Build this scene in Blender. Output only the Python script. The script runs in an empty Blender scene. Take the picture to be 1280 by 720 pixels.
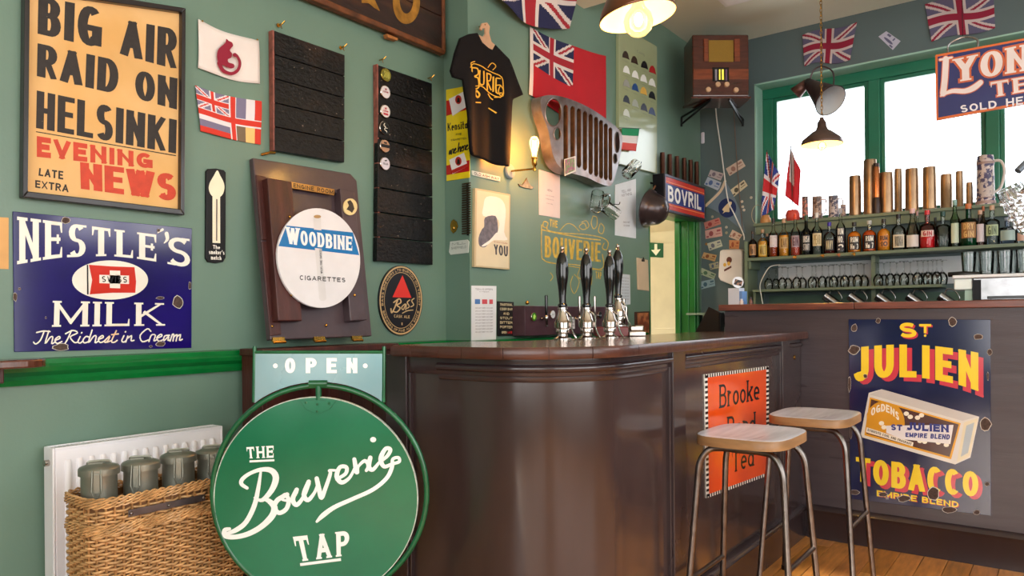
import bpy, math, random
from math import sin, cos, pi, radians
from mathutils import Vector, Matrix
from mathutils.geometry import delaunay_2d_cdt
SC = bpy.context.scene
COL = SC.collection
# ---------------------------------------------------------------- camera
FPX, YAW, ROLL, CYP, CAMH = 917.85, 0.64812, -0.008685, 396.42, 1.22
O = Vector((0, 0, CAMH))
FW = Vector((-sin(YAW), cos(YAW), 0))
RT = Vector((cos(YAW), sin(YAW), 0))
UPV = Vector((0, 0, 1))
R2 = RT*cos(ROLL) + UPV*sin(ROLL)
U2 = -RT*sin(ROLL) + UPV*cos(ROLL)
cd = bpy.data.cameras.new('camera')
cam = bpy.data.objects.new('camera', cd)
COL.objects.link(cam)
M = Matrix.Identity(4)
for i in range(3):
    M[i][0], M[i][1], M[i][2], M[i][3] = R2[i], U2[i], -FW[i], O[i]
cam.matrix_world = M
cd.sensor_width = 36
cd.lens = FPX/1280*36
cd.shift_y = (CYP-360)/1280
cd.clip_start = .02
SC.camera = cam
# ---------------------------------------------------------------- world, sun, daylight
world = bpy.data.worlds.new('sky'); SC.world = world; world.use_nodes = True
nt = world.node_tree; bgn = nt.nodes['Background']
tc = nt.nodes.new('ShaderNodeTexCoord'); gr = nt.nodes.new('ShaderNodeSeparateXYZ'); cr = nt.nodes.new('ShaderNodeValToRGB')
nt.links.new(tc.outputs['Generated'], gr.inputs[0]); nt.links.new(gr.outputs['Z'], cr.inputs[0]); nt.links.new(cr.outputs[0], bgn.inputs[0])
cr.color_ramp.elements[0].position = 0.0; cr.color_ramp.elements[0].color = (1, .98, .96, 1)
cr.color_ramp.elements[1].position = 1.0; cr.color_ramp.elements[1].color = (.88, .93, 1, 1)
bgn.inputs[1].default_value = 5.5
SUN_ON = True
sd = bpy.data.lights.new('sun', 'SUN'); sd.energy = 7.0; sd.angle = radians(.6); sd.color = (1, .93, .8)
so = bpy.data.objects.new('sun', sd); COL.objects.link(so)
SUN_DIR = Vector((-0.02, 1.0, -0.49))     # light travels this way, in through the big windows behind the viewer
so.rotation_euler = SUN_DIR.to_track_quat('-Z', 'Y').to_euler(); so.location = (0, -14, 8)
def portal(name, loc, direction, sx, sy):
    l = bpy.data.lights.new(name, 'AREA'); l.shape = 'RECTANGLE'; l.size = sx; l.size_y = sy; l.energy = 1
    l.cycles.is_portal = True
    o = bpy.data.objects.new(name, l); COL.objects.link(o); o.location = loc
    o.rotation_euler = Vector(direction).to_track_quat('-Z', 'Z' if abs(direction[2]) < .5 else 'Y').to_euler()
portal('window_daylight', (-.5, 6.52, 2.55), (0, -1, 0), 3.4, 1.9)
portal('window_daylight', (1.1, -3.05, 1.95), (0, 1, 0), 4.2, 2.9)
portal('window_daylight', (3.45, .6, 1.95), (-1, 0, 0), 5.0, 2.9)
portal('window_daylight', (3.45, 4.6, 2.75), (-1, 0, 0), 2.5, 1.3)  # portal of the added high window in the side wall
SC.view_settings.view_transform = 'Standard'
SC.view_settings.look = 'None'
SC.view_settings.gamma = 1
SC.view_settings.use_curve_mapping = False
SC.view_settings.exposure = 0.14
SC.cycles.use_denoising = True
SC.cycles.max_bounces = 14
SC.cycles.transparent_max_bounces = 24
SC.cycles.transmission_bounces = 14
SC.cycles.diffuse_bounces = 5
SC.cycles.caustics_reflective = False
SC.cycles.caustics_refractive = False
# ---------------------------------------------------------------- helpers
def hx(h):
    r = [int(h[i:i+2], 16)/255 for i in (0, 2, 4)]
    return tuple((c/12.92 if c <= .04045 else ((c+.055)/1.055)**2.4) for c in r) + (1,)
MATS = {}
def mat(name, col, rough=.5, metal=0, var=.08, scale=8, bump=0, bscale=60, coat=0, trans=0, ior=1.45, emit=0, emitcol=None,
        chips=None, chipamt=.12, chipscale=14, stretch=None, spec=.5, alpha=1, subsurface=0, col2=None, mixscale=3, mixlo=.45, mixhi=.6, rvar=0, sheen=0):
    if name in MATS: return MATS[name]
    m = bpy.data.materials.new(name); m.use_nodes = True; n = m.node_tree; L = n.links
    b = n.nodes['Principled BSDF']; c = hx(col) if isinstance(col, str) else col
    tcn = n.nodes.new('ShaderNodeTexCoord'); mp = n.nodes.new('ShaderNodeMapping'); L.new(tcn.outputs['Object'], mp.inputs[0])
    if stretch: mp.inputs['Scale'].default_value = stretch
    out = None
    if col2:
        ns = n.nodes.new('ShaderNodeTexNoise'); ns.inputs['Scale'].default_value = mixscale; ns.inputs['Detail'].default_value = 6; L.new(mp.outputs[0], ns.inputs[0])
        rp = n.nodes.new('ShaderNodeValToRGB'); rp.color_ramp.elements[0].position = mixlo; rp.color_ramp.elements[1].position = mixhi
        rp.color_ramp.elements[0].color = c; rp.color_ramp.elements[1].color = hx(col2); L.new(ns.outputs[0], rp.inputs[0]); out = rp.outputs[0]
    if var > 0:
        ns = n.nodes.new('ShaderNodeTexNoise'); ns.inputs['Scale'].default_value = scale; ns.inputs['Detail'].default_value = 5; L.new(mp.outputs[0], ns.inputs[0])
        mr = n.nodes.new('ShaderNodeMapRange'); mr.inputs['From Min'].default_value = .3; mr.inputs['From Max'].default_value = .7
        mr.inputs['To Min'].default_value = 1-var*1.5; mr.inputs['To Max'].default_value = 1+var; L.new(ns.outputs[0], mr.inputs[0])
        mx = n.nodes.new('ShaderNodeVectorMath'); mx.operation = 'SCALE'; L.new(mr.outputs[0], mx.inputs['Scale'])
        if out: L.new(out, mx.inputs[0])
        else: mx.inputs[0].default_value = c[:3]
        out = mx.outputs[0]
    if chips:
        ns = n.nodes.new('ShaderNodeTexNoise'); ns.inputs['Scale'].default_value = chipscale; ns.inputs['Detail'].default_value = 8; ns.inputs['Roughness'].default_value = .65
        L.new(mp.outputs[0], ns.inputs[0]); rp = n.nodes.new('ShaderNodeMapRange'); rp.inputs['From Min'].default_value = .72-chipamt; rp.inputs['From Max'].default_value = .735-chipamt
        L.new(ns.outputs[0], rp.inputs[0]); mx = n.nodes.new('ShaderNodeMix'); mx.data_type = 'RGBA'; L.new(rp.outputs[0], mx.inputs['Factor'])
        if out: L.new(out, mx.inputs['A'])
        else: mx.inputs['A'].default_value = c
        mx.inputs['B'].default_value = hx(chips); out = mx.outputs['Result']
    if out: L.new(out, b.inputs['Base Color'])
    else: b.inputs['Base Color'].default_value = c
    b.inputs['Roughness'].default_value = rough; b.inputs['Metallic'].default_value = metal; b.inputs['IOR'].default_value = ior
    b.inputs['Specular IOR Level'].default_value = spec
    b.inputs['Coat Weight'].default_value = coat; b.inputs['Coat Roughness'].default_value = .12; b.inputs['Transmission Weight'].default_value = trans
    b.inputs['Alpha'].default_value = alpha
    if sheen: b.inputs['Sheen Weight'].default_value = sheen
    if rvar:
        ns = n.nodes.new('ShaderNodeTexNoise'); ns.inputs['Scale'].default_value = 3.5; ns.inputs['Detail'].default_value = 7; L.new(mp.outputs[0], ns.inputs[0])
        mr = n.nodes.new('ShaderNodeMapRange'); mr.inputs['From Min'].default_value = .3; mr.inputs['From Max'].default_value = .7
        mr.inputs['To Min'].default_value = max(rough-rvar, .03); mr.inputs['To Max'].default_value = rough+rvar; L.new(ns.outputs[0], mr.inputs[0]); L.new(mr.outputs[0], b.inputs['Roughness'])
    if emit:
        b.inputs['Emission Color'].default_value = hx(emitcol or col); b.inputs['Emission Strength'].default_value = emit
    if bump:
        ns = n.nodes.new('ShaderNodeTexNoise'); ns.inputs['Scale'].default_value = bscale; ns.inputs['Detail'].default_value = 4; L.new(mp.outputs[0], ns.inputs[0])
        bp = n.nodes.new('ShaderNodeBump'); bp.inputs['Strength'].default_value = bump; bp.inputs['Distance'].default_value = .01; L.new(ns.outputs[0], bp.inputs['Height']); L.new(bp.outputs[0], b.inputs['Normal'])
    m.diffuse_color = c; MATS[name] = m
    return m
def thin(name, col, edge=.9, tint=.9, emit=0):
    """thin clear glass: lets light through, mirrors and darkens towards its edges"""
    if name in MATS: return MATS[name]
    m = bpy.data.materials.new(name); m.use_nodes = True; n = m.node_tree; L = n.links; n.nodes.remove(n.nodes['Principled BSDF'])
    out = n.nodes['Material Output']; c = hx(col)
    tr = n.nodes.new('ShaderNodeBsdfTransparent'); gl = n.nodes.new('ShaderNodeBsdfGlossy'); gl.inputs['Roughness'].default_value = .03
    lw = n.nodes.new('ShaderNodeLayerWeight'); lw.inputs[0].default_value = .35; rp = n.nodes.new('ShaderNodeValToRGB')
    rp.color_ramp.elements[0].color = c; rp.color_ramp.elements[1].color = (c[0]*edge*.55, c[1]*edge*.55, c[2]*edge*.55, 1); rp.color_ramp.elements[0].position = .35; rp.color_ramp.elements[1].position = .95
    L.new(lw.outputs['Facing'], rp.inputs[0]); L.new(rp.outputs[0], tr.inputs[0])
    fr = n.nodes.new('ShaderNodeFresnel'); fr.inputs[0].default_value = 1.45; mx = n.nodes.new('ShaderNodeMixShader')
    L.new(fr.outputs[0], mx.inputs[0]); L.new(tr.outputs[0], mx.inputs[1]); L.new(gl.outputs[0], mx.inputs[2])
    last = mx
    if emit:
        em = n.nodes.new('ShaderNodeEmission'); em.inputs[0].default_value = c; em.inputs[1].default_value = emit; ad = n.nodes.new('ShaderNodeAddShader')
        L.new(mx.outputs[0], ad.inputs[0]); L.new(em.outputs[0], ad.inputs[1]); last = ad
    L.new(last.outputs[0], out.inputs[0]); MATS[name] = m
    return m
def P(col, rough=.55, **k):            # plain printed or painted colour
    return mat('paint_%s_%s' % (col, rough), col, rough, **dict(dict(var=.04), **k))
def catmull(pts, n=6, closed=False):
    pts = [tuple(p) for p in pts]; k = len(pts); out = []
    if k < 3: return pts
    rng = range(k if closed else k-1)
    for i in rng:
        p0 = pts[(i-1) % k] if closed or i > 0 else pts[i]; p1 = pts[i]; p2 = pts[(i+1) % k]; p3 = pts[(i+2) % k] if closed or i+2 < k else p2
        for j in range(n):
            t = j/n
            out.append(tuple(.5*((2*b)+(c-a)*t+(2*a-5*b+4*c-d)*t*t+(3*b-a-3*c+d)*t**3) for a, b, c, d in zip(p0, p1, p2, p3)))
    if not closed: out.append(pts[-1])
    return out
def circ(cx, cy, rx, ry=None, n=40, a0=0, a1=360):
    ry = rx if ry is None else ry
    full = abs(a1-a0) >= 360
    return [(cx+rx*cos(radians(a0+(a1-a0)*i/(n if full else n-1))), cy+ry*sin(radians(a0+(a1-a0)*i/(n if full else n-1)))) for i in range(n)]
class MB:
    def __init__(s): s.v = []; s.f = []; s.mi = []
    def add(s, v, f, m=0):
        k = len(s.v); s.v += [tuple(p) for p in v]; s.f += [tuple(i+k for i in q) for q in f]; s.mi += [m]*len(f); return s
    def box(s, x0, x1, y0, y1, z0, z1, M=None, m=0):
        v = [Vector((x, y, z)) for z in (z0, z1) for y in (y0, y1) for x in (x0, x1)]
        if M: v = [M @ p for p in v]
        return s.add(v, [(0, 2, 3, 1), (4, 5, 7, 6), (0, 1, 5, 4), (1, 3, 7, 5), (3, 2, 6, 7), (2, 0, 4, 6)], m)
    def prism(s, pts, y0, y1, M=None, m=0):      # pts in xz, counter-clockwise seen from the front (-y); y0 front, y1 back
        a = sum(pts[i][0]*pts[(i+1) % len(pts)][1]-pts[(i+1) % len(pts)][0]*pts[i][1] for i in range(len(pts)))
        if a < 0: pts = pts[::-1]
        n = len(pts); v = [Vector((p[0], y0, p[1])) for p in pts] + [Vector((p[0], y1, p[1])) for p in pts]
        if M: v = [M @ p for p in v]
        f = [tuple(range(n)), tuple(range(2*n-1, n-1, -1))] + [(i+n, (i+1) % n+n, (i+1) % n, i) for i in range(n)]
        return s.add(v, f, m)
    def zprism(s, pts, z0, z1, m=0):             # pts in xy
        a = sum(pts[i][0]*pts[(i+1) % len(pts)][1]-pts[(i+1) % len(pts)][0]*pts[i][1] for i in range(len(pts)))
        if a < 0: pts = pts[::-1]
        n = len(pts); v = [(p[0], p[1], z1) for p in pts] + [(p[0], p[1], z0) for p in pts]
        return s.add(v, [tuple(range(n)), tuple(range(2*n-1, n-1, -1))] + [(i+n, (i+1) % n+n, (i+1) % n, i) for i in range(n)], m)
    def flat(s, pts, y, m=0):
        a = sum(pts[i][0]*pts[(i+1) % len(pts)][1]-pts[(i+1) % len(pts)][0]*pts[i][1] for i in range(len(pts)))
        if a < 0: pts = pts[::-1]
        return s.add([(p[0], y, p[1]) for p in pts], [tuple(range(len(pts)))], m)
    def ring(s, outer, inner, y0, y1, m=0):      # frame between two outlines with equal counts
        n = len(outer)
        v = [(p[0], y0, p[1]) for p in outer]+[(p[0], y0, p[1]) for p in inner]+[(p[0], y1, p[1]) for p in outer]+[(p[0], y1, p[1]) for p in inner]
        f = []
        for i in range(n):
            j = (i+1) % n
            f += [(i, j, n+j, n+i), (2*n+i, 3*n+i, 3*n+j, 2*n+j), (i, 2*n+i, 2*n+j, j), (n+i, n+j, 3*n+j, 3*n+i)]
        return s.add(v, f, m)
    def tube(s, path, r, n=8, closed=False, m=0):
        path = [Vector(p) for p in path]; k = len(path); up = None; V = []
        for i, p in enumerate(path):
            a = path[(i-1) % k] if closed or i > 0 else p; b = path[(i+1) % k] if closed or i < k-1 else p
            t = (b-a).normalized()
            if up is None: up = Vector((0, 0, 1)) if abs(t.z) < .9 else Vector((1, 0, 0))
            x = t.cross(up)
            x = x.normalized() if x.length > 1e-6 else Vector((1, 0, 0)); up = x.cross(t).normalized()
            rr = r[i] if isinstance(r, (list, tuple)) else r
            V += [p+x*rr*cos(2*pi*j/n)+up*rr*sin(2*pi*j/n) for j in range(n)]
        f = []
        for i in range(k if closed else k-1):
            for j in range(n):
                a, b = i*n+j, i*n+(j+1) % n; c, d = ((i+1) % k)*n+(j+1) % n, ((i+1) % k)*n+j
                f.append((a, b, c, d))
        if not closed: f += [tuple(range(n-1, -1, -1)), tuple(range((k-1)*n, k*n))]
        return s.add(V, f, m)
    def lathe(s, prof, n=20, c=(0, 0, 0), M=None, m=0, sx=1, sy=1):   # prof = [(r, z)...]
        V = []; f = []
        for (r, z) in prof: V += [Vector((sx*r*cos(2*pi*j/n), sy*r*sin(2*pi*j/n), z)) for j in range(n)]
        for i in range(len(prof)-1):
            for j in range(n): f.append((i*n+j, i*n+(j+1) % n, (i+1)*n+(j+1) % n, (i+1)*n+j))
        if prof[0][0] > 1e-4: f.append(tuple(range(n-1, -1, -1)))
        if prof[-1][0] > 1e-4: f.append(tuple(range((len(prof)-1)*n, len(prof)*n)))
        M2 = Matrix.Translation(c) @ (M if M else Matrix.Identity(4))
        return s.add([M2 @ p for p in V], f, m)
    def open_lathe(s, prof, n=20, c=(0, 0, 0), M=None, m=0):
        V = []; f = []
        for (r, z) in prof: V += [Vector((r*cos(2*pi*j/n), r*sin(2*pi*j/n), z)) for j in range(n)]
        for i in range(len(prof)-1):
            for j in range(n): f.append((i*n+j, i*n+(j+1) % n, (i+1)*n+(j+1) % n, (i+1)*n+j))
        M2 = Matrix.Translation(c) @ (M if M else Matrix.Identity(4))
        return s.add([M2 @ p for p in V], f, m)
    def sphere(s, c, r, n=12, k=8, sx=1, sy=1, sz=1, m=0):
        prof = [(r*sin(pi*i/k) if 0 < i < k else 1e-5, -r*cos(pi*i/k)*sz) for i in range(k+1)]
        return s.lathe(prof, n, c, m=m, sx=sx, sy=sy)
    def union(s, polys, y, m=0):                 # overlapping flat outlines, each a hair in front of the last
        for p in polys:
            a = sum(p[i][0]*p[(i+1) % len(p)][1]-p[(i+1) % len(p)][0]*p[i][1] for i in range(len(p)))
            if abs(a) < 1e-11: continue
            s.hair = getattr(s, 'hair', 0)+1
            s.flat(p, y-3e-6*(s.hair % 160), m)
        return s
    def ribbon(s, pts, w, y, m=0, cap=0):          # flat stroke in xz; w = number or list of widths
        n = len(pts); V = []
        for i, p in enumerate(pts):
            a = pts[max(i-1, 0)]; b = pts[min(i+1, n-1)]; dx, dz = b[0]-a[0], b[1]-a[1]; l = math.hypot(dx, dz) or 1
            hw = (w[i] if isinstance(w, (list, tuple)) else w)/2; nx, nz = -dz/l*hw, dx/l*hw
            V += [(p[0]-nx, y, p[1]-nz), (p[0]+nx, y, p[1]+nz)]
        return s.add(V, [(2*i, 2*i+2, 2*i+3, 2*i+1) for i in range(n-1)], m)
    def obj(s, name, mt, parent=None, smooth=False, bevel=0, loc=None, rz=None, ang=40, seg=2):
        me = bpy.data.meshes.new(name); me.from_pydata(s.v, [], s.f)
        mts = mt if isinstance(mt, (list, tuple)) else [mt]
        for q in mts: me.materials.append(q)
        if len(mts) > 1: me.polygons.foreach_set('material_index', s.mi)
        if smooth:
            me.shade_smooth(); me.set_sharp_from_angle(angle=radians(ang))
        me.update(); o = bpy.data.objects.new(name, me); COL.objects.link(o)
        if parent: o.parent = parent
        if loc is not None: o.location = loc
        if rz is not None: o.rotation_euler = (0, 0, rz)
        if bevel:
            bm = o.modifiers.new('bevel', 'BEVEL'); bm.width = bevel; bm.segments = seg; bm.limit_method = 'ANGLE'; bm.angle_limit = radians(40)
        return o
def pieces(mb, name, mt, parent, **k):
    """every separate piece of the mesh becomes an object of its own"""
    up = list(range(len(mb.v)))
    def find(a):
        while up[a] != a: up[a] = up[up[a]]; a = up[a]
        return a
    for f in mb.f:
        for j in f[1:]: up[find(f[0])] = find(j)
    g = {}
    for f in mb.f: g.setdefault(find(f[0]), []).append(f)
    for fs in g.values():
        ids = sorted({i for f in fs for i in f}); mp = {i: j for j, i in enumerate(ids)}
        q = MB(); q.add([mb.v[i] for i in ids], [tuple(mp[i] for i in f) for f in fs]); q.obj(name, mt, parent, **k)
def tag(o, label=None, cat=None, group=None, kind=None):
    if label: o['label'] = label
    if cat: o['category'] = cat
    if group: o['group'] = group
    if kind: o['kind'] = kind
    return o
def thing(name, label, cat, loc=(0, 0, 0), rz=0, group=None):
    o = bpy.data.objects.new(name, None); COL.objects.link(o); o.empty_display_size = .05
    o.location = loc; o.rotation_euler = (0, 0, rz)
    return tag(o, label, cat, group)
def struct(mb, name, m, parent=None, **k):
    return tag(mb.obj(name, m, parent, **k), kind='structure') if not parent else mb.obj(name, m, parent, **k)
def copy_tree(o, parent=None):
    kids = list(KIDS.get(o.name, [])) if False else [c for c in o.children]
    c = o.copy(); COL.objects.link(c)
    if parent: c.parent = parent; c.matrix_parent_inverse = o.matrix_parent_inverse.copy()
    for k in kids: copy_tree(k, c)
    return c
def ray(px, py): return FW + R2*((px-640)/FPX) + U2*((CYP-py)/FPX)
class Pl:                                        # a vertical plane of the room; front normal = Rz(rz)(0,-1,0)
    def __init__(s, rz, p): s.rz = rz; s.p = Vector(p); s.n = Vector((sin(rz), -cos(rz), 0)); s.ex = Vector((cos(rz), sin(rz), 0))
    def w(s, px, py, d=0):
        r = ray(px, py); t = ((s.p+s.n*d-O) @ s.n)/(r @ s.n); return O+r*t
class Surf:                                      # a thing on a plane: root Empty on the wall + local coordinates of its front face
    def __init__(s, pl, px, py, t, name, label, cat, group=None, root=True):
        s.pl = pl; s.t = t; w = pl.w(px, py, t); s.o = w - pl.n*t
        s.root = thing(name, label, cat, s.o, pl.rz, group) if root else None
    def p(s, px, py, d=None):
        w = s.pl.w(px, py, s.t if d is None else d)-s.o; return (w @ s.pl.ex, w.z)
    def ps(s, L, d=None): return [s.p(x, y, d) for x, y in L]
    def px(s, d=None): return lambda x, y: s.p(x, y, d)
    def brush(s, mb, pts, w, y, d=None, smooth=5, m=0):     # pixel stroke, constant or varying pixel width
        n0 = len(pts)
        W = w if isinstance(w, (list, tuple)) else [w]*n0
        q = catmull([(a, b, c) for (a, b), c in zip(pts, W)], smooth) if smooth and n0 > 2 else [(a, b, c) for (a, b), c in zip(pts, W)]
        n = len(q); V = []
        for i in range(n):
            a = q[max(i-1, 0)]; b = q[min(i+1, n-1)]; dx, dy = b[0]-a[0], b[1]-a[1]; l = math.hypot(dx, dy) or 1; hw = q[i][2]/2
            V.append([s.p(q[i][0]+sg*dy/l*hw, q[i][1]-sg*dx/l*hw, d) for sg in (-1, 1)])
        polys = [[V[i][0], V[i][1], V[i+1][1], V[i+1][0]] for i in range(n-1)]
        for e in (range(n) if W[0] > 3 else (0, n-1)):
            polys.append([s.p(q[e][0]+q[e][2]/2*cos(2*pi*k/10), q[e][1]+q[e][2]/2*sin(2*pi*k/10), d) for k in range(10)])
        return mb.union(polys, y, m)
def quadpx(S, tl, tr, br, bl, d=None):
    def fn(u, v):
        x = (tl[0]*(1-u)+tr[0]*u)*v+(bl[0]*(1-u)+br[0]*u)*(1-v); y = (tl[1]*(1-u)+tr[1]*u)*v+(bl[1]*(1-u)+br[1]*u)*(1-v)
        return S.p(x, y, d)
    return fn
# ---------------------------------------------------------------- stroke lettering
def arc(cx, cy, rx, ry, a0, a1, n=9): return [(cx+rx*cos(radians(a0+(a1-a0)*i/(n-1))), cy+ry*sin(radians(a0+(a1-a0)*i/(n-1)))) for i in range(n)]
G = {
 'A': (.95, [[(0, 0), (.5, 1)], [(.5, 1), (1, 0)], [(.2, .3), (.8, .3)]]),
 'B': (.8, [[(0, 0), (0, 1)], [(0, 1), (.5, 1)]+arc(.5, .77, .42, .23, 80, -80)+[(.5, .54), (0, .54)], [(0, .54), (.55, .54)]+arc(.55, .27, .45, .27, 80, -80)+[(.55, 0), (0, 0)]]),
 'C': (.85, [arc(.5, .5, .5, .5, 48, 312, 17)]),
 'D': (.85, [[(0, 0), (0, 1)], [(0, 1), (.4, 1)]+arc(.4, .5, .6, .5, 85, -85, 13)+[(.4, 0), (0, 0)]]),
 'E': (.72, [[(0, 0), (0, 1)], [(0, 1), (1, 1)], [(0, .52), (.85, .52)], [(0, 0), (1, 0)]]),
 'F': (.7, [[(0, 0), (0, 1)], [(0, 1), (1, 1)], [(0, .5), (.85, .5)]]),
 'G': (.9, [arc(.5, .5, .5, .5, 48, 330, 17)+[(.98, .12)], [(.98, .05), (.98, .45)], [(.98, .45), (.6, .45)]]),
 'H': (.85, [[(0, 0), (0, 1)], [(1, 0), (1, 1)], [(0, .5), (1, .5)]]),
 'I': (.0, [[(0, 0), (0, 1)]]),
 'J': (.6, [[(1, 1), (1, .3)]+arc(.55, .3, .45, .3, 0, -165, 9)]),
 'K': (.85, [[(0, 0), (0, 1)], [(.95, 1), (.05, .38)], [(.3, .58), (1, 0)]]),
 'L': (.68, [[(0, 0), (0, 1)], [(0, 0), (1, 0)]]),
 'M': (1.1, [[(0, 0), (0, 1)], [(1, 0), (1, 1)], [(0, 1), (.5, .15)], [(.5, .15), (1, 1)]]),
 'N': (.88, [[(0, 0), (0, 1)], [(1, 0), (1, 1)], [(0, 1), (1, 0)]]),
 'O': (.9, [arc(.5, .5, .5, .5, 90, 450, 25)]),
 'P': (.75, [[(0, 0), (0, 1)], [(0, 1), (.5, 1)]+arc(.5, .74, .46, .26, 80, -80)+[(.5, .48), (0, .48)]]),
 'Q': (.9, [arc(.5, .5, .5, .5, 90, 450, 25), [(.6, .25), (1, -.05)]]),
 'R': (.8, [[(0, 0), (0, 1)], [(0, 1), (.5, 1)]+arc(.5, .74, .46, .26, 80, -80)+[(.5, .48), (0, .48)], [(.5, .48), (1, 0)]]),
 'S': (.75, [arc(.5, .755, .45, .245, 35, 255, 12)+arc(.5, .255, .48, .255, 75, -150, 13)]),
 'T': (.8, [[(.5, 0), (.5, 1)], [(0, 1), (1, 1)]]),
 'U': (.85, [[(0, 1), (0, .38)]+arc(.5, .38, .5, .38, 190, 350, 11)+[(1, .38), (1, 1)]]),
 'V': (.9, [[(0, 1), (.5, 0)], [(.5, 0), (1, 1)]]),
 'W': (1.3, [[(0, 1), (.26, 0)], [(.26, 0), (.5, .95)], [(.5, .95), (.74, 0)], [(.74, 0), (1, 1)]]),
 'X': (.85, [[(0, 0), (1, 1)], [(0, 1), (1, 0)]]),
 'Y': (.85, [[(0, 1), (.5, .48)], [(1, 1), (.5, .48)], [(.5, .5), (.5, 0)]]),
 'Z': (.8, [[(0, 1), (1, 1)], [(1, 1), (0, 0)], [(0, 0), (1, 0)]]),
 '0': (.7, [arc(.5, .5, .5, .5, 90, 450, 25)]),
 '1': (.25, [[(1, 0), (1, 1)], [(1, 1), (0, .8)]]),
 '2': (.7, [arc(.5, .72, .5, .28, 165, -25, 11)+[(.1, .12), (0, 0)], [(0, 0), (1, 0)]]),
 '3': (.65, [arc(.45, .76, .48, .24, 150, -75, 11), arc(.45, .27, .55, .27, 80, -150, 13)]),
 '4': (.75, [[(.75, 0), (.75, 1)], [(.75, 1), (0, .3)], [(0, .3), (1, .3)]]),
 '5': (.7, [[(.9, 1), (.1, 1)], [(.1, 1), (.05, .55)]]),
 '7': (.7, [[(0, 1), (1, 1)], [(1, 1), (.35, 0)]]),
 '8': (.7, [arc(.5, .75, .42, .25, 90, 450, 17), arc(.5, .26, .5, .26, 90, 450, 17)]),
 '.': (.0, [[(0, 0), (0, .04)]]), "'": (.05, [[(.5, 1), (.2, .78)]]), '-': (.35, [[(0, .45), (1, .45)]]), '"': (.2, [[(0, 1), (0, .82)], [(1, 1), (1, .82)]]),
 'a': (.6, [arc(.5, .3, .5, .3, 30, 390, 15), [(1, 0), (1, .62)]]),
 'b': (.62, [arc(.5, .3, .5, .3, 30, 390, 15), [(0, 0), (0, 1)]]),
 'd': (.62, [arc(.5, .3, .5, .3, 30, 390, 15), [(1, 0), (1, 1)]]),
 'e': (.6, [[(.03, .31), (.97, .31)], arc(.5, .3, .5, .3, 0, 310, 15)]),
 'i': (.0, [[(0, 0), (0, .6)], [(0, .84), (0, .92)]]),
 'h': (.55, [[(0, 0), (0, 1)], [(0, .35)]+arc(.5, .35, .5, .27, 170, 10, 9)+[(1, .35), (1, 0)]]),
 'k': (.6, [[(0, 0), (0, 1)], [(.95, .62), (.05, .22)], [(.35, .38), (1, 0)]]),
 'l': (.0, [[(0, 0), (0, 1)]]),
 'm': (.95, [[(0, 0), (0, .62)], arc(.25, .35, .25, .27, 175, 5, 9)+[(.5, 0)], arc(.75, .35, .25, .27, 175, 5, 9)+[(1, 0)]]),
 'n': (.55, [[(0, 0), (0, .62)], [(0, .35)]+arc(.5, .35, .5, .27, 170, 10, 9)+[(1, .35), (1, 0)]]),
 'o': (.62, [arc(.5, .3, .5, .3, 90, 450, 19)]),
 'r': (.38, [[(0, 0), (0, .62)], [(0, .36)]+arc(.6, .34, .6, .27, 165, 60, 7)]),
 's': (.5, [arc(.5, .46, .45, .15, 35, 255, 9)+arc(.5, .155, .48, .155, 75, -150, 10)]),
 't': (.35, [[(.4, .95), (.4, .15), (.75, 0), (1, 0)], [(0, .62), (1, .62)]]),
 'c': (.55, [arc(.5, .3, .5, .3, 45, 315, 13)]), 'u': (.55, [[(0, .62), (0, .2)]+arc(.5, .22, .5, .22, 190, 350, 9), [(1, .62), (1, 0)]]),
 'y': (.55, [[(0, .62), (.5, 0)], [(1, .62), (.35, -.25)]]), 'v': (.6, [[(0, .62), (.5, 0)], [(.5, 0), (1, .62)]]),
}
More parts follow.
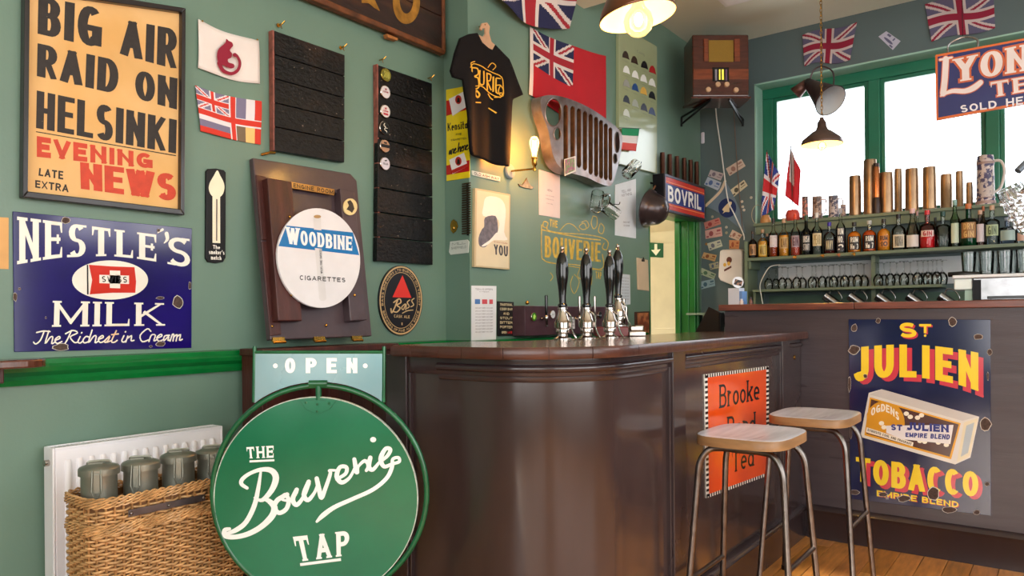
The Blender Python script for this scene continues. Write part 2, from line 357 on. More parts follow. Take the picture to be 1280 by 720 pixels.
def write(mb, text, fn, y, t=.17, tn=None, serif=0, track=.12, m=0, grow=0, space=.4, dx=0, dz=0, st=.07):
    """text as flat strokes; fn(u, v) -> (x, z), u and v from 0 to 1; sizes in letter heights; grow thickens (outlines), dx/dz shift (drop shadows)"""
    tn = t if tn is None else tn
    ps = [fn(i/6, 0) for i in range(7)]; wid = sum(math.dist(ps[i], ps[i+1]) for i in range(6)); p0, p1 = fn(.5, 0), fn(.5, 1)
    W = wid/max(math.dist(p0, p1), 1e-6)
    chs = [c for c in text if c != ' ']; n_ = len(chs); sk = sum(G[c][0] for c in chs) or 1; gaps = track*(len(text)-1)+space*text.count(' ')
    kx = (W-n_*t-gaps)/sk
    if kx < .5 and sk > .1:
        f = W/(n_*t+gaps+.5*sk); t *= f; tn *= min(1, f**.5); track *= f; space *= f; serif *= f; kx = .5*f
    if sk <= .1: kx = 1
    total = n_*t+track*(len(text)-1)+space*text.count(' ')+kx*sk
    sc_ = 1/total
    def put(u, v): return fn((u+dx)*sc_, v+dz)
    x = 0; glyphs = []
    for ch in text:
        if ch == ' ': x += space+track; continue
        w, st_ = G[ch]; glyphs.append((x, w*kx+t, st_, ch)); x += w*kx+t+track
    for x0, w, strokes, ch in glyphs:
        iw = w-t
        S2 = [[(x0+t/2+px*iw, tn/2+pz*(1-tn)) for px, pz in s] for s in strokes]
        cap = ch.isupper() or ch.isdigit(); PL = []
        for si, s in enumerate(S2):
            n = len(s)
            closed = n > 4 and math.dist(s[0], s[-1]) < 1e-4
            L = []; Rr = []
            for i, p in enumerate(s):
                if closed: a, b = s[i-1 if i > 0 else n-2], s[i+1 if i < n-1 else 1]
                else: a, b = s[max(i-1, 0)], s[min(i+1, n-1)]
                ddx, ddz = b[0]-a[0], b[1]-a[1]; l = math.hypot(ddx, ddz) or 1; ddx /= l; ddz /= l
                hw = (t*ddz*ddz+tn*ddx*ddx)/2*(.8 if n == 2 and abs(ddz) > .3 and abs(ddx) > .2 and ch in 'NMKXRZ' else 1)+grow
                q = p
                if not closed:
                    e = (tn/2/max(abs(ddz), .5) if abs(ddz) > .5 else t/2)+grow
                    if n > 4 and not (abs(ddz) > .97 and (p[1] < .2 or p[1] > .8)): e = grow
                    if i == 0: q = (p[0]-ddx*e, p[1]-ddz*e)
                    elif i == n-1: q = (p[0]+ddx*e, p[1]+ddz*e)
                L.append((q[0]-ddz*hw, q[1]+ddx*hw)); Rr.append((q[0]+ddz*hw, q[1]-ddx*hw))
            V3 = []
            for a, b in zip(L, Rr):
                for (u, v) in (a, b):
                    if cap: v = min(max(v, -grow), 1+grow)
                    V3.append(put(u, v))
            PL += [[V3[2*i], V3[2*i+1], V3[2*i+3], V3[2*i+2]] for i in range(n-1)]
            if t > .2 and n > 4:
                for (cu, cv) in s[1:-1]: PL.append([put(cu+tn*.48*cos(2*pi*k/8), min(max(cv+tn*.48*sin(2*pi*k/8), -grow), 1+grow)) for k in range(8)])
            if serif and not closed:
                for e in (0, n-1):
                    p = s[e]; o = s[1 if e == 0 else n-2]
                    ddx, ddz = p[0]-o[0], p[1]-o[1]; l = math.hypot(ddx, ddz) or 1
                    near = any(k != si and min(math.hypot(p[0]-(q0[0]+(q1[0]-q0[0])*f), p[1]-(q0[1]+(q1[1]-q0[1])*f)) for q0, q1 in zip(S2[k], S2[k][1:]) for f in (0, .25, .5, .75, 1)) < t*.45 for k in range(len(S2)))
                    vert = abs(ddz)/l > .45
                    if vert and (not near or (ch in 'DBPREFKLHNM' and abs(ddz)/l > .95)):
                        zc = p[1] > .5; z0, z1 = (1-st-grow, 1+grow) if zc else (-grow, st+grow)
                        if not cap and zc and p[1] < .8: z0, z1 = p[1]-st/2+tn/2, p[1]+st/2+tn/2
                        PL.append([put(*q) for q in ((p[0]-t/2-serif-grow, z0), (p[0]+t/2+serif+grow, z0), (p[0]+t/2+serif+grow, z1), (p[0]-t/2-serif-grow, z1))])
                    elif not vert and not near and ch in 'ETLFZCGS':
                        up = 1 if p[1] < .45 else -1
                        hh = .2 if ch in 'ETLFZ' else .16
                        if ch == 'E' and .3 < p[1] < .7: pts = [(p[0]+t/4-st, p[1]-.13), (p[0]+t/4+grow, p[1]-.13), (p[0]+t/4+grow, p[1]+.13), (p[0]+t/4-st, p[1]+.13)]
                        else:
                            xe = p[0]+(t/2 if ddx > 0 else -t/2); xi = xe-(st*1.3 if ddx > 0 else -st*1.3); zb = p[1]-up*tn/2
                            pts = [(xi, zb), (xe, zb), (xe, zb+up*(hh+tn)), (xe-(st*.5 if ddx > 0 else -st*.5), zb+up*(hh+tn))]
                        PL.append([put(*q) for q in pts])
        mb.union(PL, y, m)
    return mb
# flags: a rippled cloth whose faces take their colour from a pattern function
def union(u, v):
    x, y = (u-.5)*2, (v-.5)
    if abs(x) < .1*1.0 or abs(y) < .1: return 2
    if abs(x) < .17 or abs(y) < .17: return 1
    d1 = abs(x*.5-y)*.894; d2 = abs(x*.5+y)*.894
    if min(d1, d2) < .032: return 2
    if min(d1, d2) < .095: return 1
    return 0
def cloth(S, name, corners, mats, fn, nu=54, nv=36, d=.012, amp=.006, waves=3, parent=None, thick=.0015, sag=None, ph=0, d0=None):
    tl, tr, br, bl = corners; V = []; mb = MB()
    for j in range(nv+1):
        for i in range(nu+1):
            u, v = i/nu, 1-j/nv
            x = (tl[0]*(1-u)+tr[0]*u)*v+(bl[0]*(1-u)+br[0]*u)*(1-v); y = (tl[1]*(1-u)+tr[1]*u)*v+(bl[1]*(1-u)+br[1]*u)*(1-v)
            if sag: y += sag(u, v)
            X, Z = S.p(x, y, d0)
            V.append((X, -(d+amp*sin(waves*2*pi*u+ph+v*2)+amp*.5*sin(waves*3.3*u+5*v)), Z))
    F = []; MI = []
    for j in range(nv):
        for i in range(nu):
            a = j*(nu+1)+i; F.append((a, a+nu+1, a+nu+2, a+1)); MI.append(fn((i+.5)/nu, 1-(j+.5)/nv))
    mb.v = V; mb.f = F; mb.mi = MI
    o = mb.obj(name, mats, parent, smooth=True, ang=80)
    so_ = o.modifiers.new('thickness', 'SOLIDIFY'); so_.thickness = thick
    return o
# ---------------------------------------------------------------- shared materials
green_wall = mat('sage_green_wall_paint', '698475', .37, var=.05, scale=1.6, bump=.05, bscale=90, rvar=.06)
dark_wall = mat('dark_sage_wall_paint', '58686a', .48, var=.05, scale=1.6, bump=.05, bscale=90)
ceil_m = mat('cream_ceiling_paint', 'dcdfce', .7, var=.03, scale=2)
gloss_green = mat('gloss_green_paint', '0a6e31', .22, var=.08, scale=12, bump=.04, bscale=30, coat=.4)
brown = mat('dark_brown_gloss_paint', '33282a', .24, var=.12, scale=4, bump=.06, bscale=9, coat=.35, rvar=.07, stretch=(1, 1, .5))
brown2 = mat('dark_brown_painted_board', '40363a', .34, var=.12, scale=5, bump=.1, bscale=20, stretch=(.6, 1, 6), rvar=.08)
copper_wood = mat('varnished_counter_wood', '5c3426', .2, var=.25, scale=6, bump=.04, bscale=20, stretch=(1.2, 8, 1), coat=.5)
oldwood = mat('worn_dark_wood', '40231a', .42, var=.3, scale=7, bump=.3, bscale=25, stretch=(1, 6, 6))
steel = mat('brushed_steel', '9a9a9c', .25, 1, var=.1, scale=20)
darksteel = mat('bare_steel_tube', '77706c', .3, 1, var=.2, scale=30)
chrome = mat('polished_chrome', 'bdb2aa', .1, 1, var=0)
brass = mat('brass', 'b98a3e', .22, 1, var=.1, scale=30)
black = mat('black_enamel', '0c0b0d', .2, var=.1)
white = mat('white_paint', 'ececec', .35, var=.02)
thin_glass = thin('thin_clear_glass', 'fbfdfd', edge=1.85)
glass = mat('clear_glass', 'ffffff', .02, trans=1, ior=1.45, var=0)
iron = mat('black_iron', '17171a', .45, .6, var=.1)
# ================================================================ THE ROOM
XL, XM, YR, YW, HC = -2.80, -2.62, 3.08, 6.28, 3.59
XR, YB = 3.4, -3.0
WL = Pl(pi/2, (XL, 0, 0)); WM = Pl(pi/2, (XM, 0, 0)); WR = Pl(0, (0, YR, 0)); WW = Pl(0, (0, YW, 0))
# floor boards
fl = struct(MB().box(XL, XR, YB, YW+.1, -.06, -.012), 'floor', mat('floor_gaps', '2a1a10', .8))
boardm = [mat('oak_floor_board_%d' % i, c, .38, var=.22, scale=5, stretch=(9, 1.2, 1), bump=.12, bscale=30, coat=.15) for i, c in enumerate(['c2803f', 'cc8c4a', 'b07434', 'ba7a40'])]
R = random.Random(3)
bmesh_cache = {}
x = XL+.01
k = 0
while x < XR-.02:
    y = YB+.02+R.random()*.9
    segs = [YB+.01, y]
    while y < YW: y += R.uniform(1.1, 2.2); segs.append(min(y, YW-.01))
    for a, b in zip(segs, segs[1:]):
        vis = x > -1.3 and b > 2.2
        MB().box(x+.0015, x+.1035, a+.001, b-.001, -.012, 0).obj('floor_board', boardm[R.randrange(4)], fl, bevel=.0015 if vis else 0, seg=1)
    x += .105; k += 1
struct(MB().box(XL-.2, XR+.2, YB-.2, YW+.3, HC, HC+.1), 'ceiling', ceil_m)
struct(MB().box(XL-.15, XL, YB, YR+.3, 0, HC), 'wall_left', green_wall)
# chimney breast / middle wall with the door opening
DY0, DY1, DZ = WM.w(812, 300).y, WM.w(866, 300).y, WM.w(812, 252).z
DZ = 2.06
m = MB()
m.box(XL-.1, XM, YR, DY0, 0, HC); m.box(XM-.16, XM, DY1, YW+.2, 0, HC); m.box(XM-.16, XM, DY0, DY1, DZ, HC)
struct(m, 'wall_middle', green_wall)
# window wall
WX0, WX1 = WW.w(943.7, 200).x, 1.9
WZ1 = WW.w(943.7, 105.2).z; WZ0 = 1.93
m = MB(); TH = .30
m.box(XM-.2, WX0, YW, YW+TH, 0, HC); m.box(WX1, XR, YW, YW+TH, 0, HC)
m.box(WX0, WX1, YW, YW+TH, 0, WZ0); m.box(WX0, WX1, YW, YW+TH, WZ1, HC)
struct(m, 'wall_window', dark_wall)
# lining of the recess in pale gloss green
pale_green = mat('pale_green_window_reveal', '9cc4b4', .35, var=.03)
m = MB(); m.box(WX0, WX0+.012, YW-.002, YW+TH, WZ0, WZ1); m.box(WX0, WX1, YW-.002, YW+TH, WZ1-.012, WZ1)
struct(m, 'trim_1', pale_green)
# window: frame, mullions, panes
win_green = mat('window_frame_green', '24755a', .3, var=.05, coat=.3)
YF = YW+.17
wf = MB(); wf.box(WX0+.012, WX1, YF, YF+.08, WZ0, WZ0+.09); wf.box(WX0+.012, WX1, YF, YF+.08, WZ1-.10, WZ1-.012); wf.box(WX0+.012, WX0+.10, YF, YF+.08, WZ0+.09, WZ1-.10); wf.box(WX1-.09, WX1, YF, YF+.08, WZ0+.09, WZ1-.10)
w1 = struct(wf, 'window_1', win_green, bevel=.006)
PF = Pl(0, (0, YF, 0))
mx = [PF.w(q, 200).x for q in (1093, 1241)]; mx.append(mx[1]+(mx[1]-mx[0]))
edges = [WX0+.10]
for c in mx:
    if c > WX1-.2: break
    MB().box(c-.045, c+.045, YF-.01, YF+.085, WZ0+.08, WZ1-.1).obj('mullion', win_green, w1, bevel=.008)
    edges += [c-.045, c+.045]
edges.append(WX1-.09)
gl = thin('window_pane_glass', 'f2f6fa', edge=1.6)
for a, b in zip(edges[::2], edges[1::2]):
    s_ = MB(); s_.ring([(a, WZ0+.09), (b, WZ0+.09), (b, WZ1-.1), (a, WZ1-.1)], [(a+.03, WZ0+.12), (b-.03, WZ0+.12), (b-.03, WZ1-.13), (a+.03, WZ1-.13)], YF+.015, YF+.06)
    sh = s_.obj('sash', win_green, w1, bevel=.004)
    MB().box(a+.03, b-.03, YF+.035, YF+.041, WZ0+.12, WZ1-.13).obj('pane', gl, sh)
# rest of the room, behind the viewer: wall with big shop windows and a side wall with windows
def window_wall(name, along, fixed, a0, a1, oa0, oa1, z0, z1, n, wname):
    w = MB(); t = .18 if fixed > 0 else -.18
    def bx(mb, p, q, za, zb, d0=0, d1=1):
        f0, f1 = sorted((fixed+t*d0, fixed+t*d1))
        if along == 'x': mb.box(p, q, f0, f1, za, zb)
        else: mb.box(f0, f1, p, q, za, zb)
    bx(w, a0, oa0, 0, HC); bx(w, oa1, a1, 0, HC); bx(w, oa0, oa1, 0, z0); bx(w, oa0, oa1, z1, HC)
    struct(w, name, green_wall)
    f = MB(); bx(f, oa0, oa1, z0, z0+.08, .2, .7); bx(f, oa0, oa1, z1-.08, z1, .2, .7)
    for i in range(n+1):
        c = oa0+(oa1-oa0)*i/n; c = min(max(c, oa0+.04), oa1-.04); bx(f, c-.04, c+.04, z0, z1, .2, .7)
    struct(f, wname, win_green)
window_wall('wall_back', 'x', YB, XL-.15, XR+.2, -1.0, 3.1, .5, 3.4, 4, 'window_2')
window_wall('wall_right', 'y', XR, YB, 3.25, -1.9, 3.1, .5, 3.4, 4, 'window_3')
window_wall('wall_far_right', 'y', XR, 3.25, YW+.1, 3.4, 5.85, 2.1, 3.4, 3, 'added_window')  # unseen high window, added to bring more light to the far end
# green dado rail on the left wall, return and middle wall
def rail_profile(d): return [(0, 0), (.016, .0), (.022, .018), (.012, .03), (.03, .045), (.034, .06), (.02, .07), (.02, .085), (0, .09)]
ZR = 1.005
def rail(mb, p0, p1, n):
    pr = rail_profile(0); p0 = Vector(p0); p1 = Vector(p1); n = Vector(n); k = len(pr)
    V = [p0+n*a+UPV*b for a, b in pr]+[p1+n*a+UPV*b for a, b in pr]
    mb.add(V, [(i, i+1, k+i+1, k+i) for i in range(k-1)]+[tuple(range(k)), tuple(range(2*k-1, k-1, -1))])
m = MB(); rail(m, (XL, YB+.02, ZR), (XL, YR, ZR), (1, 0, 0)); struct(m, 'trim_2', gloss_green)
m = MB(); rail(m, (XL, YR, ZR), (XM, YR, ZR), (0, -1, 0)); rail(m, (XM, YR-.03, ZR), (XM, DY0-.07, ZR), (1, 0, 0)); struct(m, 'trim_3', gloss_green)
m = MB(); m.box(XL, XL+.02, YB+.02, YR, 0, .16); struct(m, 'baseboard_left', gloss_green)
# ceiling drop panel over the bar side
# door in the middle wall: green lining, open cream door beyond, exit sign
m = MB()
m.box(XM-.165, XM+.02, DY1-.006, DY1+.10, 0, DZ+.1); m.box(XM-.165, XM+.006, DY0-.012, DY0+.004, 0, DZ+.1); m.box(XM-.165, XM+.02, DY0+.004, DY1-.006, DZ-.006, DZ+.1)
m.box(XM+.018, XM+.035, DY1+.015, DY1+.035, 0, DZ+.08); m.box(XM+.018, XM+.03, DY1+.055, DY1+.07, 0, DZ+.08); m.box(XM-.16, XM-.11, DY1-.03, DY1-.004, 0, DZ-.006); m.box(XM-.05, XM-.035, DY1-.016, DY1-.004, 0, DZ-.006)
d1 = struct(m, 'door_1', mat('door_frame_green', '116121', .3, var=.15, scale=6), bevel=.006)
cream = mat('cream_gloss_paint', 'dccdac', .4, var=.05)
m = MB(); m.box(XM-1.0, XM-.95, DY0-.6, DY1+1.8, 0, 2.5); m.box(XM-1.0, XM-.16, DY1+.35, DY1+.4, 0, 2.5); m.box(XM-1.0, XM-.16, DY0-.6, DY0-.55, 0, 2.5); m.box(XM-1., XM-.16, DY0-.6, DY1+1.8, 2.5, 2.55)
struct(m, 'wall_passage', cream)
dd = struct(MB().box(XM-.92, XM-.20, DY1+.305, DY1+.345, 0.01, 2.02), 'door_2', mat('cream_door_leaf', 'e0d2b0', .35, var=.04), bevel=.004)
for a, b in ((XM-.86, XM-.60), (XM-.52, XM-.26)):
    for c, d in ((.2, .95), (1.1, 1.9)): MB().box(a, b, DY1+.297, DY1+.305, c, d).obj('door_panel', MATS['cream_door_leaf'], dd, bevel=.004)
pl_ = bpy.data.lights.new('passage_fill_light', 'POINT'); pl_.energy = 13; pl_.color = (1, .93, .84); pl_.shadow_soft_size = .08  # added fill light to brighten the passage, no fitting behind it
po = bpy.data.objects.new('passage_fill_light', pl_); COL.objects.link(po); po.location = (XM-.45, DY0+.1, 2.3)
for z in (.95, 1.20, 1.78): MB().box(XM+.02, XM+.024, DY1+.036, DY1+.054, z, z+.09).obj('hinge', mat('worn_yellow_hinge', 'b88a44', .4, .5), d1)
# ================================================================ THE BAR
def sweep(mb, path, prof, closed_prof=True, m=0):
    """profile (out, z) swept along a plan path; 'out' is to the right-hand side of travel"""
    n = len(path); k = len(prof); V = []
    for i, p in enumerate(path):
        a = path[max(i-1, 0)]; b = path[min(i+1, n-1)]
        def nrm(q, r):
            dx, dy = r[0]-q[0], r[1]-q[1]; l = math.hypot(dx, dy); return (dy/l, -dx/l)
        if i == 0: nx, ny = nrm(p, b)
        elif i == n-1: nx, ny = nrm(a, p)
        else:
            n1 = nrm(a, p); n2 = nrm(p, b); s = 1+n1[0]*n2[0]+n1[1]*n2[1]; nx, ny = (n1[0]+n2[0])/s, (n1[1]+n2[1])/s
        V += [(p[0]+nx*o, p[1]+ny*o, z) for o, z in prof]
    f = []
    for i in range(n-1):
        for j in range(k if closed_prof else k-1):
            a, b = i*k+j, i*k+(j+1) % k; f.append((a, a+k, b+k, b))
    if closed_prof: f += [tuple(range(k-1, -1, -1)), tuple(range((n-1)*k, n*k))]
    return mb.add(V, f, m)
def arcp(cx, cy, r, a0, a1, n): return [(cx+r*cos(radians(a0+(a1-a0)*i/(n-1))), cy+r*sin(radians(a0+(a1-a0)*i/(n-1)))) for i in range(n)]
BX, BY, BC, BR = -1.18, 1.83, (-1.53, 2.18), .35
ZT = 1.125
bar = thing('bar_counter', 'dark brown gloss painted bar front with a curved corner panel below the wooden counter top', 'bar', (-1.5, 2.6, 0))
bar_off = Vector(bar.location)
def badd(mb, name, m=brown, **k):
    o = mb.obj(name, m, bar, **k); o.location = -bar_off; return o
curve = [(-1.844, BY), (-1.7, BY)] + arcp(BC[0], BC[1], BR, -90, 0, 22) + [(BX, 2.53)]
straight = [(BX, 2.64), (BX, 3.84)]
full = [(-1.935, BY)] + curve[1:] + [(BX, 4.19)]
panel_m = mat('brown_gloss_curved_panel', '3a2d2c', .2, var=.16, scale=3, bump=.05, bscale=6, coat=.5, rvar=.09, stretch=(1.5, 1.5, .5), chips='8a7468', chipamt=-.045, chipscale=40)
m = MB(); sweep(m, curve, [(-.012, .0), (-.012, 1.05), (-.03, 1.05), (-.03, 0)]); badd(m, 'curved_panel', panel_m, smooth=True)
m = MB(); sweep(m, straight, [(-.012, .0), (-.012, 1.05), (-.03, 1.05), (-.03, 0)]); badd(m, 'side_panel', panel_m, smooth=True)
m = MB(); sweep(m, full, [(-.004, 1.028), (.0, 1.035), (.0, 1.092), (-.03, 1.092), (-.03, 1.028)]); badd(m, 'frieze', brown, smooth=True)
for path in (curve[1:], [(BX, 2.645), (BX, 3.83)], [(BX, 3.97), (BX, 4.185)]):
    m = MB(); sweep(m, path, [(o, 1.056+z) for o, z in [(0, -.013), (.008, -.012), (.014, -.004), (.014, .004), (.008, .012), (0, .013)]]); badd(m, 'top_bead', brown, smooth=True, ang=60)
    m = MB(); sweep(m, path, [(-.013, 1.012), (-.006, 1.012), (0, 1.02), (0, 1.03), (-.013, 1.03)]); badd(m, 'panel_moulding', brown, smooth=True)
def pil(x0, x1, y0, y1, nm='pilaster'):
    badd(MB().box(x0, x1, y0, y1, 0, 1.091), nm, brown, bevel=.003)
pil(-1.945, -1.844, BY-.012, BY+.06)
pil(BX-.05, BX+.012, 2.53, 2.64)
pil(BX-.05, BX+.012, 3.84, 3.965)
pil(BX-.05, BX+.002, 3.97, 4.19, 'end_post')
badd(MB().box(-1.945, -1.93, BY+.06, 2.24, 0, 1.091), 'end_panel', brown)
for a, b in ((2.53-.014, 2.53), (2.64, 2.654), (3.826, 3.84)): badd(MB().box(BX-.02, BX+.004, a, b, .17, 1.03), 'panel_bead', brown, bevel=.002)
badd(MB().box(-1.844, -1.832, BY-.004, BY+.02, .17, 1.03), 'panel_bead', brown, bevel=.002)
for path in (curve[1:], [(BX, 2.64), (BX, 4.19)]):
    m = MB(); sweep(m, path, [(-.01, 0), (.018, 0), (.018, .135), (.026, .15), (.02, .165), (.008, .175), (-.01, .178)]); badd(m, 'skirting', brown, smooth=True)
m = MB(); m.lathe([(.004, 0), (.013, .0), (.013, .004), (.009, .006)], 14, (BX+.002, 4.08, .99), Matrix.Rotation(pi/2, 4, 'Y')); badd(m, 'coat_hook_plate', brass, smooth=True)
# counter top
out = [(-1.90, 1.835), (-1.875, 1.795), (-1.70, 1.79)] + arcp(-1.53, 2.17, .38, -90, 0, 20) + [(-1.15, 4.20)]
inn = [(-1.70, 4.20), (-1.70, 2.55), (-1.74, 2.36), (-1.80, 2.27), (-1.90, 2.24)]
ctop = thing('counter_top', 'long polished wooden bar counter with a rounded corner carrying the beer pumps', 'counter', (-1.4, 2.6, 1.092))
off = Vector(ctop.location)
m = MB(); m.zprism([(p[0]*.9985+q, p[1]) for p, q in [(p, -.0) for p in out]]+inn, 1.093, ZT)
core = m.obj('wooden_top', copper_wood, ctop); core.location = -off
edge_m = mat('worn_counter_edge', '4a2a22', .35, var=.3, scale=9, bump=.15, bscale=30, coat=.3)
acc = [0]
for p, q in zip(out, out[1:]): acc.append(acc[-1]+math.hypot(q[0]-p[0], q[1]-p[1]))
def atlen(s):
    for i in range(len(acc)-1):
        if s <= acc[i+1]+1e-9:
            t = (s-acc[i])/(acc[i+1]-acc[i]); return (out[i][0]+(out[i+1][0]-out[i][0])*t, out[i][1]+(out[i+1][1]-out[i][1])*t)
    return out[-1]
cuts = [0, .02, .14, .27, .37, .52, .66, .80, 1.02, 1.7, acc[-1]]
for a, b in zip(cuts, cuts[1:]):
    ss = [a+.0008]+[s for s in acc if a+.002 < s < b-.002]+[b-.0008]
    m = MB(); sweep(m, [atlen(s) for s in ss], [(-.002, 1.088), (.008, 1.088), (.012, 1.095), (.012, 1.118), (.007, 1.1255), (-.002, 1.1255)])
    e = m.obj('edging_strip', edge_m, ctop, smooth=True); e.location = -off
# bar flap support on the left wall and the low gate under the raised flap
ZF = 1.07
side = thing('flap_cupboard', 'dark red-brown boarded cupboard side under the raised bar flap, behind the open sign', 'cupboard', (-2.7, 2.1, 0))
so2 = Vector(side.location)
redwood = mat('old_red_brown_wood', '46201b', .4, var=.3, scale=5, bump=.15, bscale=30, stretch=(4, 4, .6))
for nm, bx_ in (('side_board', (-2.765, -2.62, 1.77, 1.79, 0, ZF)), ('front_board', (-2.64, -2.62, 1.79, 2.50, 0, ZF)), ('far_board', (-2.765, -2.64, 2.48, 2.50, 0, ZF)), ('ledge', (-2.765, -2.60, 1.76, 2.52, ZF, ZF+.028))):
    o = MB().box(*bx_).obj(nm, redwood, side, bevel=.003); o.location = -so2
gate = thing('bar_gate', 'low dark brown gate beside the curved bar, half hidden by the round sign', 'gate', (-2.28, 2.0, 0))
for i in range(5):
    o = MB().box(-.33+i*.132, -.33+i*.132+.128, 0, .022, .05, 1.03).obj('board', redwood, gate, bevel=.003)
for z in (.2, .85): MB().box(-.33, .328, .022, .045, z, z+.09).obj('rail', redwood, gate)
MB().box(-.334, .333, -.004, .05, 1.03, 1.05).obj('capping', redwood, gate, bevel=.003)
for z in (.3, .9): MB().box(.33, .338, -.002, .02, z, z+.08).obj('hinge', brass, gate)
# back counter with the tobacco sign
YC = 4.20
back = thing('back_counter', 'high dark grey-brown panelled counter with a worn wooden ledge under the bottle shelves', 'counter', (-.5, YC, 0))
def kadd(mb, name, m=brown2, **k):
    o = mb.obj(name, m, back, **k); o.location = (.5, -YC, 0); return o
CX0, CX1 = -1.61, 1.6
kadd(MB().box(CX0, BX-.06, YC, YC+.03, 0, 1.245), 'front_panel', brown2)
kadd(MB().box(BX-.06, .9, YC, YC+.03, 0, 1.245), 'front_panel', brown2)
kadd(MB().box(.902, CX1, YC, YC+.03, 0, 1.245), 'front_panel', brown2)
kadd(MB().box(CX0, CX0+.03, YC+.03, YC+.55, 0, 1.245), 'end_panel', brown2)
ledge_m = mat('worn_red_wood_ledge', '6e3c2e', .35, var=.3, scale=6, bump=.1, bscale=25, stretch=(1, 8, 8), coat=.2)
xs = [CX0-.03, -.9, .1, 1.0, CX1]
for a, b in zip(xs, xs[1:]): kadd(MB().box(a+.0008, b-.0008, YC-.025, YC+.30, 1.246, 1.282), 'ledge_plank', ledge_m, bevel=.004)
m = MB(); sweep(m, [(BX+.03, YC), (CX1, YC)], [(-.002, 0), (.014, 0), (.014, .135), (.026, .15), (.03, .158), (.022, .168), (.01, .18), (-.002, .182)]); kadd(m, 'skirting', brown, smooth=True)
# ---- hand pumps
black_gloss = mat('black_gloss_pump_handle', '0b090a', .12, var=0, coat=.4)
def make_pump(label):
    t = thing('hand_pump', label, 'beer pump', (0, 0, 0), 0, 'beer pumps on the counter')
    MB().lathe([(.036, 0), (.036, .005), (.027, .009), (.02, .014), (.019, .022), (.026, .028), (.0275, .04), (.024, .046)], 28).obj('base', chrome, t, smooth=True)
    MB().lathe([(.026, .045), (.033, .048), (.034, .068), (.030, .072), (.027, .078), (.023, .092), (.018, .108), (.0165, .118), (.020, .121), (.020, .128), (.014, .131)], 28).obj('chrome_barrel', chrome, t, smooth=True)
    MB().lathe([(.012, .129), (.019, .133), (.019, .140), (.0135, .145), (.014, .165), (.016, .19), (.018, .21), (.0225, .24), (.0255, .268), (.0252, .292), (.022, .318), (.015, .338), (.010, .346)], 28).obj('handle', black_gloss, t, smooth=True)
    MB().lathe([(.008, .344), (.010, .352), (.006, .356), (.009, .363), (.009, .368), (.004, .374)], 18).obj('finial', chrome, t, smooth=True)
    MB().tube(catmull([(.012, -.012, .112), (.026, -.018, .10), (.034, -.02, .078), (.033, -.02, .05), (.043, -.022, .02), (.052, -.024, .006)], 5), .0042, 8).obj('spout', chrome, t, smooth=True)
    MB().lathe([(.025, 0), (.012, .004)], 18, (.055, -.024, 0)).obj('foot', chrome, t, smooth=True)
    return t
pspots = [(703.5, 425, 2, 'black-handled beer pump nearest the left end of the counter'), (733.5, 425, 2, 'second black-handled beer pump from the left on the counter'), (762.5, 425, 2, 'third black-handled beer pump, in front of the dark red drip tray'), (773, 420.5, 2, 'farthest black-handled beer pump, partly hidden behind the third one')]
def onZ(px, py, z):
    r = ray(px, py); return O+r*((z-CAMH)/r.z)
def bydist(px, w): # point on the counter top at pixel column px and forward distance w
    r = ray(px, 425); return O+r*w
for i, (px, py, s, lab) in enumerate(pspots):
    t = make_pump(lab) if i == 0 else copy_tree(pump0)
    if i == 0: pump0 = t
    t['label'] = lab
    w = (3.02, 3.10, 3.2, 3.46)[i]
    q = bydist(px, w); t.location = (q.x, q.y, ZT+.001+(.0475 if i == 3 else 0)); t.rotation_euler = (0, 0, YAW); t.scale = (1.03,)*3
# drip tray box: dark red wood with a chrome lid
q = bydist(775, 3.46)
t = thing('drip_tray', 'dark red wooden drip tray with a stepped chrome lid, beside the farthest pump', 'tray', (q.x, q.y, ZT+.001), YAW)
MB().box(-.12, .034, -.045, .045, 0, .045).obj('wooden_box', mat('dark_red_wood', '6b1512', .3, var=.15, scale=10, coat=.4), t, bevel=.004)
MB().box(.035, .115, -.048, .048, .0, .022).obj('chrome_lid', chrome, t, bevel=.004)
MB().box(.04, .108, -.038, .038, .0225, .052).obj('chrome_step', chrome, t, bevel=.008)
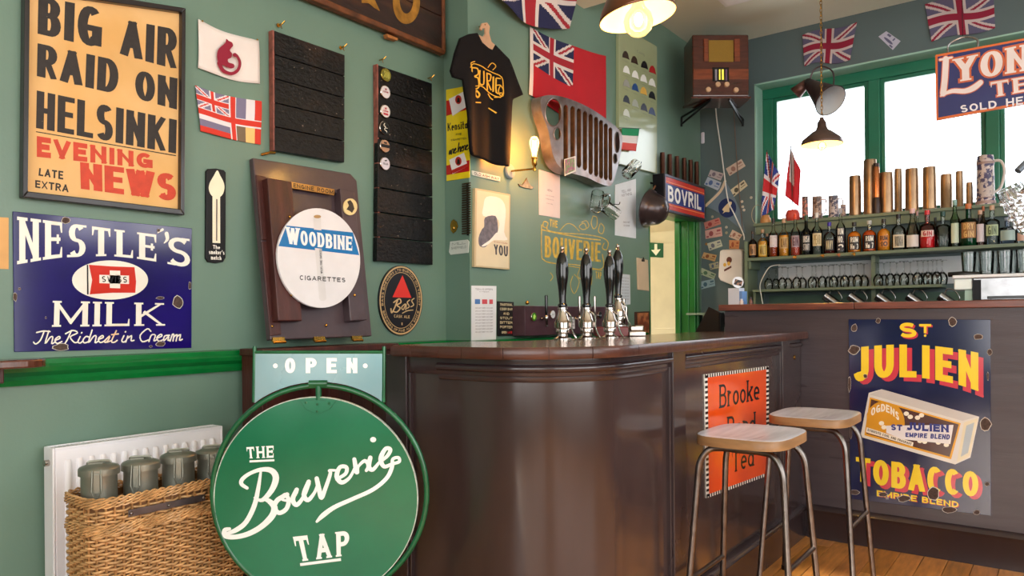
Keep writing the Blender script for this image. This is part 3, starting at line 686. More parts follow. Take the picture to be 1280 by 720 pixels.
# ---- bar stools
seat_m = mat('stool_wood_daylight_sheen', 'dadbe6', .26, var=.12, scale=3, stretch=(1, 9, 1), bump=.06, bscale=20, col2='8a705e', mixscale=2.6, mixlo=.62, mixhi=.85, coat=.25)  # blue-white of reflected daylight is painted into the seat colour
rim_m = mat('plain_stool_wood_edge', '96714a', .4, var=.2, scale=8, stretch=(1, 1, 5))
def superellipse(a, b, e, n=48): return [(a*math.copysign(abs(cos(2*pi*i/n))**e, cos(2*pi*i/n)), b*math.copysign(abs(sin(2*pi*i/n))**e, sin(2*pi*i/n))) for i in range(n)]
SH = .785
def make_stool(label):
    t = thing('bar_stool', label, 'stool', (0, 0, 0), 0, 'bar stools at the counter')
    o = superellipse(.205, .168, .5)
    n = len(o); V = []; rows = [(1.0, 0), (1.0, .004), (1.0, .030), (.985, .034)]
    for k, z in rows: V += [(x*k, y*k, SH-.036+z) for x, y in o]
    f = [(r*n+i, r*n+(i+1) % n, (r+1)*n+(i+1) % n, (r+1)*n+i) for r in range(3) for i in range(n)]+[tuple(range(n-1, -1, -1))]
    MB().add(V, f).obj('seat_rim', rim_m, t, smooth=True)
    V = []; rows = [(.985, 0), (.93, .0015), (.7, -.002), (.4, -.005), (.1, -.006)]
    for k, z in rows: V += [(x*k, y*k, SH-.002+z) for x, y in o]
    f = [(r*n+i, r*n+(i+1) % n, (r+1)*n+(i+1) % n, (r+1)*n+i) for r in range(4) for i in range(n)]+[tuple(range(4*n, 5*n))]
    MB().add(V, f).obj('seat', seat_m, t, smooth=True, ang=60)
    zt = SH-.052
    for sg in (-1, 1):      # two bent hoops, each giving two legs, held together under the seat
        hoop = [(sg*.185, -.235, .012), (sg*.135, -.16, zt-.09)]
        a = [Vector((sg*.183, -.233, .012)), Vector((sg*.137, -.152, zt-.10))]
        arcpts = catmull([(sg*.139, -.158, zt-.13), (sg*.136, -.15, zt-.06), (sg*.13, -.12, zt-.012), (sg*.125, -.08, zt), (sg*.125, 0, zt), (sg*.125, .08, zt), (sg*.13, .12, zt-.012), (sg*.136, .15, zt-.06), (sg*.139, .158, zt-.13)], 6)
        MB().tube(arcpts, .0118, 12).obj('seat_support', darksteel, t, smooth=True)
        for sy in (-1, 1):
            l = MB().tube([(sg*.139, sy*.158, zt-.129), (sg*.186, sy*.196, .014)], .0118, 12).obj('leg', darksteel, t, smooth=True)
            MB().lathe([(.013, 0), (.0145, .004), (.0145, .018), (.012, .02)], 12, (sg*.1865, sy*.1965, 0)).obj('rubber_foot', black, l, smooth=True)
    zb = .27
    def lx(s, z): return s*(.139+(.186-.139)*(zt-.13-z)/(zt-.144))
    def ly(s, z): return s*(.158+(.196-.158)*(zt-.13-z)/(zt-.144))
    for s in (-1, 1):
        zb = .24 if s > 0 else .34
        MB().tube([(lx(-1, zb), ly(s, zb), zb), (lx(1, zb), ly(s, zb), zb)], .0095, 10).obj('foot_rail', darksteel, t, smooth=True)
    for s in (-.06, .06): MB().box(-.125, .125, s-.012, s+.012, SH-.045, SH-.0365).obj('cross_plate', darksteel, t)
    return t

st1 = make_stool('pale-topped bar stool with steel tube legs, in front of the orange tea sign')
st1.location = (-.945, 2.73, 0); st1.rotation_euler = (0, 0, pi/2)
st2 = copy_tree(st1); st2['label'] = 'farther bar stool with steel tube legs, in the corner beside the tobacco sign'
st2.location = (-.895, 3.40, 0)
# ceiling beam above the bar
struct(MB().box(XM, XR, 3.75, WM.w(730, 11).y, WM.w(730, 11).z, HC), 'trim_4', ceil_m)
# ================================================================ LEFT WALL
def board_sign(name, label, cat, pl, corners, t, m, group=None, bevel=.0015, part=None, d=0):
    """flat rectangular thing on a wall plane, corners px (tl, tr, br, bl)"""
    S = Surf(pl, *corners[3], t, name, label, cat, group)
    pts = S.ps(corners)
    o = MB().prism(pts, -t, -d).obj(part or 'plate', m, S.root, bevel=bevel)
    return S, o
enam = dict(rough=.12, coat=.6)
# --- framed newspaper bill
S = Surf(WL, 30, 247, .035, 'framed_poster', 'large black-framed yellowed newspaper bill in heavy black and red type, top left', 'poster')
oc = S.ps([(31, -22), (232.5, 10), (231, 269), (28.5, 246.5)])
def shrink(q, fx, fz):
    cx = sum(p[0] for p in q)/4; cz = sum(p[1] for p in q)/4
    return [(p[0]-math.copysign(fx, p[0]-cx), p[1]-math.copysign(fz, p[1]-cz)) for p in q]
ic = shrink(oc, .016, .022)
for i in range(4):
    j = (i+1) % 4
    MB().prism([oc[i], oc[j], ic[j], ic[i]], -.035, -.001).obj('frame_side', mat('black_stained_frame', '1c1518', .3, var=.2, scale=20, coat=.3), S.root, bevel=.003)
paper = mat('yellowed_newsprint', 'e2b67a', .7, var=.06, scale=3, col2='d9a763', mixscale=2)
MB().prism(shrink(oc, .014, .018), -.012, -.004).obj('paper', paper, S.root)
ink = mat('black_newsprint_ink', '2c2522', .6, var=.15, scale=60, chips='a98a60', chipamt=.0, chipscale=50)
red = mat('red_newsprint_ink', 'c8442c', .6, var=.08, scale=40)
y = -.0125; D = .0125
def Q(*c): return quadpx(S, *c, d=D)
m = MB()
write(m, 'BIG', Q((48, -5), (129, 11), (127, 61), (47, 42)), y, t=.3, tn=.17, track=.1)
write(m, 'AIR', Q((152, 24), (222, 37), (221, 87), (150, 68)), y, t=.3, tn=.17, track=.1)
write(m, 'RAID', Q((47, 54), (149, 76), (147, 118), (46, 95)), y, t=.3, tn=.17, track=.1)
write(m, 'ON', Q((169, 87), (222, 98), (221, 137), (169, 123)), y, t=.3, tn=.17, track=.1)
write(m, 'HELSINKI', Q((46, 113), (221, 150), (220, 192), (45, 160)), y, t=.3, tn=.17, track=.1)
m.flat(S.ps([(45, 164), (220, 194), (220, 195.2), (45, 165.2)], D), y)
write(m, 'LATE', Q((49, 210), (79, 214), (79, 224.5), (48, 219.5)), y, t=.2, track=.14)
write(m, 'EXTRA', Q((44, 225), (86, 231), (85.5, 240.5), (44, 234.5)), y, t=.2, track=.14)
m.obj('black_lettering', ink, S.root)
m = MB()
hs = lambda u: 1-.28*u
def evening(u, v): 
    x = 46+145*u; yb = 196+15*u; h = 26*(1-.30*u); return S.p(x, yb-h*v, D)
write(m, 'EVENING', evening, y-.0003, t=.27, track=.16)
write(m, 'NEWS', Q((100, 202.5), (221, 218), (220, 252), (101, 236)), y-.0003, t=.32, tn=.2, track=.08)
m.obj('red_lettering', red, S.root)
pane = mat('picture_glass', 'ffffff', .03, trans=1, ior=1.02, var=0)
# --- blue milk sign
S, o = board_sign('enamel_sign', 'dark blue enamel milk sign with white serif letters and a red flag', 'sign', WL, [(16, 264), (240, 285.5), (239.5, 435), (18, 440)], .006, mat('blue_enamel', '190b5e', var=.25, scale=3, **enam))
wm = mat('cream_enamel_letters', 'ece6da', .25, var=.06, scale=6, col2='e0b88a', mixscale=5, mixlo=.62, mixhi=.78)
m = MB(); y = -.0065
def nest(u, v):
    x = 23+214*u; top = 270+26*u+6*sin(pi*u); bot = (331-4*u)-14*sin(pi*min(u*1.0, 1))*1.0+8*u**2*1.0
    return S.p(x, bot+(top-bot)*v)
def nest(u, v):
    x = 24+214*u
    top = 271 + (299-271)*u + 4*sin(pi*u)*-0
    if u < .5: bot = 330-(330-322)*(u/.22) if u < .22 else 322-2*(u-.22)/.28*1
    else: bot = 320+(336-320)*((u-.5)/.5)**1.6
    return S.p(x, bot+(top-bot)*v)
write(m, "NESTLE", lambda u, v: nest(u*.80, v), y, t=.2, tn=.1, serif=.07, track=.2, st=.07)
write(m, "S", lambda u, v: nest(.865+u*.135, v), y, t=.2, tn=.13, serif=.05, track=.1, st=.07)
S.brush(m, [(197, 291), (203, 287)], [1.2, 3.4], y)
S.brush(m, [(208, 292), (209, 299), (205, 304)], [5, 4, 1], y)
write(m, 'MILK', quadpx(S, (68, 376), (204, 379), (204, 407), (67, 408.5)), y, t=.22, tn=.1, serif=.07, track=.26)
m.flat(S.ps(circ(137.5, 350, 47.5, 24.5, 48)), y)
def script(S, mb, y, x0, y0, sx, sy, word, w=1.6, slope=0):
    """small running script: each letter a pixel path in a unit box"""
    L = {'T': [[(0, .9), (.5, 1), (1, .95)], [(.55, .97), (.4, .3), (.1, 0), (-.1, .15)]], 'h': [[(.1, 1), (0, 0), (.3, .5), (.5, .5), (.5, 0), (.7, .1)]], 'e': [[(.05, .25), (.4, .4), (.3, .55), (.05, .3), (.25, 0), (.6, .15)]],
         'R': [[(.3, 1), (.15, .4), (0, 0)], [(-.1, .75), (.4, 1), (.8, .8), (.3, .5), (.7, .05), (.95, .1)]], 'i': [[(.15, .5), (.05, .1), (.25, 0), (.4, .15)], [(.2, .78), (.22, .82)]], 'c': [[(.45, .45), (.2, .5), (.03, .2), (.2, 0), (.5, .12)]],
         's': [[(0, .1), (.35, .5), (.3, .2), (.15, 0), (.0, .08)], [(.25, .02), (.5, .12)]], 't': [[(.3, .9), (.08, .1), (.3, 0), (.5, .15)], [(0, .6), (.5, .65)]], 'n': [[(0, .0), (.08, .5), (.1, .3), (.35, .5), (.38, .1), (.6, .12)]],
         'C': [[(.8, .8), (.5, 1), (.05, .5), (.3, 0), (.8, .15)]], 'r': [[(0, 0), (.1, .5), (.4, .48), (.36, .05), (.55, .12)]], 'a': [[(.45, .45), (.1, .4), (.1, .02), (.42, .4), (.4, .05), (.6, .12)]], 'm': [[(0, 0), (.08, .5), (.2, .48), (.22, 0)], [(.22, .3), (.45, .5), (.45, 0)], [(.45, .3), (.7, .5), (.7, .05), (.9, .12)]], ' ': [],
         'k': [[(.15, 1), (.05, 0)], [(.1, .35), (.45, .5), (.2, .3), (.5, 0), (.65, .1)]], 'o': [[(.25, .5), (.03, .2), (.25, 0), (.45, .3), (.25, .5), (.6, .45)]], 'l': [[(.1, .3), (.35, 1), (.2, .9), (.1, .1), (.35, .1)]], 'f': [[(.5, .9), (.3, 1), (.1, -.4)], [(0, .5), (.5, .55)]],
         'K': [[(.2, 1), (.1, 0)], [(.75, 1), (.2, .5), (.8, 0)]], 'B': [[(.3, 1), (.1, 0)], [(0, .9), (.6, 1), (.6, .6), (.25, .52), (.7, .45), (.55, .02), (0, .05)]], 'u': [[(.05, .5), (.05, .1), (.25, 0), (.42, .45), (.42, .05), (.6, .12)]]}
    W = {'T': .8, 'h': .65, 'e': .52, 'R': .9, 'i': .38, 'c': .48, 's': .48, 't': .45, 'n': .6, 'C': .8, 'r': .5, 'a': .58, 'm': .88, ' ': .35, 'k': .6, 'o': .55, 'l': .35, 'f': .45, 'K': .8, 'B': .75, 'u': .6}
    tot = sum(W[c] for c in word); u = 0
    for c in word:
        for s in L[c]:
            S.brush(mb, [(x0+(u+a+.18*b)/tot*sx, y0+slope*(u+a)/tot-b*sy) for a, b in s], w, y, smooth=3)
        u += W[c]
script(S, m, y, 43, 430, 184, 16, 'The Richest in Cream', 1.7, -4)
m.obj('white_lettering', wm, S.root)
m = MB(); m.flat(S.ps([(111, 331), (140, 333), (168, 334), (170, 352), (169, 366), (140, 366), (112, 368), (115, 350)]), y-.0005)
m.obj('red_flag', mat('red_enamel', 'c93226', **enam), S.root)
m = MB(); m.flat(S.ps([(124, 343.5), (161, 344.5), (161, 355), (124, 354)]), y-.001); m.flat(S.ps([(137, 338), (150, 338.5), (150, 360.5), (137, 360)]), y-.001); m.obj('white_cross', wm, S.root)
m = MB(); write(m, 'SWISS', quadpx(S, (127, 345.2), (158.5, 346), (158.5, 353.3), (127, 352.6)), y-.0015, t=.16, tn=.15, track=.24)
m.flat(S.ps([(108.3, 331), (110, 331), (110.5, 368), (108.7, 368)]), y-.001); m.obj('black_lettering', black, S.root)
def chips(S, L, y, seed=1, name='rust_chip'):
    r = random.Random(seed); m = MB(); m2 = MB()
    for (x, yy, a, b) in L:
        pts = [(x+a*(r.uniform(.75, 1.1))*cos(t), yy+b*r.uniform(.75, 1.1)*sin(t)) for t in [2*pi*k/11 for k in range(11)]]
        m2.flat(S.ps([((px-x)*1.12+x, (py-yy)*1.12+yy) for px, py in pts]), y); m.flat(S.ps(pts), y-.0004)
    tag(m2.obj('chipped_enamel_edge', mat('chipped_enamel_edge', 'cfc8c0', .6), S.root), kind='stuff'); m.obj(name, mat('rust', '4c3a33', .8, var=.35, scale=90), S.root)['kind'] = 'stuff'
chips(S, [(82, 275.5, 6, 4), (222, 378, 6, 8), (200, 372.5, 5, 1.8), (76, 434, 10, 4.5), (18.5, 371, 2.5, 6), (237, 357, 2, 5), (200.5, 430, 6, 3), (24, 361, 1.6, 1.6), (198, 288, 2, 2), (188, 433, 2, 1.5), (57, 397, 1.2, 1.6)], y-.002, 4)
# --- scrap of tan card at the far left
S, o = board_sign('notice_card', 'plain tan card at the far left edge, beside the blue milk sign', 'card', WL, [(-30, 270), (11, 272), (11, 336.5), (-30, 335)], .002, mat('tan_card', 'd9a86c', .8))
# --- thermometer
S = Surf(WL, 270, 328, .012, 'wall_thermometer', 'narrow black enamel thermometer with a white match flame on top', 'thermometer')
pts = S.ps([(258, 214), (260.5, 211), (270, 210.5), (280, 212.5), (282.5, 215.5), (282, 322), (279, 327.5), (270, 329), (260.5, 327.5), (257.5, 323)])
MB().prism(pts, -.012, 0).obj('plate', mat('black_enamel_plate', '0c0709', .35, var=.1, spec=.3), S.root, bevel=.002)
m = MB(); cream_p = P('efe6c8', .3)
m.flat(S.ps(catmull([(271.5, 213), (275, 219), (279.5, 228), (280.5, 236), (277.5, 244), (271, 247.5), (264.5, 244.5), (261, 237), (262, 229), (267, 220)], 4, True)), -.0125)
m.flat(S.ps([(265.5, 245), (275, 245.5), (275.2, 304), (265.5, 303.5)]), -.0126); m.obj('match_print', cream_p, S.root)
MB().tube([(S.p(270.6, 249)[0], -.0145, S.p(270.6, 249)[1]), (S.p(270.4, 301)[0], -.0145, S.p(270.4, 301)[1])], .0022, 8).obj('glass_tube', mat('mercury_tube', '5c4a48', .15), S.root)
m = MB(); write(m, 'The', quadpx(S, (266, 306), (275, 307), (275, 311.5), (266, 311)), -.0125, t=.2, track=.1)
write(m, "smoker's", quadpx(S, (261, 312), (280.5, 313), (280.5, 318.5), (261, 317.5)), -.0125, t=.2, track=.1); write(m, 'match', quadpx(S, (263.5, 319), (276.5, 320), (276.5, 325), (263.5, 324.5)), -.0125, t=.2, track=.1)
for k in range(12): m.flat(S.ps([(266, 255+k*4), (268.5, 255.1+k*4), (268.5, 255.6+k*4), (266, 255.5+k*4)]), -.013)
m.obj('white_lettering', P('efeae0', .3), S.root)
# --- white flag with red desert rat
WC, RC, BLC = P('d9d2ca', .85, bump=.2, bscale=300), P('b32a2e', .85, bump=.2, bscale=300), P('2c2f55', .85, bump=.2, bscale=300)
S = Surf(WL, 247, 85, .004, 'cloth_flag', 'small white cloth flag printed with a dark red rat, pinned above the multicoloured ensign', 'flag')
lilac = P('8a8096', .85)
cloth(S, 'cloth', [(247, 24), (323, 51), (324, 105), (247, 85)], [P('e6dcd6', .85, bump=.2, bscale=300)], lambda u, v: 0, 20, 12, d=.008, amp=.004, waves=1.2, sag=lambda u, v: 4*sin(pi*u)*1.0)
CL = bpy.data.objects['cloth']; CL.parent = S.root
m = MB(); dr = P('8e1a33', .8)
body = catmull([(283, 48.5), (286, 51), (290, 53), (291.5, 57), (289, 60), (287.5, 63), (290, 67), (289, 72), (285, 74), (286, 78), (292, 80), (293, 84), (288, 85.5), (281, 82), (275, 80), (272, 75), (271.5, 68), (273.5, 61), (279, 56), (282, 53)], 3, True)
m.flat(S.ps(body, .02), -.0195)
S.brush(m, [(274, 79), (279, 88), (289, 92), (297, 88), (300, 79), (297, 71), (293.5, 68.5)], [5, 4.5, 4, 4, 3.6, 3.4, 5], -.0195, d=.02)
m.obj('rat_print', dr, S.root)
m = MB()
for q in ((250.5, 27.5), (319, 50.5)): m.lathe([(.004, 0), (.003, .003)], 8, (S.p(*q)[0], -.019, S.p(*q)[1]), Matrix.Rotation(pi/2, 4, 'X'))
pieces(m, 'pin', brass, S.root)
# --- multicoloured ensign
def ensign(u, v):
    r, w, g, yv, br_ = 1, 0, 2, 3, 4
    if abs(u-.57) < .035 or abs(v-.45) < .06: return 1
    if abs(u-.57) < .055 or abs(v-.45) < .09: return 0
    if u < .52 and v > .5:
        c = union(u/.52, (v-.52)/.48); return {0: 2, 1: 0, 2: 1}[c]
    if u > .57 and v > .5: return 2 if u < .76 else (0 if u < .89 else 1)
    if u < .57: return 0 if v > .27 else (2 if v > .13 else 1)
    return 4 if u < .76 else (3 if u < .90 else 1)
S = Surf(WL, 243, 160, .004, 'cloth_flag', 'small ensign of many nations with a red cross, hanging below the white rat flag', 'flag')
cloth(S, 'cloth', [(243, 107), (326, 127), (325, 181), (250, 164)], [P('e3dde0', .85), P('d23a2c', .85), P('7c7590', .85), P('e8bf78', .85), P('7a6550', .85)], ensign, 84, 54, d=.008, amp=.004, waves=1.1, parent=S.root, sag=lambda u, v: 3*sin(pi*u)*(.5+.5*v))
# --- two blackboards of tarred planks
tar = mat('tarred_black_plank', '08070a', .42, var=.3, scale=12, bump=.6, bscale=45, spec=.3, chips='8a7a6c', chipamt=.06, chipscale=34, stretch=(1, 1, 1.6), col2='2a1a10', mixscale=3, mixlo=.55, mixhi=.7)
rawedge = mat('raw_red_plank_edge', '8c4f43', .5, var=.3, scale=30)
def plankboard(label, q, n, thick, pin=True):
    S = Surf(WL, *q[3], thick, 'blackboard', label, 'board')
    tl, tr, br, bl = S.ps(q)
    for i in range(n):
        a, b = i/n, (i+1)/n-.006
        L = lambda p, r, t: (p[0]+(r[0]-p[0])*t, p[1]+(r[1]-p[1])*t)
        MB().prism([L(bl, tl, a), L(br, tr, a), L(br, tr, b), L(bl, tl, b)], -thick, -.006-.002*(i % 2)).obj('plank', tar, S.root, bevel=.002)
        MB().prism([L(bl, tl, a), (L(bl, tl, a)[0]+.004, L(bl, tl, a)[1]), (L(bl, tl, b)[0]+.004, L(bl, tl, b)[1]), L(bl, tl, b)], -thick*.98, -.004).obj('plank_end', rawedge, S.root, bevel=.001) if False else None
    w_ = thick*.95
    m = MB(); m.box(tl[0]-.010, tl[0]-.0005, -thick+.002, -.002, bl[1], tl[1]-.001); m.obj('side_batten', rawedge, S.root, bevel=.002)
    return S
S = plankboard('black tarred plank board hung on brass clips, left of the board with badges', [(343.5, 37.5), (431, 68), (430.5, 203), (343.5, 188)], 5, .035)
m = MB()
for q in ((347, 32), (425, 60)):
    a, b = S.p(*q, 0.0); m.tube([(a, -.002, b), (a, -.035, b), (a+.006, -.045, b+.012)], .0035, 8); m.lathe([(.009, 0), (.009, .003)], 10, (a, -.004, b), Matrix.Rotation(pi/2, 4, 'X'))
    m.tube([(a, -.02, b+.004), (a, -.03, b-.02)], .002, 6)
pieces(m, 'brass_clip', brass, S.root, smooth=True)
a, b = S.p(337, 193); m = MB(); m.tube([(a-.02, -.004, b), (a+.0, -.03, b+.008), (a+.03, -.032, b+.012)], .006, 8); m.obj('brass_hook', brass, S.root, smooth=True)
S = plankboard('tall black tarred plank board carrying a column of six round beer badges', [(473.5, 80), (540, 103), (541, 331), (471, 326)], 8, .035)
m = MB()
for q in ((474, 75.5), (534.5, 98)):
    a, b = S.p(*q, 0.0); m.tube([(a, -.002, b), (a, -.035, b), (a+.006, -.045, b+.012)], .0035, 8); m.tube([(a, -.02, b+.004), (a, -.03, b-.02)], .002, 6)
pieces(m, 'brass_clip', brass, S.root, smooth=True)
bad = [(483.2, 93.5, '6e6a1c', 'round olive green glass beer badge, topmost on the black board'), (482.3, 115, 'd9d2d4', 'round white beer badge with a small crown, second from the top'), (482.3, 139, 'dcd4d2', 'round white beer badge with a red ribbon across its foot'),
       (481.3, 160, '151315', 'round black beer badge with a white stag-like mark, fourth down'), (481.8, 182.5, 'b48a6c', 'round copper-coloured beer badge with a black band'), (482, 204.5, 'd4ccd6', 'round pale badge with a tiny black horse, lowest of the six')]
LOC = {}
for i, (cx, cy, c, lab) in enumerate(bad):
    B = Surf(WL, cx, cy, .045, 'beer_badge', lab, 'badge', 'beer badges on the plank board'); r_ = .034
    M90 = Matrix.Rotation(pi/2, 4, 'X')
    B.root.location += Vector((.0355, 0, 0))
    MB().lathe([(.0, 0), (r_, 0), (r_, .006), (r_*.93, .0085), (r_*.9, .0085)][1:], 28, (0, 0, 0), M90).obj('rim', chrome if i != 0 else mat('gold_rim', 'a89848', .2, .9), B.root, smooth=True)
    MB().lathe([(r_*.9, .0086), (1e-5, .0092)], 28, (0, 0, 0), M90).obj('face', P(c, .15, coat=.8), B.root, smooth=True)
    m = MB(); yy = -.0098; mk = ['c9c25a', '8c2430', 'b02030', 'e8e2d0', '161214', '1a1616'][i]
    if i == 0:
        for k in range(9): m.ribbon([(-.02+.005*k, -.018+.002*(k % 3)), (-.012+.004*k, .0), (-.018+.005*k, .018)], .0018, yy)
    elif i in (1, 2):
        m.flat([(-.006, .010), (.006, .010), (.008, .020), (.003, .015), (0, .021), (-.003, .015), (-.008, .020)], yy)
        write(m, 'HOPHOUS' if False else 'ale', lambda u, v: (-.018+.036*u, -.004+.012*v), yy, t=.2)
        if i == 2: m.flat([(-.015, -.02), (.015, -.02), (.017, -.010), (-.017, -.010)], yy)
    elif i == 3:
        m.ribbon(catmull([(-.002, .024), (-.008, .012), (.004, .006), (-.004, -.008), (.010, -.014), (.012, -.02)], 4), .004, yy)
        m.ribbon([(-.002, .0), (.018, .002)], .003, yy)
    elif i == 4: m.flat([(-.029, -.008), (.029, -.008), (.029, .008), (-.029, .008)], yy); m.flat([(-.01, .012), (.01, .012), (.01, .02), (-.01, .02)], yy)
    else:
        m.flat([(-.008, .012), (.006, .012), (.010, .018), (.012, .022), (.006, .019), (-.004, .018)], yy); write(m, 'OLD', lambda u, v: (-.016+.032*u, -.006+.010*v), yy, t=.25)
    m.obj('badge_mark', P(mk, .3), B.root)
# --- big old plank sign at the top with gilt letters
S = Surf(WL, 553, 66, .05, 'wooden_sign', 'big old dark plank sign with worn gilt letters, at the very top', 'sign')
tl, tr, br, bl = S.ps([(330, -95), (552, 5-40), (555, 66), (385, -2)])
# keep a true rectangle in the wall plane, sagging slightly
x0, z0 = S.p(383, -2); x1, z1 = S.p(554, 66); zz = z1; x0 = S.p(300, 0)[0]
hgt = .40
old = mat('weathered_sign_board', '2a1512', .4, var=.4, scale=4, bump=.3, bscale=15, stretch=(1, 4, 4), col2='55300f', mixscale=2.5, mixlo=.5, mixhi=.75)
for i in range(2): MB().box(x0-.3, x1, -.05, -.004, zz+i*hgt/2, zz+(i+1)*hgt/2-.004).obj('plank', old, S.root, bevel=.004)
rust = mat('worn_orange_brown_moulding', '6e3c1c', .5, var=.4, scale=12, bump=.4, bscale=30)
m = MB(); m.box(x0-.3, x1+.004, -.062, -.02, zz-.012, zz+.018); m.obj('bottom_moulding', rust, S.root, bevel=.006)
m = MB(); m.box(x1-.012, x1+.012, -.06, -.01, zz, zz+hgt); m.obj('end_moulding', rust, S.root, bevel=.006)
a, b = S.p(489, 44); m = MB(); m.prism([(a-.03, b+.0), (a+.05, b+.0), (a+.045, b-.014), (a-.02, b-.018)], -.05, -.02); m.obj('loose_block', mat('bare_orange_wood', 'a86a34', .5, var=.2), S.root, bevel=.002)
gilt = mat('worn_gilt', 'a8762c', .35, .4, var=.3, scale=20)
m = MB()
m.add([(p[0], -.0515, p[1]) for p in S.ps(circ(508, 3, 17, 27, 36), .0515)]+[(p[0], -.0515, p[1]) for p in S.ps(circ(508, 0, 8.5, 17, 36), .0515)], [(i, (i+1) % 36, 36+(i+1) % 36, 36+i) for i in range(36)])
m.flat(S.ps([(452, -10), (465, -8), (475, 14), (468, 10), (461, 4), (452, 3.5)], .0515), -.0515)
m.obj('gilt_lettering', gilt, S.root)
# --- the raised bar flap (leaning), round cigarette sign and its plates
lean = math.atan2(.115, .80)
S = Surf(Pl(pi/2, (-2.66, 0, 0)), 337, 425, .0, 'bar_flap', 'raised dark wooden bar flap with two battens, leaning back against the left wall', 'counter flap')
S.root.rotation_mode = 'XYZ'; S.root.rotation_euler = (-lean, 0, pi/2)
Fp = S.root.location.copy()
Rm = Matrix.Rotation(pi/2, 3, 'Z') @ Matrix.Rotation(-lean, 3, 'X'); Ri = Rm.transposed()
class Lean:
    """same interface as Surf, for things on the tilted flap"""
    def __init__(s, root, o, t): s.root = root; s.o = Vector(o); s.t = t
    def p(s, px, py, d=None):
        d = s.t if d is None else d; r = Ri @ ray(px, py); o = Ri @ (O-s.o); t = (-d-o.y)/r.y; q = o+r*t; return (q.x, q.z)
    ps = Surf.ps; brush = Surf.brush
FLP = Lean(S.root, Fp, .0)
flapm = mat('purple_brown_painted_wood', '4a3a3e', .35, var=.15, scale=5, bump=.15, bscale=25, coat=.2, chips='a08a80', chipamt=-.03, chipscale=60)
c = FLP.ps([(316, 197), (438, 217), (446, 226), (465, 420), (338, 425)])
MB().prism(c, 0, .03).obj('flap_board', flapm, S.root, bevel=.004)
def fpr(px, y0, y1, m, nm, d): 
    MB().prism(FLP.ps(px, d), y0, y1).obj(nm, m, S.root, bevel=.004)
fpr([(334, 222), (365, 227), (378, 401), (348, 401)], -.045, 0, redwood, 'batten', .045)
fpr([(425, 235), (443, 240), (459, 400), (438, 401)], -.045, 0, flapm, 'batten', .045)
fpr([(365, 230), (366, 228), (427, 238), (427, 243)], -.02, 0, flapm, 'cross_rail', .02)
fpr([(320, 218), (333, 221), (342, 300), (327, 300)], -.008, 0, redwood, 'patch_board', .008)
fpr([(327, 302), (342, 302), (352, 418), (338, 420)], -.006, 0, redwood, 'patch_board', .006)
m = MB()
for q in ((348, 430), (399, 429), (446, 428)):
    a, b = FLP.p(q[0], q[1]-6, .002); m.box(a-.03, a+.03, -.006, .004, b-.012, b+.008); m.tube([(a-.03, -.008, b-.014), (a+.03, -.008, b-.014)], .005, 8)
pieces(m, 'brass_hinge', brass, S.root)
m = MB()
for q in ((347.5, 406), (362, 271), (364, 369), (443, 369), (415, 405)):
    a, b = FLP.p(*q, .046); m.sphere((a, -.046 if q[1] < 400 else -.004, b), .007, 8, 6)
pieces(m, 'screw_head', brass, S.root, smooth=True)
def on_flap(name, label, cat, px, py, d0, t):
    o = thing(name, label, cat); a, b = FLP.p(px, py, d0); o.location = Fp+Rm @ Vector((a, -d0, b)); o.rotation_euler = (-lean, 0, pi/2)
    return Lean(o, o.location, t)
L = on_flap('name_plate', 'thin yellow wooden name plate reading engine room on the raised flap', 'plate', 365, 230, .021, .006)
MB().prism(L.ps([(364, 227), (418, 236.5), (418, 244), (364.5, 235)]), -.006, 0).obj('plate', mat('yellow_varnished_plate', 'b07a34', .35, var=.2, scale=20, coat=.3), L.root, bevel=.001)
m = MB(); write(m, 'ENGINE ROOM', quadpx(L, (366.5, 229), (416.5, 237.7), (416.5, 243), (367, 234.2)), -.0065, t=.2, track=.25); m.obj('lettering', P('1c1008', .5), L.root)
L = on_flap('round_sticker', 'small round cream plaque with a dark bee-like mark, on the raised flap', 'plaque', 437.5, 258, .046, .006)
MB().prism(L.ps(circ(438, 258.5, 8.8, 10.6, 24)), -.006, 0).obj('disc', P('ddc78e', .4), L.root, bevel=.001)
m = MB(); m.flat(L.ps([(434, 252), (438, 250), (441, 254), (443, 261), (440, 266), (436, 263), (433, 262), (436, 257)]), -.0065); m.obj('mark', P('2a221c', .5), L.root)
L = on_flap('round_sign', 'round white cigarette sign with a blue band, fixed to the raised bar flap', 'sign', 399, 322, .047, .012)
cc = circ(398.5, 322.5, 52, 62.5, 64)
rim = [(398.5+51.8*cos(a)+3*sin(a), 322.5+62.3*sin(a)+4*cos(a)*0) for a in [2*pi*k/64 for k in range(64)]]
MB().prism(L.ps(rim), -.012, 0).obj('disc', P('e6e2e4', .2, coat=.4), L.root, bevel=.001)
m = MB()
def inside(x, yv): return ((x-398.5-3*(yv-322.5)/62)/51.6)**2+((yv-322.5)/62)**2 < 1
top = lambda x: 281.5+(x-354)*.105; bot = lambda x: 307.5+(x-347)*.113
L1 = [(x, top(x)) for x in [344+i for i in range(112)] if inside(x, top(x))]; L2 = [(x, bot(x)) for x in [344+i for i in range(112)] if inside(x, bot(x))]
m.flat(L.ps(L1+L2[::-1]), -.0125); m.obj('blue_band', P('2474b4', .2, coat=.4), L.root)
m = MB(); write(m, 'W', quadpx(L, (357, 283.5), (374, 285.5), (374, 307), (358.5, 304.5)), -.0131, t=.22, tn=.17, serif=.05)
write(m, 'OODBINE', quadpx(L, (375, 288), (440, 296), (440, 313.5), (376, 306.5)), -.0131, t=.25, tn=.17, track=.13, serif=.03, st=.05); m.obj('white_lettering', P('eeeeee', .3), L.root)
m = MB(); write(m, 'CIGARETTES', quadpx(L, (374.5, 344), (431.5, 347.5), (431.5, 353), (374.5, 350)), -.0131, t=.2, track=.3)
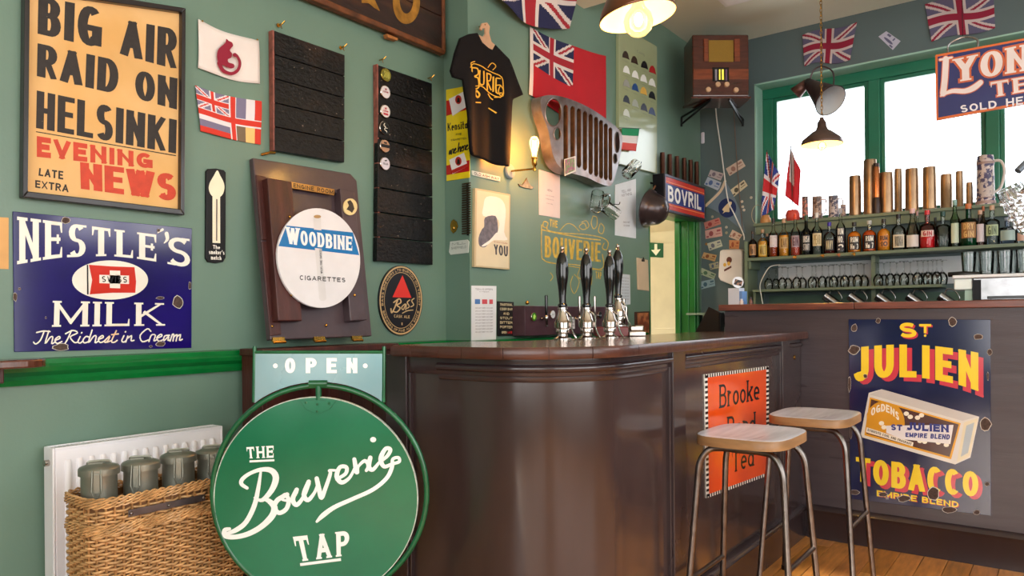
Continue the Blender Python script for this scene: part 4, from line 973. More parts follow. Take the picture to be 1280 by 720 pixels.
write(m, 'WILDS FINE SMOKES', lambda u, v: L.p(401.5-2.6*v+(1-u)*1.5, 342-30*u), -.0138, t=.16)
m.obj('black_lettering', P('2c2a2c', .4), L.root)
m = MB(); c = [(392, 272), (401, 272), (402.5, 308), (392.5, 307)]; m.flat(L.ps([(392, 272), (401, 272.5), (401.5, 288), (392.3, 287)]), -.0128); m.flat(L.ps([(393.5, 310), (402, 311), (408, 374), (405, 376), (401, 376), (399, 374)]), -.0128); m.obj('cigarette_print', P('d6d2d2', .4), L.root)
m = MB(); m.flat(L.ps(circ(396.5, 270.8, 4.6, 2.2, 14)), -.0135); m.obj('tobacco_print', P('b08a58', .5), L.root)
# --- oval ale sign
S = Surf(WL, 501, 376, .012, 'oval_sign', 'oval black ale sign with a red triangle and gold script, right of the raised flap', 'sign')
MB().prism(S.ps(circ(501, 375.5, 27.3, 43.8, 56)), -.012, 0).obj('plate', P('17151b', .3, coat=.3), S.root, bevel=.001)
gold = P('c9a878', .4); m = MB()
def oring(m, a, b, a2, b2, y, cx=501, cy=375.5, n=56):
    m.add([(p[0], y, p[1]) for p in S.ps(circ(cx, cy, a, b, n))]+[(p[0], y, p[1]) for p in S.ps(circ(cx, cy, a2, b2, n))], [(i, (i+1) % n, n+(i+1) % n, n+i) for i in range(n)])
oring(m, 26.6, 42.8, 25.2, 40.8, -.0125); oring(m, 20.9, 35.2, 20.4, 34.5, -.0125)
def ovalt(u, v, a0, a1, out=1):
    a = radians(a0+(a1-a0)*u); r = 22+2.4*v if out > 0 else 24.4-2.4*v; r2 = 36.5+3*v if out > 0 else 39.5-3*v
    return S.p(501+r*cos(a), 375.5-r2*sin(a))
write(m, 'BASS BREWERS LTD BURTON ON TRENT', lambda u, v: ovalt(u, v, 190, -10), -.0125, t=.2, track=.25)
write(m, 'BREWERS OF FINE ALES SINCE', lambda u, v: ovalt(u, v, 200, 340, -1), -.0125, t=.2, track=.25)
write(m, 'CASK ALE', quadpx(S, (492.5, 393), (512, 394.5), (512, 398), (492.5, 397)), -.0125, t=.2, track=.2)
for pts, w in (([(497, 375), (493, 385), (489.5, 391), (488.5, 386)], 1.6), ([(492, 378), (499, 373.5), (501, 378), (496, 381.5), (500, 385), (496, 390), (491, 389)], 1.6), ([(506, 380), (502, 384), (504, 387), (507.5, 380), (507, 387)], 1.3), ([(512, 375), (509, 378), (511.5, 383), (508.5, 385.5)], 1.3), ([(517.5, 373), (514.5, 376), (517, 381), (513.5, 383.5)], 1.3), ([(503, 391.5), (509, 388.5), (516, 387.5)], 1.2)):
    S.brush(m, pts, w, -.0125)
m.flat(S.ps([(501.8, 403), (503, 403.2), (503, 406.5), (501.8, 406.3)]), -.0125)
m.obj('gold_lettering', gold, S.root)
m = MB(); m.flat(S.ps([(503, 344), (514.2, 372.3), (490.5, 371.5)]), -.0127); m.obj('red_triangle', P('d8332b', .35), S.root)
# --- drinking shelf end at the far left
t = thing('wall_shelf', 'rounded end of a dark wooden drinking shelf on the green rail, far left', 'shelf', WL.w(10, 445, .05))
q = WL.w(49, 440, .10); off = Vector(t.location)
pts = [(XL+.035, q.y-1.3), (XL+.15, q.y-1.3)]+arcp(XL+.075, q.y-.05, .075, 0, 90, 8)+[(XL+.035, q.y+.025)]
z = 1.098
o = MB().zprism(pts, z-.028, z).obj('shelf_board', copper_wood, t, bevel=.006); o.location = -off
o = MB().box(XL+.036, XL+.10, q.y-1.3, q.y-.1, z-.075, z-.028).obj('shelf_bearer', redwood, t, bevel=.003); o.location = -off
# ================================================================ IN FRONT OF THE LEFT WALL
# --- radiator
S = Surf(WL, 62, 557, .10, 'radiator', 'white ribbed panel radiator on the left wall behind the wicker basket', 'radiator')
radw = mat('white_radiator_enamel', 'eceaee', .3, var=.02)
xa, za = S.p(68.7, 562.5); xb, zb = S.p(276, 533.5)
hgt = .56; zt = za; zb_ = zt-hgt
m = MB(); m.box(xa, xb, -.10, -.09, zb_, zt); 
m.obj('front_panel', radw, S.root, bevel=.004)
n = 15; m = MB(); pitch = (xb-xa-.04)/n
for i in range(n):
    c = xa+.02+pitch*(i+.5); w = pitch*.5
    V = []; pr = [(-w/2, 0), (-w*.40, .009), (w*.40, .009), (w/2, 0)]
    k0 = zb_+.03; k1 = zt-.045
    a = [(c+x_, -.10-y_, k0) for x_, y_ in pr]; b = [(c+x_, -.10-y_, k1) for x_, y_ in pr]; top_ = [(c+x_*.9, -.10, k1+.008) for x_, y_ in pr]
    m = MB().add(a+b+top_, [(i_, i_+1, 5+i_, 4+i_) for i_ in range(3)]+[(4+i_, 5+i_, 9+i_, 8+i_) for i_ in range(3)])
    m.obj('rib', radw, S.root, smooth=True, ang=70)
m = MB(); m.box(xa, xb, -.04, -.03, zb_, zt); m.obj('rear_panel', radw, S.root, bevel=.004)
for (a, b) in ((xa-.008, xa), (xb, xb+.008)): MB().box(a, b, -.102, -.028, zb_-.004, zt+.006).obj('end_cover', radw, S.root, bevel=.004)
g = MB(); 
for i in range(46): 
    c = xa+.01+(xb-xa-.02)*i/45; g.box(c-.0025, c+.0025, -.092, -.038, zt-.001, zt+.004)
g.box(xa, xb, -.102, -.091, zt, zt+.006); g.box(xa, xb, -.039, -.03, zt, zt+.006); g.obj('top_grille', radw, S.root)
m = MB(); m.tube([(xa-.008, -.07, zt-.045), (xa-.022, -.07, zt-.045)], .011, 12); m.obj('bleed_valve', chrome, S.root, smooth=True)
for c in (xa+.1, xb-.1): MB().box(c-.015, c+.015, -.03, 0, zb_+.05, zt-.05).obj('wall_bracket', radw, S.root)
m = MB(); m.tube([(xa+.02, -.065, zb_), (xa+.02, -.065, .02-S.o.z+.0)], .008, 10); m.tube([(xb-.02, -.065, zb_), (xb-.02, -.065, .02-S.o.z)], .008, 10); pieces(m, 'pipe', radw, S.root, smooth=True)
# --- wicker basket with shell-case canisters
BP = Pl(pi/2, (-2.36, 0, 0))
a = BP.w(117, 650); b = BP.w(290, 600); zt = BP.w(93, 624).z
zt = .5*(BP.w(120, 622).z+BP.w(250, 603).z)
L_, D_ = b.y-a.y+.06, .21
t = thing('wicker_basket', 'tall woven wicker basket with a metal strap, holding grey canisters in front of the radiator', 'basket', (-2.36-D_/2, a.y+L_/2, 0), pi/2)
wick = mat('wicker_cane', 'c79a66', .5, var=.25, scale=30, coat=.1); wick2 = mat('wicker_cane_dark', 'a97a48', .55, var=.25, scale=30)
def rr(hx_, hy, r, n=6):
    P_ = []
    for cx, cy, a0 in ((hx_-r, hy-r, 0), (-hx_+r, hy-r, 90), (-hx_+r, -hy+r, 180), (hx_-r, -hy+r, 270)):
        P_ += [(cx+r*cos(radians(a0+90*i/n)), cy+r*sin(radians(a0+90*i/n))) for i in range(n+1)]
    return P_
def perim(pts, s):
    d = 0; n = len(pts)
    tot = sum(math.dist(pts[i], pts[(i+1) % n]) for i in range(n)); s = (s % 1)*tot
    for i in range(n):
        l = math.dist(pts[i], pts[(i+1) % n])
        if s <= l and l > 1e-9:
            f = s/l; p, q = pts[i], pts[(i+1) % n]; dx, dy = (q[0]-p[0])/l, (q[1]-p[1])/l
            return (p[0]+(q[0]-p[0])*f, p[1]+(q[1]-p[1])*f, dy, -dx)
        s -= l
    return (*pts[0], 1, 0)
hX, hY = L_/2, D_/2
base = rr(hX, hY, .05)
tot = sum(math.dist(base[i], base[(i+1) % len(base)]) for i in range(len(base)))
NS = int(tot/.026/2)*2+1
zlow = .02
# upright stakes
m = MB()
for i in range(NS):
    x_, y_, nx, ny = perim(base, i/NS); m.tube([(x_, y_, zlow), (x_*1.0, y_, zt-.01)], .0038, 5)
tag(m.obj('upright_stakes', wick2, t, smooth=True), kind='stuff')
# woven strands: wave in and out past each stake, alternate rows
rowh = .0105; rows = int((zt-zlow-.035)/rowh)
mw = MB()
npt = NS*2
for r_ in range(rows):
    z = zlow+.01+r_*rowh; pth = []
    for k in range(npt):
        x_, y_, nx, ny = perim(base, k/npt); o_ = .0085*cos(pi*(k/2+r_*1.0))*(1 if True else 0)
        if k % 2: o_ = 0
        pth.append((x_+nx*o_, y_+ny*o_, z+.0015*sin(k)))
    mw.tube(pth, .0046, 5, closed=True)
tag(mw.obj('woven_strands', wick, t, smooth=True, ang=80), kind='stuff')
mt_ = MB()
for r_ in (0, 1, 2, 8, 9, 10):          # twisted border bands at the top and lower down
    z = zt-.004-r_*.0105
    for s_ in (0, 1):
        pth = []
        for k in range(NS*3):
            x_, y_, nx, ny = perim(base, k/(NS*3)); ph = 2*pi*k/6+s_*pi+r_*.8
            pth.append((x_+nx*(.008+.005*cos(ph)), y_+ny*(.008+.005*cos(ph)), z+.0045*sin(ph)))
        mt_.tube(pth, .0034, 4, closed=True)
tag(mt_.obj('twisted_border', wick, t, smooth=True, ang=80), kind='stuff')
m = MB(); q = [(p[0]*.93, p[1]*.9) for p in base]; m.zprism(q, zlow, zlow+.01); m.obj('basket_base', wick2, t)
m = MB(); q2 = [(p[0]*.985, p[1]*.96) for p in base]; V = [(x_, y_, zlow) for x_, y_ in q2]+[(x_, y_, zt-.02) for x_, y_ in q2]; n = len(q2); m.add(V, [(i, (i+1) % n, n+(i+1) % n, n+i) for i in range(n)]); m.obj('inner_lining', mat('dark_basket_lining', '6e4a2c', .8), t)
# metal strap
BR_ = Surf(Pl(pi/2, (-2.345, 0, 0)), 160, 640, 0, '', '', '', root=False)
off = Vector(t.location); ya = BR_.pl.w(160, 641).y-off.y; yb = BR_.pl.w(256, 622.5).y-off.y; zs = BR_.pl.w(160, 641).z; zs2 = BR_.pl.w(256, 622.5).z
zs = (zs+zs2)/2
m = MB(); m.box(ya, yb, -hY-.019, -hY-.0155, zs-.011, zs+.011); m.obj('metal_strap', mat('grey_metal_strap', '6a6264', .35, .8, var=.2, scale=20), t, bevel=.001)
m = MB()
for f in (.03, .5, .97): m.sphere((ya+(yb-ya)*f, -hY-.02, zs), .006, 10, 6)
pieces(m, 'rivet', darksteel, t, smooth=True)
# leather carrying band low on the left corner
m = MB(); m.tube(catmull([(-hX-.01, -hY-.0, .33), (-hX-.022, -hY-.012, .28), (-hX-.03, -hY-.012, .2), (-hX-.02, -hY-.005, .1)], 5), .008, 6); m.obj('canvas_strap', mat('beige_canvas_strap', 'b79a74', .7), t, smooth=True)
# canisters
can_m = mat('grey_green_canister_metal', '86867a', .34, .6, var=.15, scale=12, bump=.05, bscale=30)
cpx = [(124, 579, 58, 'first'), (176, 573, 54, 'second'), (223, 564, 48, 'third'), (266, 559, 46, 'fourth')]
labs = ['grey-green metal canister with a clasp lid, leftmost in the wicker basket', 'grey-green metal canister with a clasp lid, second from the left in the basket', 'grey-green metal canister with a clasp lid, third from the left in the basket', 'grey-green metal canister mostly hidden behind the green ring of the pub sign']
CP = Pl(pi/2, (-2.36-D_/2-.0, 0, 0))
def make_can():
    c = thing('canister', labs[0], 'canister', (0, 0, 0), 0, 'canisters in the wicker basket'); r_ = .055
    MB().lathe([(r_*1.0, 0), (r_*1.0, .32), (r_*1.06, .33), (r_*1.08, .345), (r_*1.03, .36), (r_*.97, .366), (r_*.965, .425), (r_*1.0, .428)], 32).obj('body', can_m, c, smooth=True)
    MB().lathe([(r_*1.10, .426), (r_*1.11, .430), (r_*1.10, .438), (r_*1.04, .441), (r_*.8, .444), (r_*.2, .447)], 32).obj('lid', can_m, c, smooth=True)
    m = MB(); m.box(-.009, .009, -r_-.007, -r_+.004, .395, .432); m.tube([(-.012, -r_-.008, .44), (-.014, -r_-.016, .40), (0, -r_-.013, .375), (.014, -r_-.016, .40), (.012, -r_-.008, .44)], .0028, 6); m.obj('clasp', can_m, c, bevel=.001)
    m = MB(); m.tube(catmull([(-.034, 0, .446), (-.03, 0, .450), (0, .0, .451), (.03, 0, .450), (.034, 0, .446)], 4), .003, 6); m.box(-.03, .012, -.010, .010, .446, .4495); m.obj('lid_handle', can_m, c, smooth=True)
    return c
c0 = make_can()
for i, (cx, cy, w_, nm) in enumerate(cpx):
    c = c0 if i == 0 else copy_tree(c0)
    q = CP.w(cx, cy+22); c.location = (q.x, q.y, zlow+.0115+.0); top = CP.w(cx, cy+3).z
    sc = (top-zlow-.0115)/.442; c.scale = (.98, .98, sc); c.rotation_euler = (0, 0, radians([60, 50, 62, 58][i])); c['label'] = labs[i]
# --- round pub sign with the OPEN board
wS = 2.40
r = ray(398, 500); ctr = O+r*wS
SP = Pl(YAW, ctr)
S = Surf(SP, 398, 617, .02, 'pub_sign', 'round green pub sign with white script in a ring frame under an open board', 'sign')
gs = mat('green_sign_paint', '0e6b48', .18, var=.12, scale=3, coat=.5, chips='8fb09a', chipamt=-.02, chipscale=60, rvar=.06)
gf = mat('green_tube_frame', '0b5a34', .3, var=.2, scale=20, coat=.4, chips='7fa088', chipamt=.05, chipscale=45)
def pc(px, py): return S.p(px, py)
c0_ = pc(394.8, 617)
rx = (pc(522, 617)[0]-pc(267.5, 617)[0])/2; rz = (pc(395, 496.5)[1]-pc(395, 617)[1]); 
cx, cz = (pc(522, 617)[0]+pc(267.5, 617)[0])/2, pc(395, 617)[1]; rd = rx; cz = pc(395, 496.5)[1]-rd
MB().prism([(cx+rd*cos(a), cz+rd*sin(a)) for a in [2*pi*k/96 for k in range(96)]], -.020, -.008).obj('disc', gs, S.root)
MB().ring([(cx+(rd+.0015)*cos(a), cz+(rd+.0015)*sin(a)) for a in [2*pi*k/96 for k in range(96)]], [(cx+(rd-.0015)*cos(a), cz+(rd-.0015)*sin(a)) for a in [2*pi*k/96 for k in range(96)]], -.021, -.007).obj('worn_rim', mat('worn_white_rim', 'b9c4b8', .5, var=.2, scale=60), S.root)
rcx, rtop = (pc(262.5, 617)[0]+pc(535.5, 617)[0])/2, pc(398, 480.5)[1]; rr_ = (pc(535.5, 617)[0]-pc(262.5, 617)[0])/2-.006
rcz = rtop-rr_-.004
MB().tube([(rcx+rr_*cos(a), -.014, rcz+rr_*sin(a)) for a in [2*pi*k/72 for k in range(72)]], .009, 10, closed=True).obj('ring_frame', gf, S.root, smooth=True)
a, b = pc(397.5, 480); a2, b2 = pc(397.5, 500)
m = MB(); m.lathe([(.010, 0), (.010, b-b2)], 14, (a, -.014, b2)); m.tube([(a-.03, -.014, b+.001), (a+.03, -.014, b+.001)], .012, 10); m.obj('pivot_boss', gf, S.root, smooth=True)
m = MB(); m.prism(S.ps([(375, 500), (421, 500), (412, 512), (397, 518), (382, 511)]), -.024, -.02)
m.obj('mounting_plate', gs, S.root, bevel=.001)
m = MB()
for q in ((383, 503), (397, 505), (412, 504), (397, 514)): m.sphere((pc(*q)[0], -.025, pc(*q)[1]), .004, 8, 6)
pieces(m, 'bolt', gf, S.root, smooth=True)
bow = [(pc(x_, 0)[0], 0) for x_ in ()]
lb, rb = pc(318.5, 440.5), pc(478.5, 440.5); lb2, rb2 = pc(318, 497), pc(477, 497)
arcb = [(rcx+(rr_+.012)*cos(t_), rcz+(rr_+.012)*sin(t_)) for t_ in [radians(180-54.5-((180-109)*i/24)) for i in range(25)]]
pts = [lb, (lb2[0], arcb[0][1]+0), ]+[p for p in arcb if lb2[0] < p[0] < rb2[0]]+[(rb2[0], arcb[-1][1]), rb]
MB().prism(pts, -.018, -.009).obj('open_board', mat('silvery_open_board', '84a2a6', .3, .15, var=.12, scale=6, col2='6c9298', mixscale=3, rvar=.1), S.root)
m = MB()
for (p_, q_) in ((pc(317.5, 433), (pc(316.5, 503)[0], pc(316.5, 503)[1])), (pc(479.5, 433), pc(479, 503))): m.tube([(p_[0], -.014, p_[1]), (q_[0], -.014, q_[1])], .006, 8)
m.tube([(pc(317.5, 440.5)[0], -.014, lb[1]), (pc(479, 440.5)[0], -.014, rb[1])], .006, 8); m.obj('board_frame', gf, S.root, smooth=True)
wp = P('f2f2ee', .3)
m = MB(); yy = -.0185
for k, (ch, x0_, x1_) in enumerate((('O', 356, 369), ('P', 382, 396), ('E', 408, 421), ('N', 433, 446.5))): write(m, ch, quadpx(S, (x0_, 447.5), (x1_, 447.5), (x1_, 466.5), (x0_, 466.5)), yy, t=.3, tn=.22)
for q in (344, 456.5): m.flat(S.ps(circ(q, 457.3, 3, 3, 14)), yy)
m.obj('open_lettering', wp, S.root)
m = MB(); yy = -.0205
write(m, 'THE', quadpx(S, (308, 559), (342, 557), (342, 572), (309.5, 573)), yy, t=.17, track=.2, serif=.05)
m.flat(S.ps([(312, 575.5), (343, 574), (343, 576.5), (312, 578)]), yy)
write(m, 'TAP', quadpx(S, (366, 671), (437.5, 663), (436, 694), (374, 702)), yy, t=.19, track=.25, serif=.04)
m.flat(S.ps([(375, 704), (426, 697.5), (426.5, 701), (375.5, 707.5)]), yy)
B = S.brush
B(m, [(309, 610), (302, 605), (303, 599), (312, 592), (326, 587), (339, 588), (345, 597), (340, 612), (328, 625), (318, 622)], [4, 5, 5, 4.5, 5, 7, 8, 7, 5, 2], yy)
B(m, [(326, 590), (323, 610), (318, 632), (308, 652), (296, 662), (284, 667)], [3, 5, 6, 6, 6, 4], yy)
B(m, [(287, 661), (281, 663), (282, 670), (295, 671), (311, 667), (327, 658), (340, 645), (343, 634), (336, 626), (329, 624)], [4, 6, 6, 6, 6.5, 7, 8, 8, 6, 3], yy)
B(m, [(359, 618), (347, 625), (343, 634), (349, 641), (358, 636), (361, 625), (356, 618), (352, 624), (364, 625), (371, 615)], [5.5, 6, 6, 5.5, 5.5, 5.5, 4, 3, 3.5, 4], yy)
B(m, [(371, 612), (366, 624), (371, 631), (380, 620), (386, 604)], [5.5, 6, 5.5, 4.5, 5], yy)
B(m, [(386, 602), (380, 618), (385, 625), (393, 616), (397, 606)], [5.5, 6, 5.5, 4, 3.5], yy)
B(m, [(396, 598), (399, 612), (402, 622), (407, 610), (413, 592), (412, 588), (421, 588)], [5.5, 6, 5.5, 5, 4.5, 3.5, 3], yy)
B(m, [(421, 599), (432, 592), (433, 584), (425, 584), (421, 595), (427, 603), (437, 597), (444, 584)], [4, 4.5, 5, 5, 6, 5.5, 4, 3.5], yy)
B(m, [(443, 574), (446, 590), (448, 583), (456, 576), (461, 582), (458, 588)], [5, 6, 3.5, 4.5, 5, 4], yy)
B(m, [(463, 572), (461, 583), (466, 587), (474, 578)], [5.5, 6, 5, 3.5], yy)
m.flat(S.ps(circ(466.5, 549.5, 3.8, 3.4, 14)), yy)
B(m, [(474, 578), (484, 570), (488, 562), (482, 561), (476, 573), (480, 583), (490, 580), (499, 577), (498, 572), (491, 574), (490, 584), (483, 598), (466, 612), (440, 624), (418, 634), (404, 644), (396, 652)], [3.5, 4.5, 5, 5, 6, 5, 4, 4, 4, 4, 5, 5, 5, 5, 5.5, 6, 3], yy, smooth=6)
m.obj('white_lettering', wp, S.root)
# the stand below (mostly under the picture's edge)
fz = -S.o.z
m = MB(); m.tube([(rcx, -.014, rcz-rr_), (rcx, -.014, fz+.012)], .014, 10); m.box(rcx-.2, rcx+.2, -.12, .1, fz, fz+.014); m.obj('stand_foot', gf, S.root)
# ================================================================ RETURN AND MIDDLE WALL
# --- yellow cigarette sign on the narrow return
S, o = board_sign('enamel_sign', 'tall yellow enamel cigarette sign on the narrow return, partly behind the black T-shirt', 'sign', WR, [(557.5, 112), (587, 106.5), (587, 222), (558, 226.5)], .005, mat('yellow_enamel', 'e8cf1c', var=.08, **enam))
m = MB(); y = -.0056
m.flat(S.ps([(558, 126), (587, 120), (587, 136), (558, 145)]), y); m.flat(S.ps([(558, 207), (587, 200), (587, 214), (558, 219)]), y); m.obj('red_panels', P('b3241f', .25), S.root)
m = MB(); pk = P('e8e2e2', .25)
m.prism(S.ps([(561.5, 124), (581, 114), (586, 132), (566, 145)]), -.0075, -.005); m.prism(S.ps([(562, 200), (580, 191), (585, 208), (566, 217.5)]), -.0075, -.005); m.obj('packet_print', pk, S.root)
m = MB()
for c in ((573, 124.5), (573, 201.5)): m.flat(S.ps(circ(c[0], c[1], 4, 5.6, 18), .0075), -.0078)
m.flat(S.ps([(564, 213), (584.5, 204), (585, 208), (566, 217)], .0075), -.0078); m.obj('red_print', P('b3241f', .3), S.root)
m = MB()
for c in ((573, 125), (573, 202)): m.flat(S.ps([(c[0]-2, c[1]+3), (c[0]-1, c[1]-3), (c[0]+1.5, c[1]-2.5), (c[0]+2, c[1]+3)], .0075), -.0081)
write(m, 'Kensitas', quadpx(S, (559.5, 154), (588, 150), (588, 160), (559.5, 164)), y, t=.2, tn=.14, track=.08)
write(m, 'FINE', quadpx(S, (570, 167), (577, 166), (577, 168.5), (570, 169.5)), y, t=.2, track=.2); write(m, 'CIGARETTES', quadpx(S, (564, 174), (583, 171.5), (583, 174), (564, 176.5)), y, t=.2, track=.2)
script(S, m, y, 561, 194, 24, 12, 'are here', 1.3, -7)
m.obj('black_lettering', P('1a1712', .3), S.root)
# --- small things below it
S = Surf(WR, 581, 294, .02, 'coil_spring', 'dark stacked coil-like strip hanging on the narrow return beside the poster', 'strip')
n_ = 22
for i in range(n_):
    a, b = S.p(576.5, 230+i*2.95); a2, _ = S.p(587, 230+i*2.95)
    MB().tube([(a, -.012, b), (a2, -.012, b)], .0042, 6).obj('rod', mat('dark_bronze_rod', '4a3a2a', .35, .6), S.root, smooth=True)
a, b = S.p(582, 229); a2, b2 = S.p(582, 294); MB().box(a-.004, a+.004, -.009, -.001, b2, b).obj('backing_strip', iron, S.root)
S = Surf(WR, 566, 285, .01, 'brass_badge', 'small brass wall badge on the narrow return above the white plate', 'badge')
MB().prism(S.ps([(566, 274), (570, 277), (571.5, 283), (569, 289), (565.5, 292), (562.5, 288), (562, 281), (563.5, 276)]), -.006, 0).obj('plate', brass, S.root, bevel=.002)
MB().lathe([(.010, 0), (.006, .006), (.001, .007)], 12, (0, -.006, .0), Matrix.Rotation(pi/2, 4, 'X')).obj('boss', brass, S.root, smooth=True)
S = Surf(WR, 573, 309, .006, 'metal_plate', 'small whitish embossed metal plate on the narrow return, level with the poster foot', 'plate')
MB().prism(S.ps([(562.5, 302), (584, 299.5), (586, 302), (585, 316), (563, 318.5), (561, 315)]), -.006, 0).obj('plate', P('c8ccc4', .35), S.root, bevel=.001)
m = MB(); write(m, 'MILL', quadpx(S, (565, 303.5), (582, 301.5), (582, 305), (565, 307)), -.0064, t=.2); write(m, 'SHEFFIELD', quadpx(S, (564, 309), (583, 307), (583, 310), (564, 312)), -.0064, t=.2)
m.obj('lettering', P('8c948c', .4), S.root)
# --- black T-shirt on a wooden hanger
TS = Pl(pi/2-.06, (XM+.03, 3.25, 0))
S = Surf(TS, 608, 70, .05, 't_shirt', 'black T-shirt with yellow pub lettering on a wooden hanger, high on the corner', 'shirt')
D0 = .05
outl = [(576.5, 47), (586, 42.5), (597, 41), (603, 53), (611, 60), (616, 62.5), (619.5, 56), (637, 74), (643, 88), (655, 118), (644, 123), (642.5, 125), (641, 150), (637.5, 182), (633, 208.5), (622, 206), (611, 200), (600, 196), (589, 193), (586, 188), (583, 160), (580.5, 130), (578.5, 99), (568, 96), (565, 88), (570, 66)]
# front surface triangulated as a grid clipped to the outline, with vertical drape folds
def drape(outl, folds, name, mt, parent, S, d0, step=3.2, back=.03):
    pts = [Vector(p) for p in outl]; n = len(pts); fine = []
    for i in range(n):
        a, b = pts[i], pts[(i+1) % n]; k = max(1, int((b-a).length/3.5)); fine += [a+(b-a)*j/k for j in range(k)]
    n = len(fine); xs = [p.x for p in fine]; ys = [p.y for p in fine]; P2 = list(fine)
    def ins(x, yv):
        c = False
        for i in range(n):
            a, b = fine[i], fine[i-1]
            if (a.y > yv) != (b.y > yv) and x < (b.x-a.x)*(yv-a.y)/(b.y-a.y)+a.x: c = not c
        return c
    yv = min(ys)+step/2
    while yv < max(ys):
        xv = min(xs)+step/2
        while xv < max(xs):
            if ins(xv, yv): P2.append(Vector((xv, yv)))
            xv += step
        yv += step
    vs, es, fs, *_ = delaunay_2d_cdt(P2, [(i, (i+1) % n) for i in range(n)], [tuple(range(n))], 1, 1e-4)
    V = []
    for v in vs:
        X, Z = S.p(v.x, v.y, d0); V.append((X, -d0-folds(v.x, v.y), Z))
    mb = MB(); mb.add(V, [tuple(f)[::-1] for f in fs]); o = mb.obj(name, mt, parent, smooth=True, ang=80)
    s_ = o.modifiers.new('thickness', 'SOLIDIFY'); s_.thickness = back; s_.offset = -1
    return o
def tfold(x, yv):
    k = min(max((yv-80)/60, 0), 1)
    return .018*k*sin((x-578)/7.5+1.0)+.009*k*sin((x-578)/3.7)+.01*math.exp(-((x-600)/9)**2)*k
cottonb = mat('black_cotton', '0c080a', .85, var=.1, scale=20, bump=.15, bscale=250, spec=.25)
drape(outl, tfold, 'shirt_body', cottonb, S.root, S, D0, back=.018)
m = MB(); W_ = 2.4; yl = 'e0a92c'
def tp(d): return S
class Draped:
    def __init__(s, S, f, d0, off): s.S = S; s.f = f; s.d0 = d0; s.off = off
def brush_d(mb, pts, w, smooth=3):
    q = catmull(pts, smooth) if len(pts) > 2 else pts
    V = []; n = len(q)
    for i in range(n):
        a = q[max(i-1, 0)]; b = q[min(i+1, n-1)]; dx, dy = b[0]-a[0], b[1]-a[1]; l = math.hypot(dx, dy) or 1
        for sg in (-1, 1):
            px_, py_ = q[i][0]+sg*dy/l*w/2, q[i][1]-sg*dx/l*w/2; X, Z = S.p(px_, py_, D0+.014); V.append((X, -D0-.0015-tfold(px_, py_), Z))
    mb.add(V, [(2*i, 2*i+1, 2*i+3, 2*i+2) for i in range(n-1)])
for pts, w in (([(592, 83), (593, 104), (596, 110), (601, 108), (600, 97), (595, 95), (600, 92), (599, 85), (592, 84)], 1.6), ([(602, 87), (602, 103), (607, 104), (607, 88)], 1.8), ([(611, 90), (612, 112)], 1.8), ([(611, 91), (616, 93), (615, 100), (612, 101), (617, 112)], 1.6), ([(619, 95), (619, 114)], 1.8), ([(622, 97), (622, 115), (627, 116)], 1.6), ([(622, 97), (627, 98)], 1.6), ([(622, 106), (626, 106)], 1.4),
               ([(590, 84), (594, 79), (604, 82), (610, 86), (618, 90), (628, 96), (629, 108), (628, 120), (620, 121)], 1.1), ([(594, 107), (604, 107), (612, 113), (620, 119), (626, 122)], 1.1), ([(592, 83), (591, 78), (596, 76)], 1.2), ([(612, 84), (617, 78), (622, 82), (618, 87)], 1), ([(626, 106), (629, 113), (626, 120), (624, 113), (626, 107)], 1),
               ([(598, 112), (602, 117), (600, 121), (597, 117), (598, 112)], 2), ([(596, 127), (611, 128)], 1.5), ([(614, 134), (622, 141)], 1.5), ([(613, 116), (616, 121), (619, 124)], 1.2)): brush_d(m, pts, w)
tag(m.obj('yellow_print', P(yl, .6), S.root), kind='stuff')
H = MB(); hg = [(600, 36), (603, 29), (609, 28), (612.5, 33), (611.5, 41), (614.5, 52), (620, 57), (617, 64), (608, 62), (601, 55), (597, 43), (604, 46), (607, 42), (606.5, 35), (603.5, 35), (602.5, 38)]
wood_l = mat('pale_plywood_hanger', 'c99e7c', .5, var=.1, scale=12)
H.prism(S.ps(hg, .045), -.045, -.035); H.obj('hanger', wood_l, S.root, bevel=.001)
a, b = S.p(606, 31, .045); MB().tube([(a, -.05, b), (a, .0, b)], .003, 6).obj('wall_peg', brass, S.root)
# --- flags
S = Surf(WM, 706, 38, .004, 'cloth_flag', 'large draped union flag at the very top, above the red ensign', 'flag')
fc = [P('1e2148', .85, bump=.3, bscale=200), P('d9cdc6', .85, bump=.3, bscale=200), P('a3202c', .85, bump=.3, bscale=200)]
cloth(S, 'cloth', [(590, -78), (724, -46), (707, 37), (605, -6)], fc, lambda u, v: union(u, v), 96, 60, d=.055, amp=.016, waves=1.7, parent=S.root, sag=lambda u, v: 20*sin(pi*min(u*1.0, 1))*(1-v)*.9)
S = Surf(WM, 756, 140, .004, 'cloth_flag', 'red ensign hanging above the vehicle grille, with a small union in its corner', 'flag')
def redens(u, v):
    if u < .04: return 1
    if u < .56 and v > .46: return union((u-.04)/.52, (v-.46)/.54)
    return 3
cloth(S, 'cloth', [(661, 34), (757, 70), (757, 175), (660, 118)], fc+[P('b81622', .85, bump=.3, bscale=200)], redens, 96, 72, d=.012, amp=.005, waves=1.6, parent=S.root, sag=lambda u, v: (10*sin(pi*u)*v*.4 + 5*u*(1-v)))
# --- small white street-style plate
S, o = board_sign('name_plate', 'small white plate with raised letters under the black T-shirt', 'plate', WM, [(590.5, 213), (625.5, 221), (625.5, 227), (591, 219)], .008, P('d8d8cc', .4))
m = MB(); write(m, 'OLD ASH WAY', quadpx(S, (592.5, 214.8), (624, 222), (624, 225.6), (592.5, 218.2)), -.0085, t=.22, track=.15); m.obj('lettering', P('3a3430', .5), S.root)
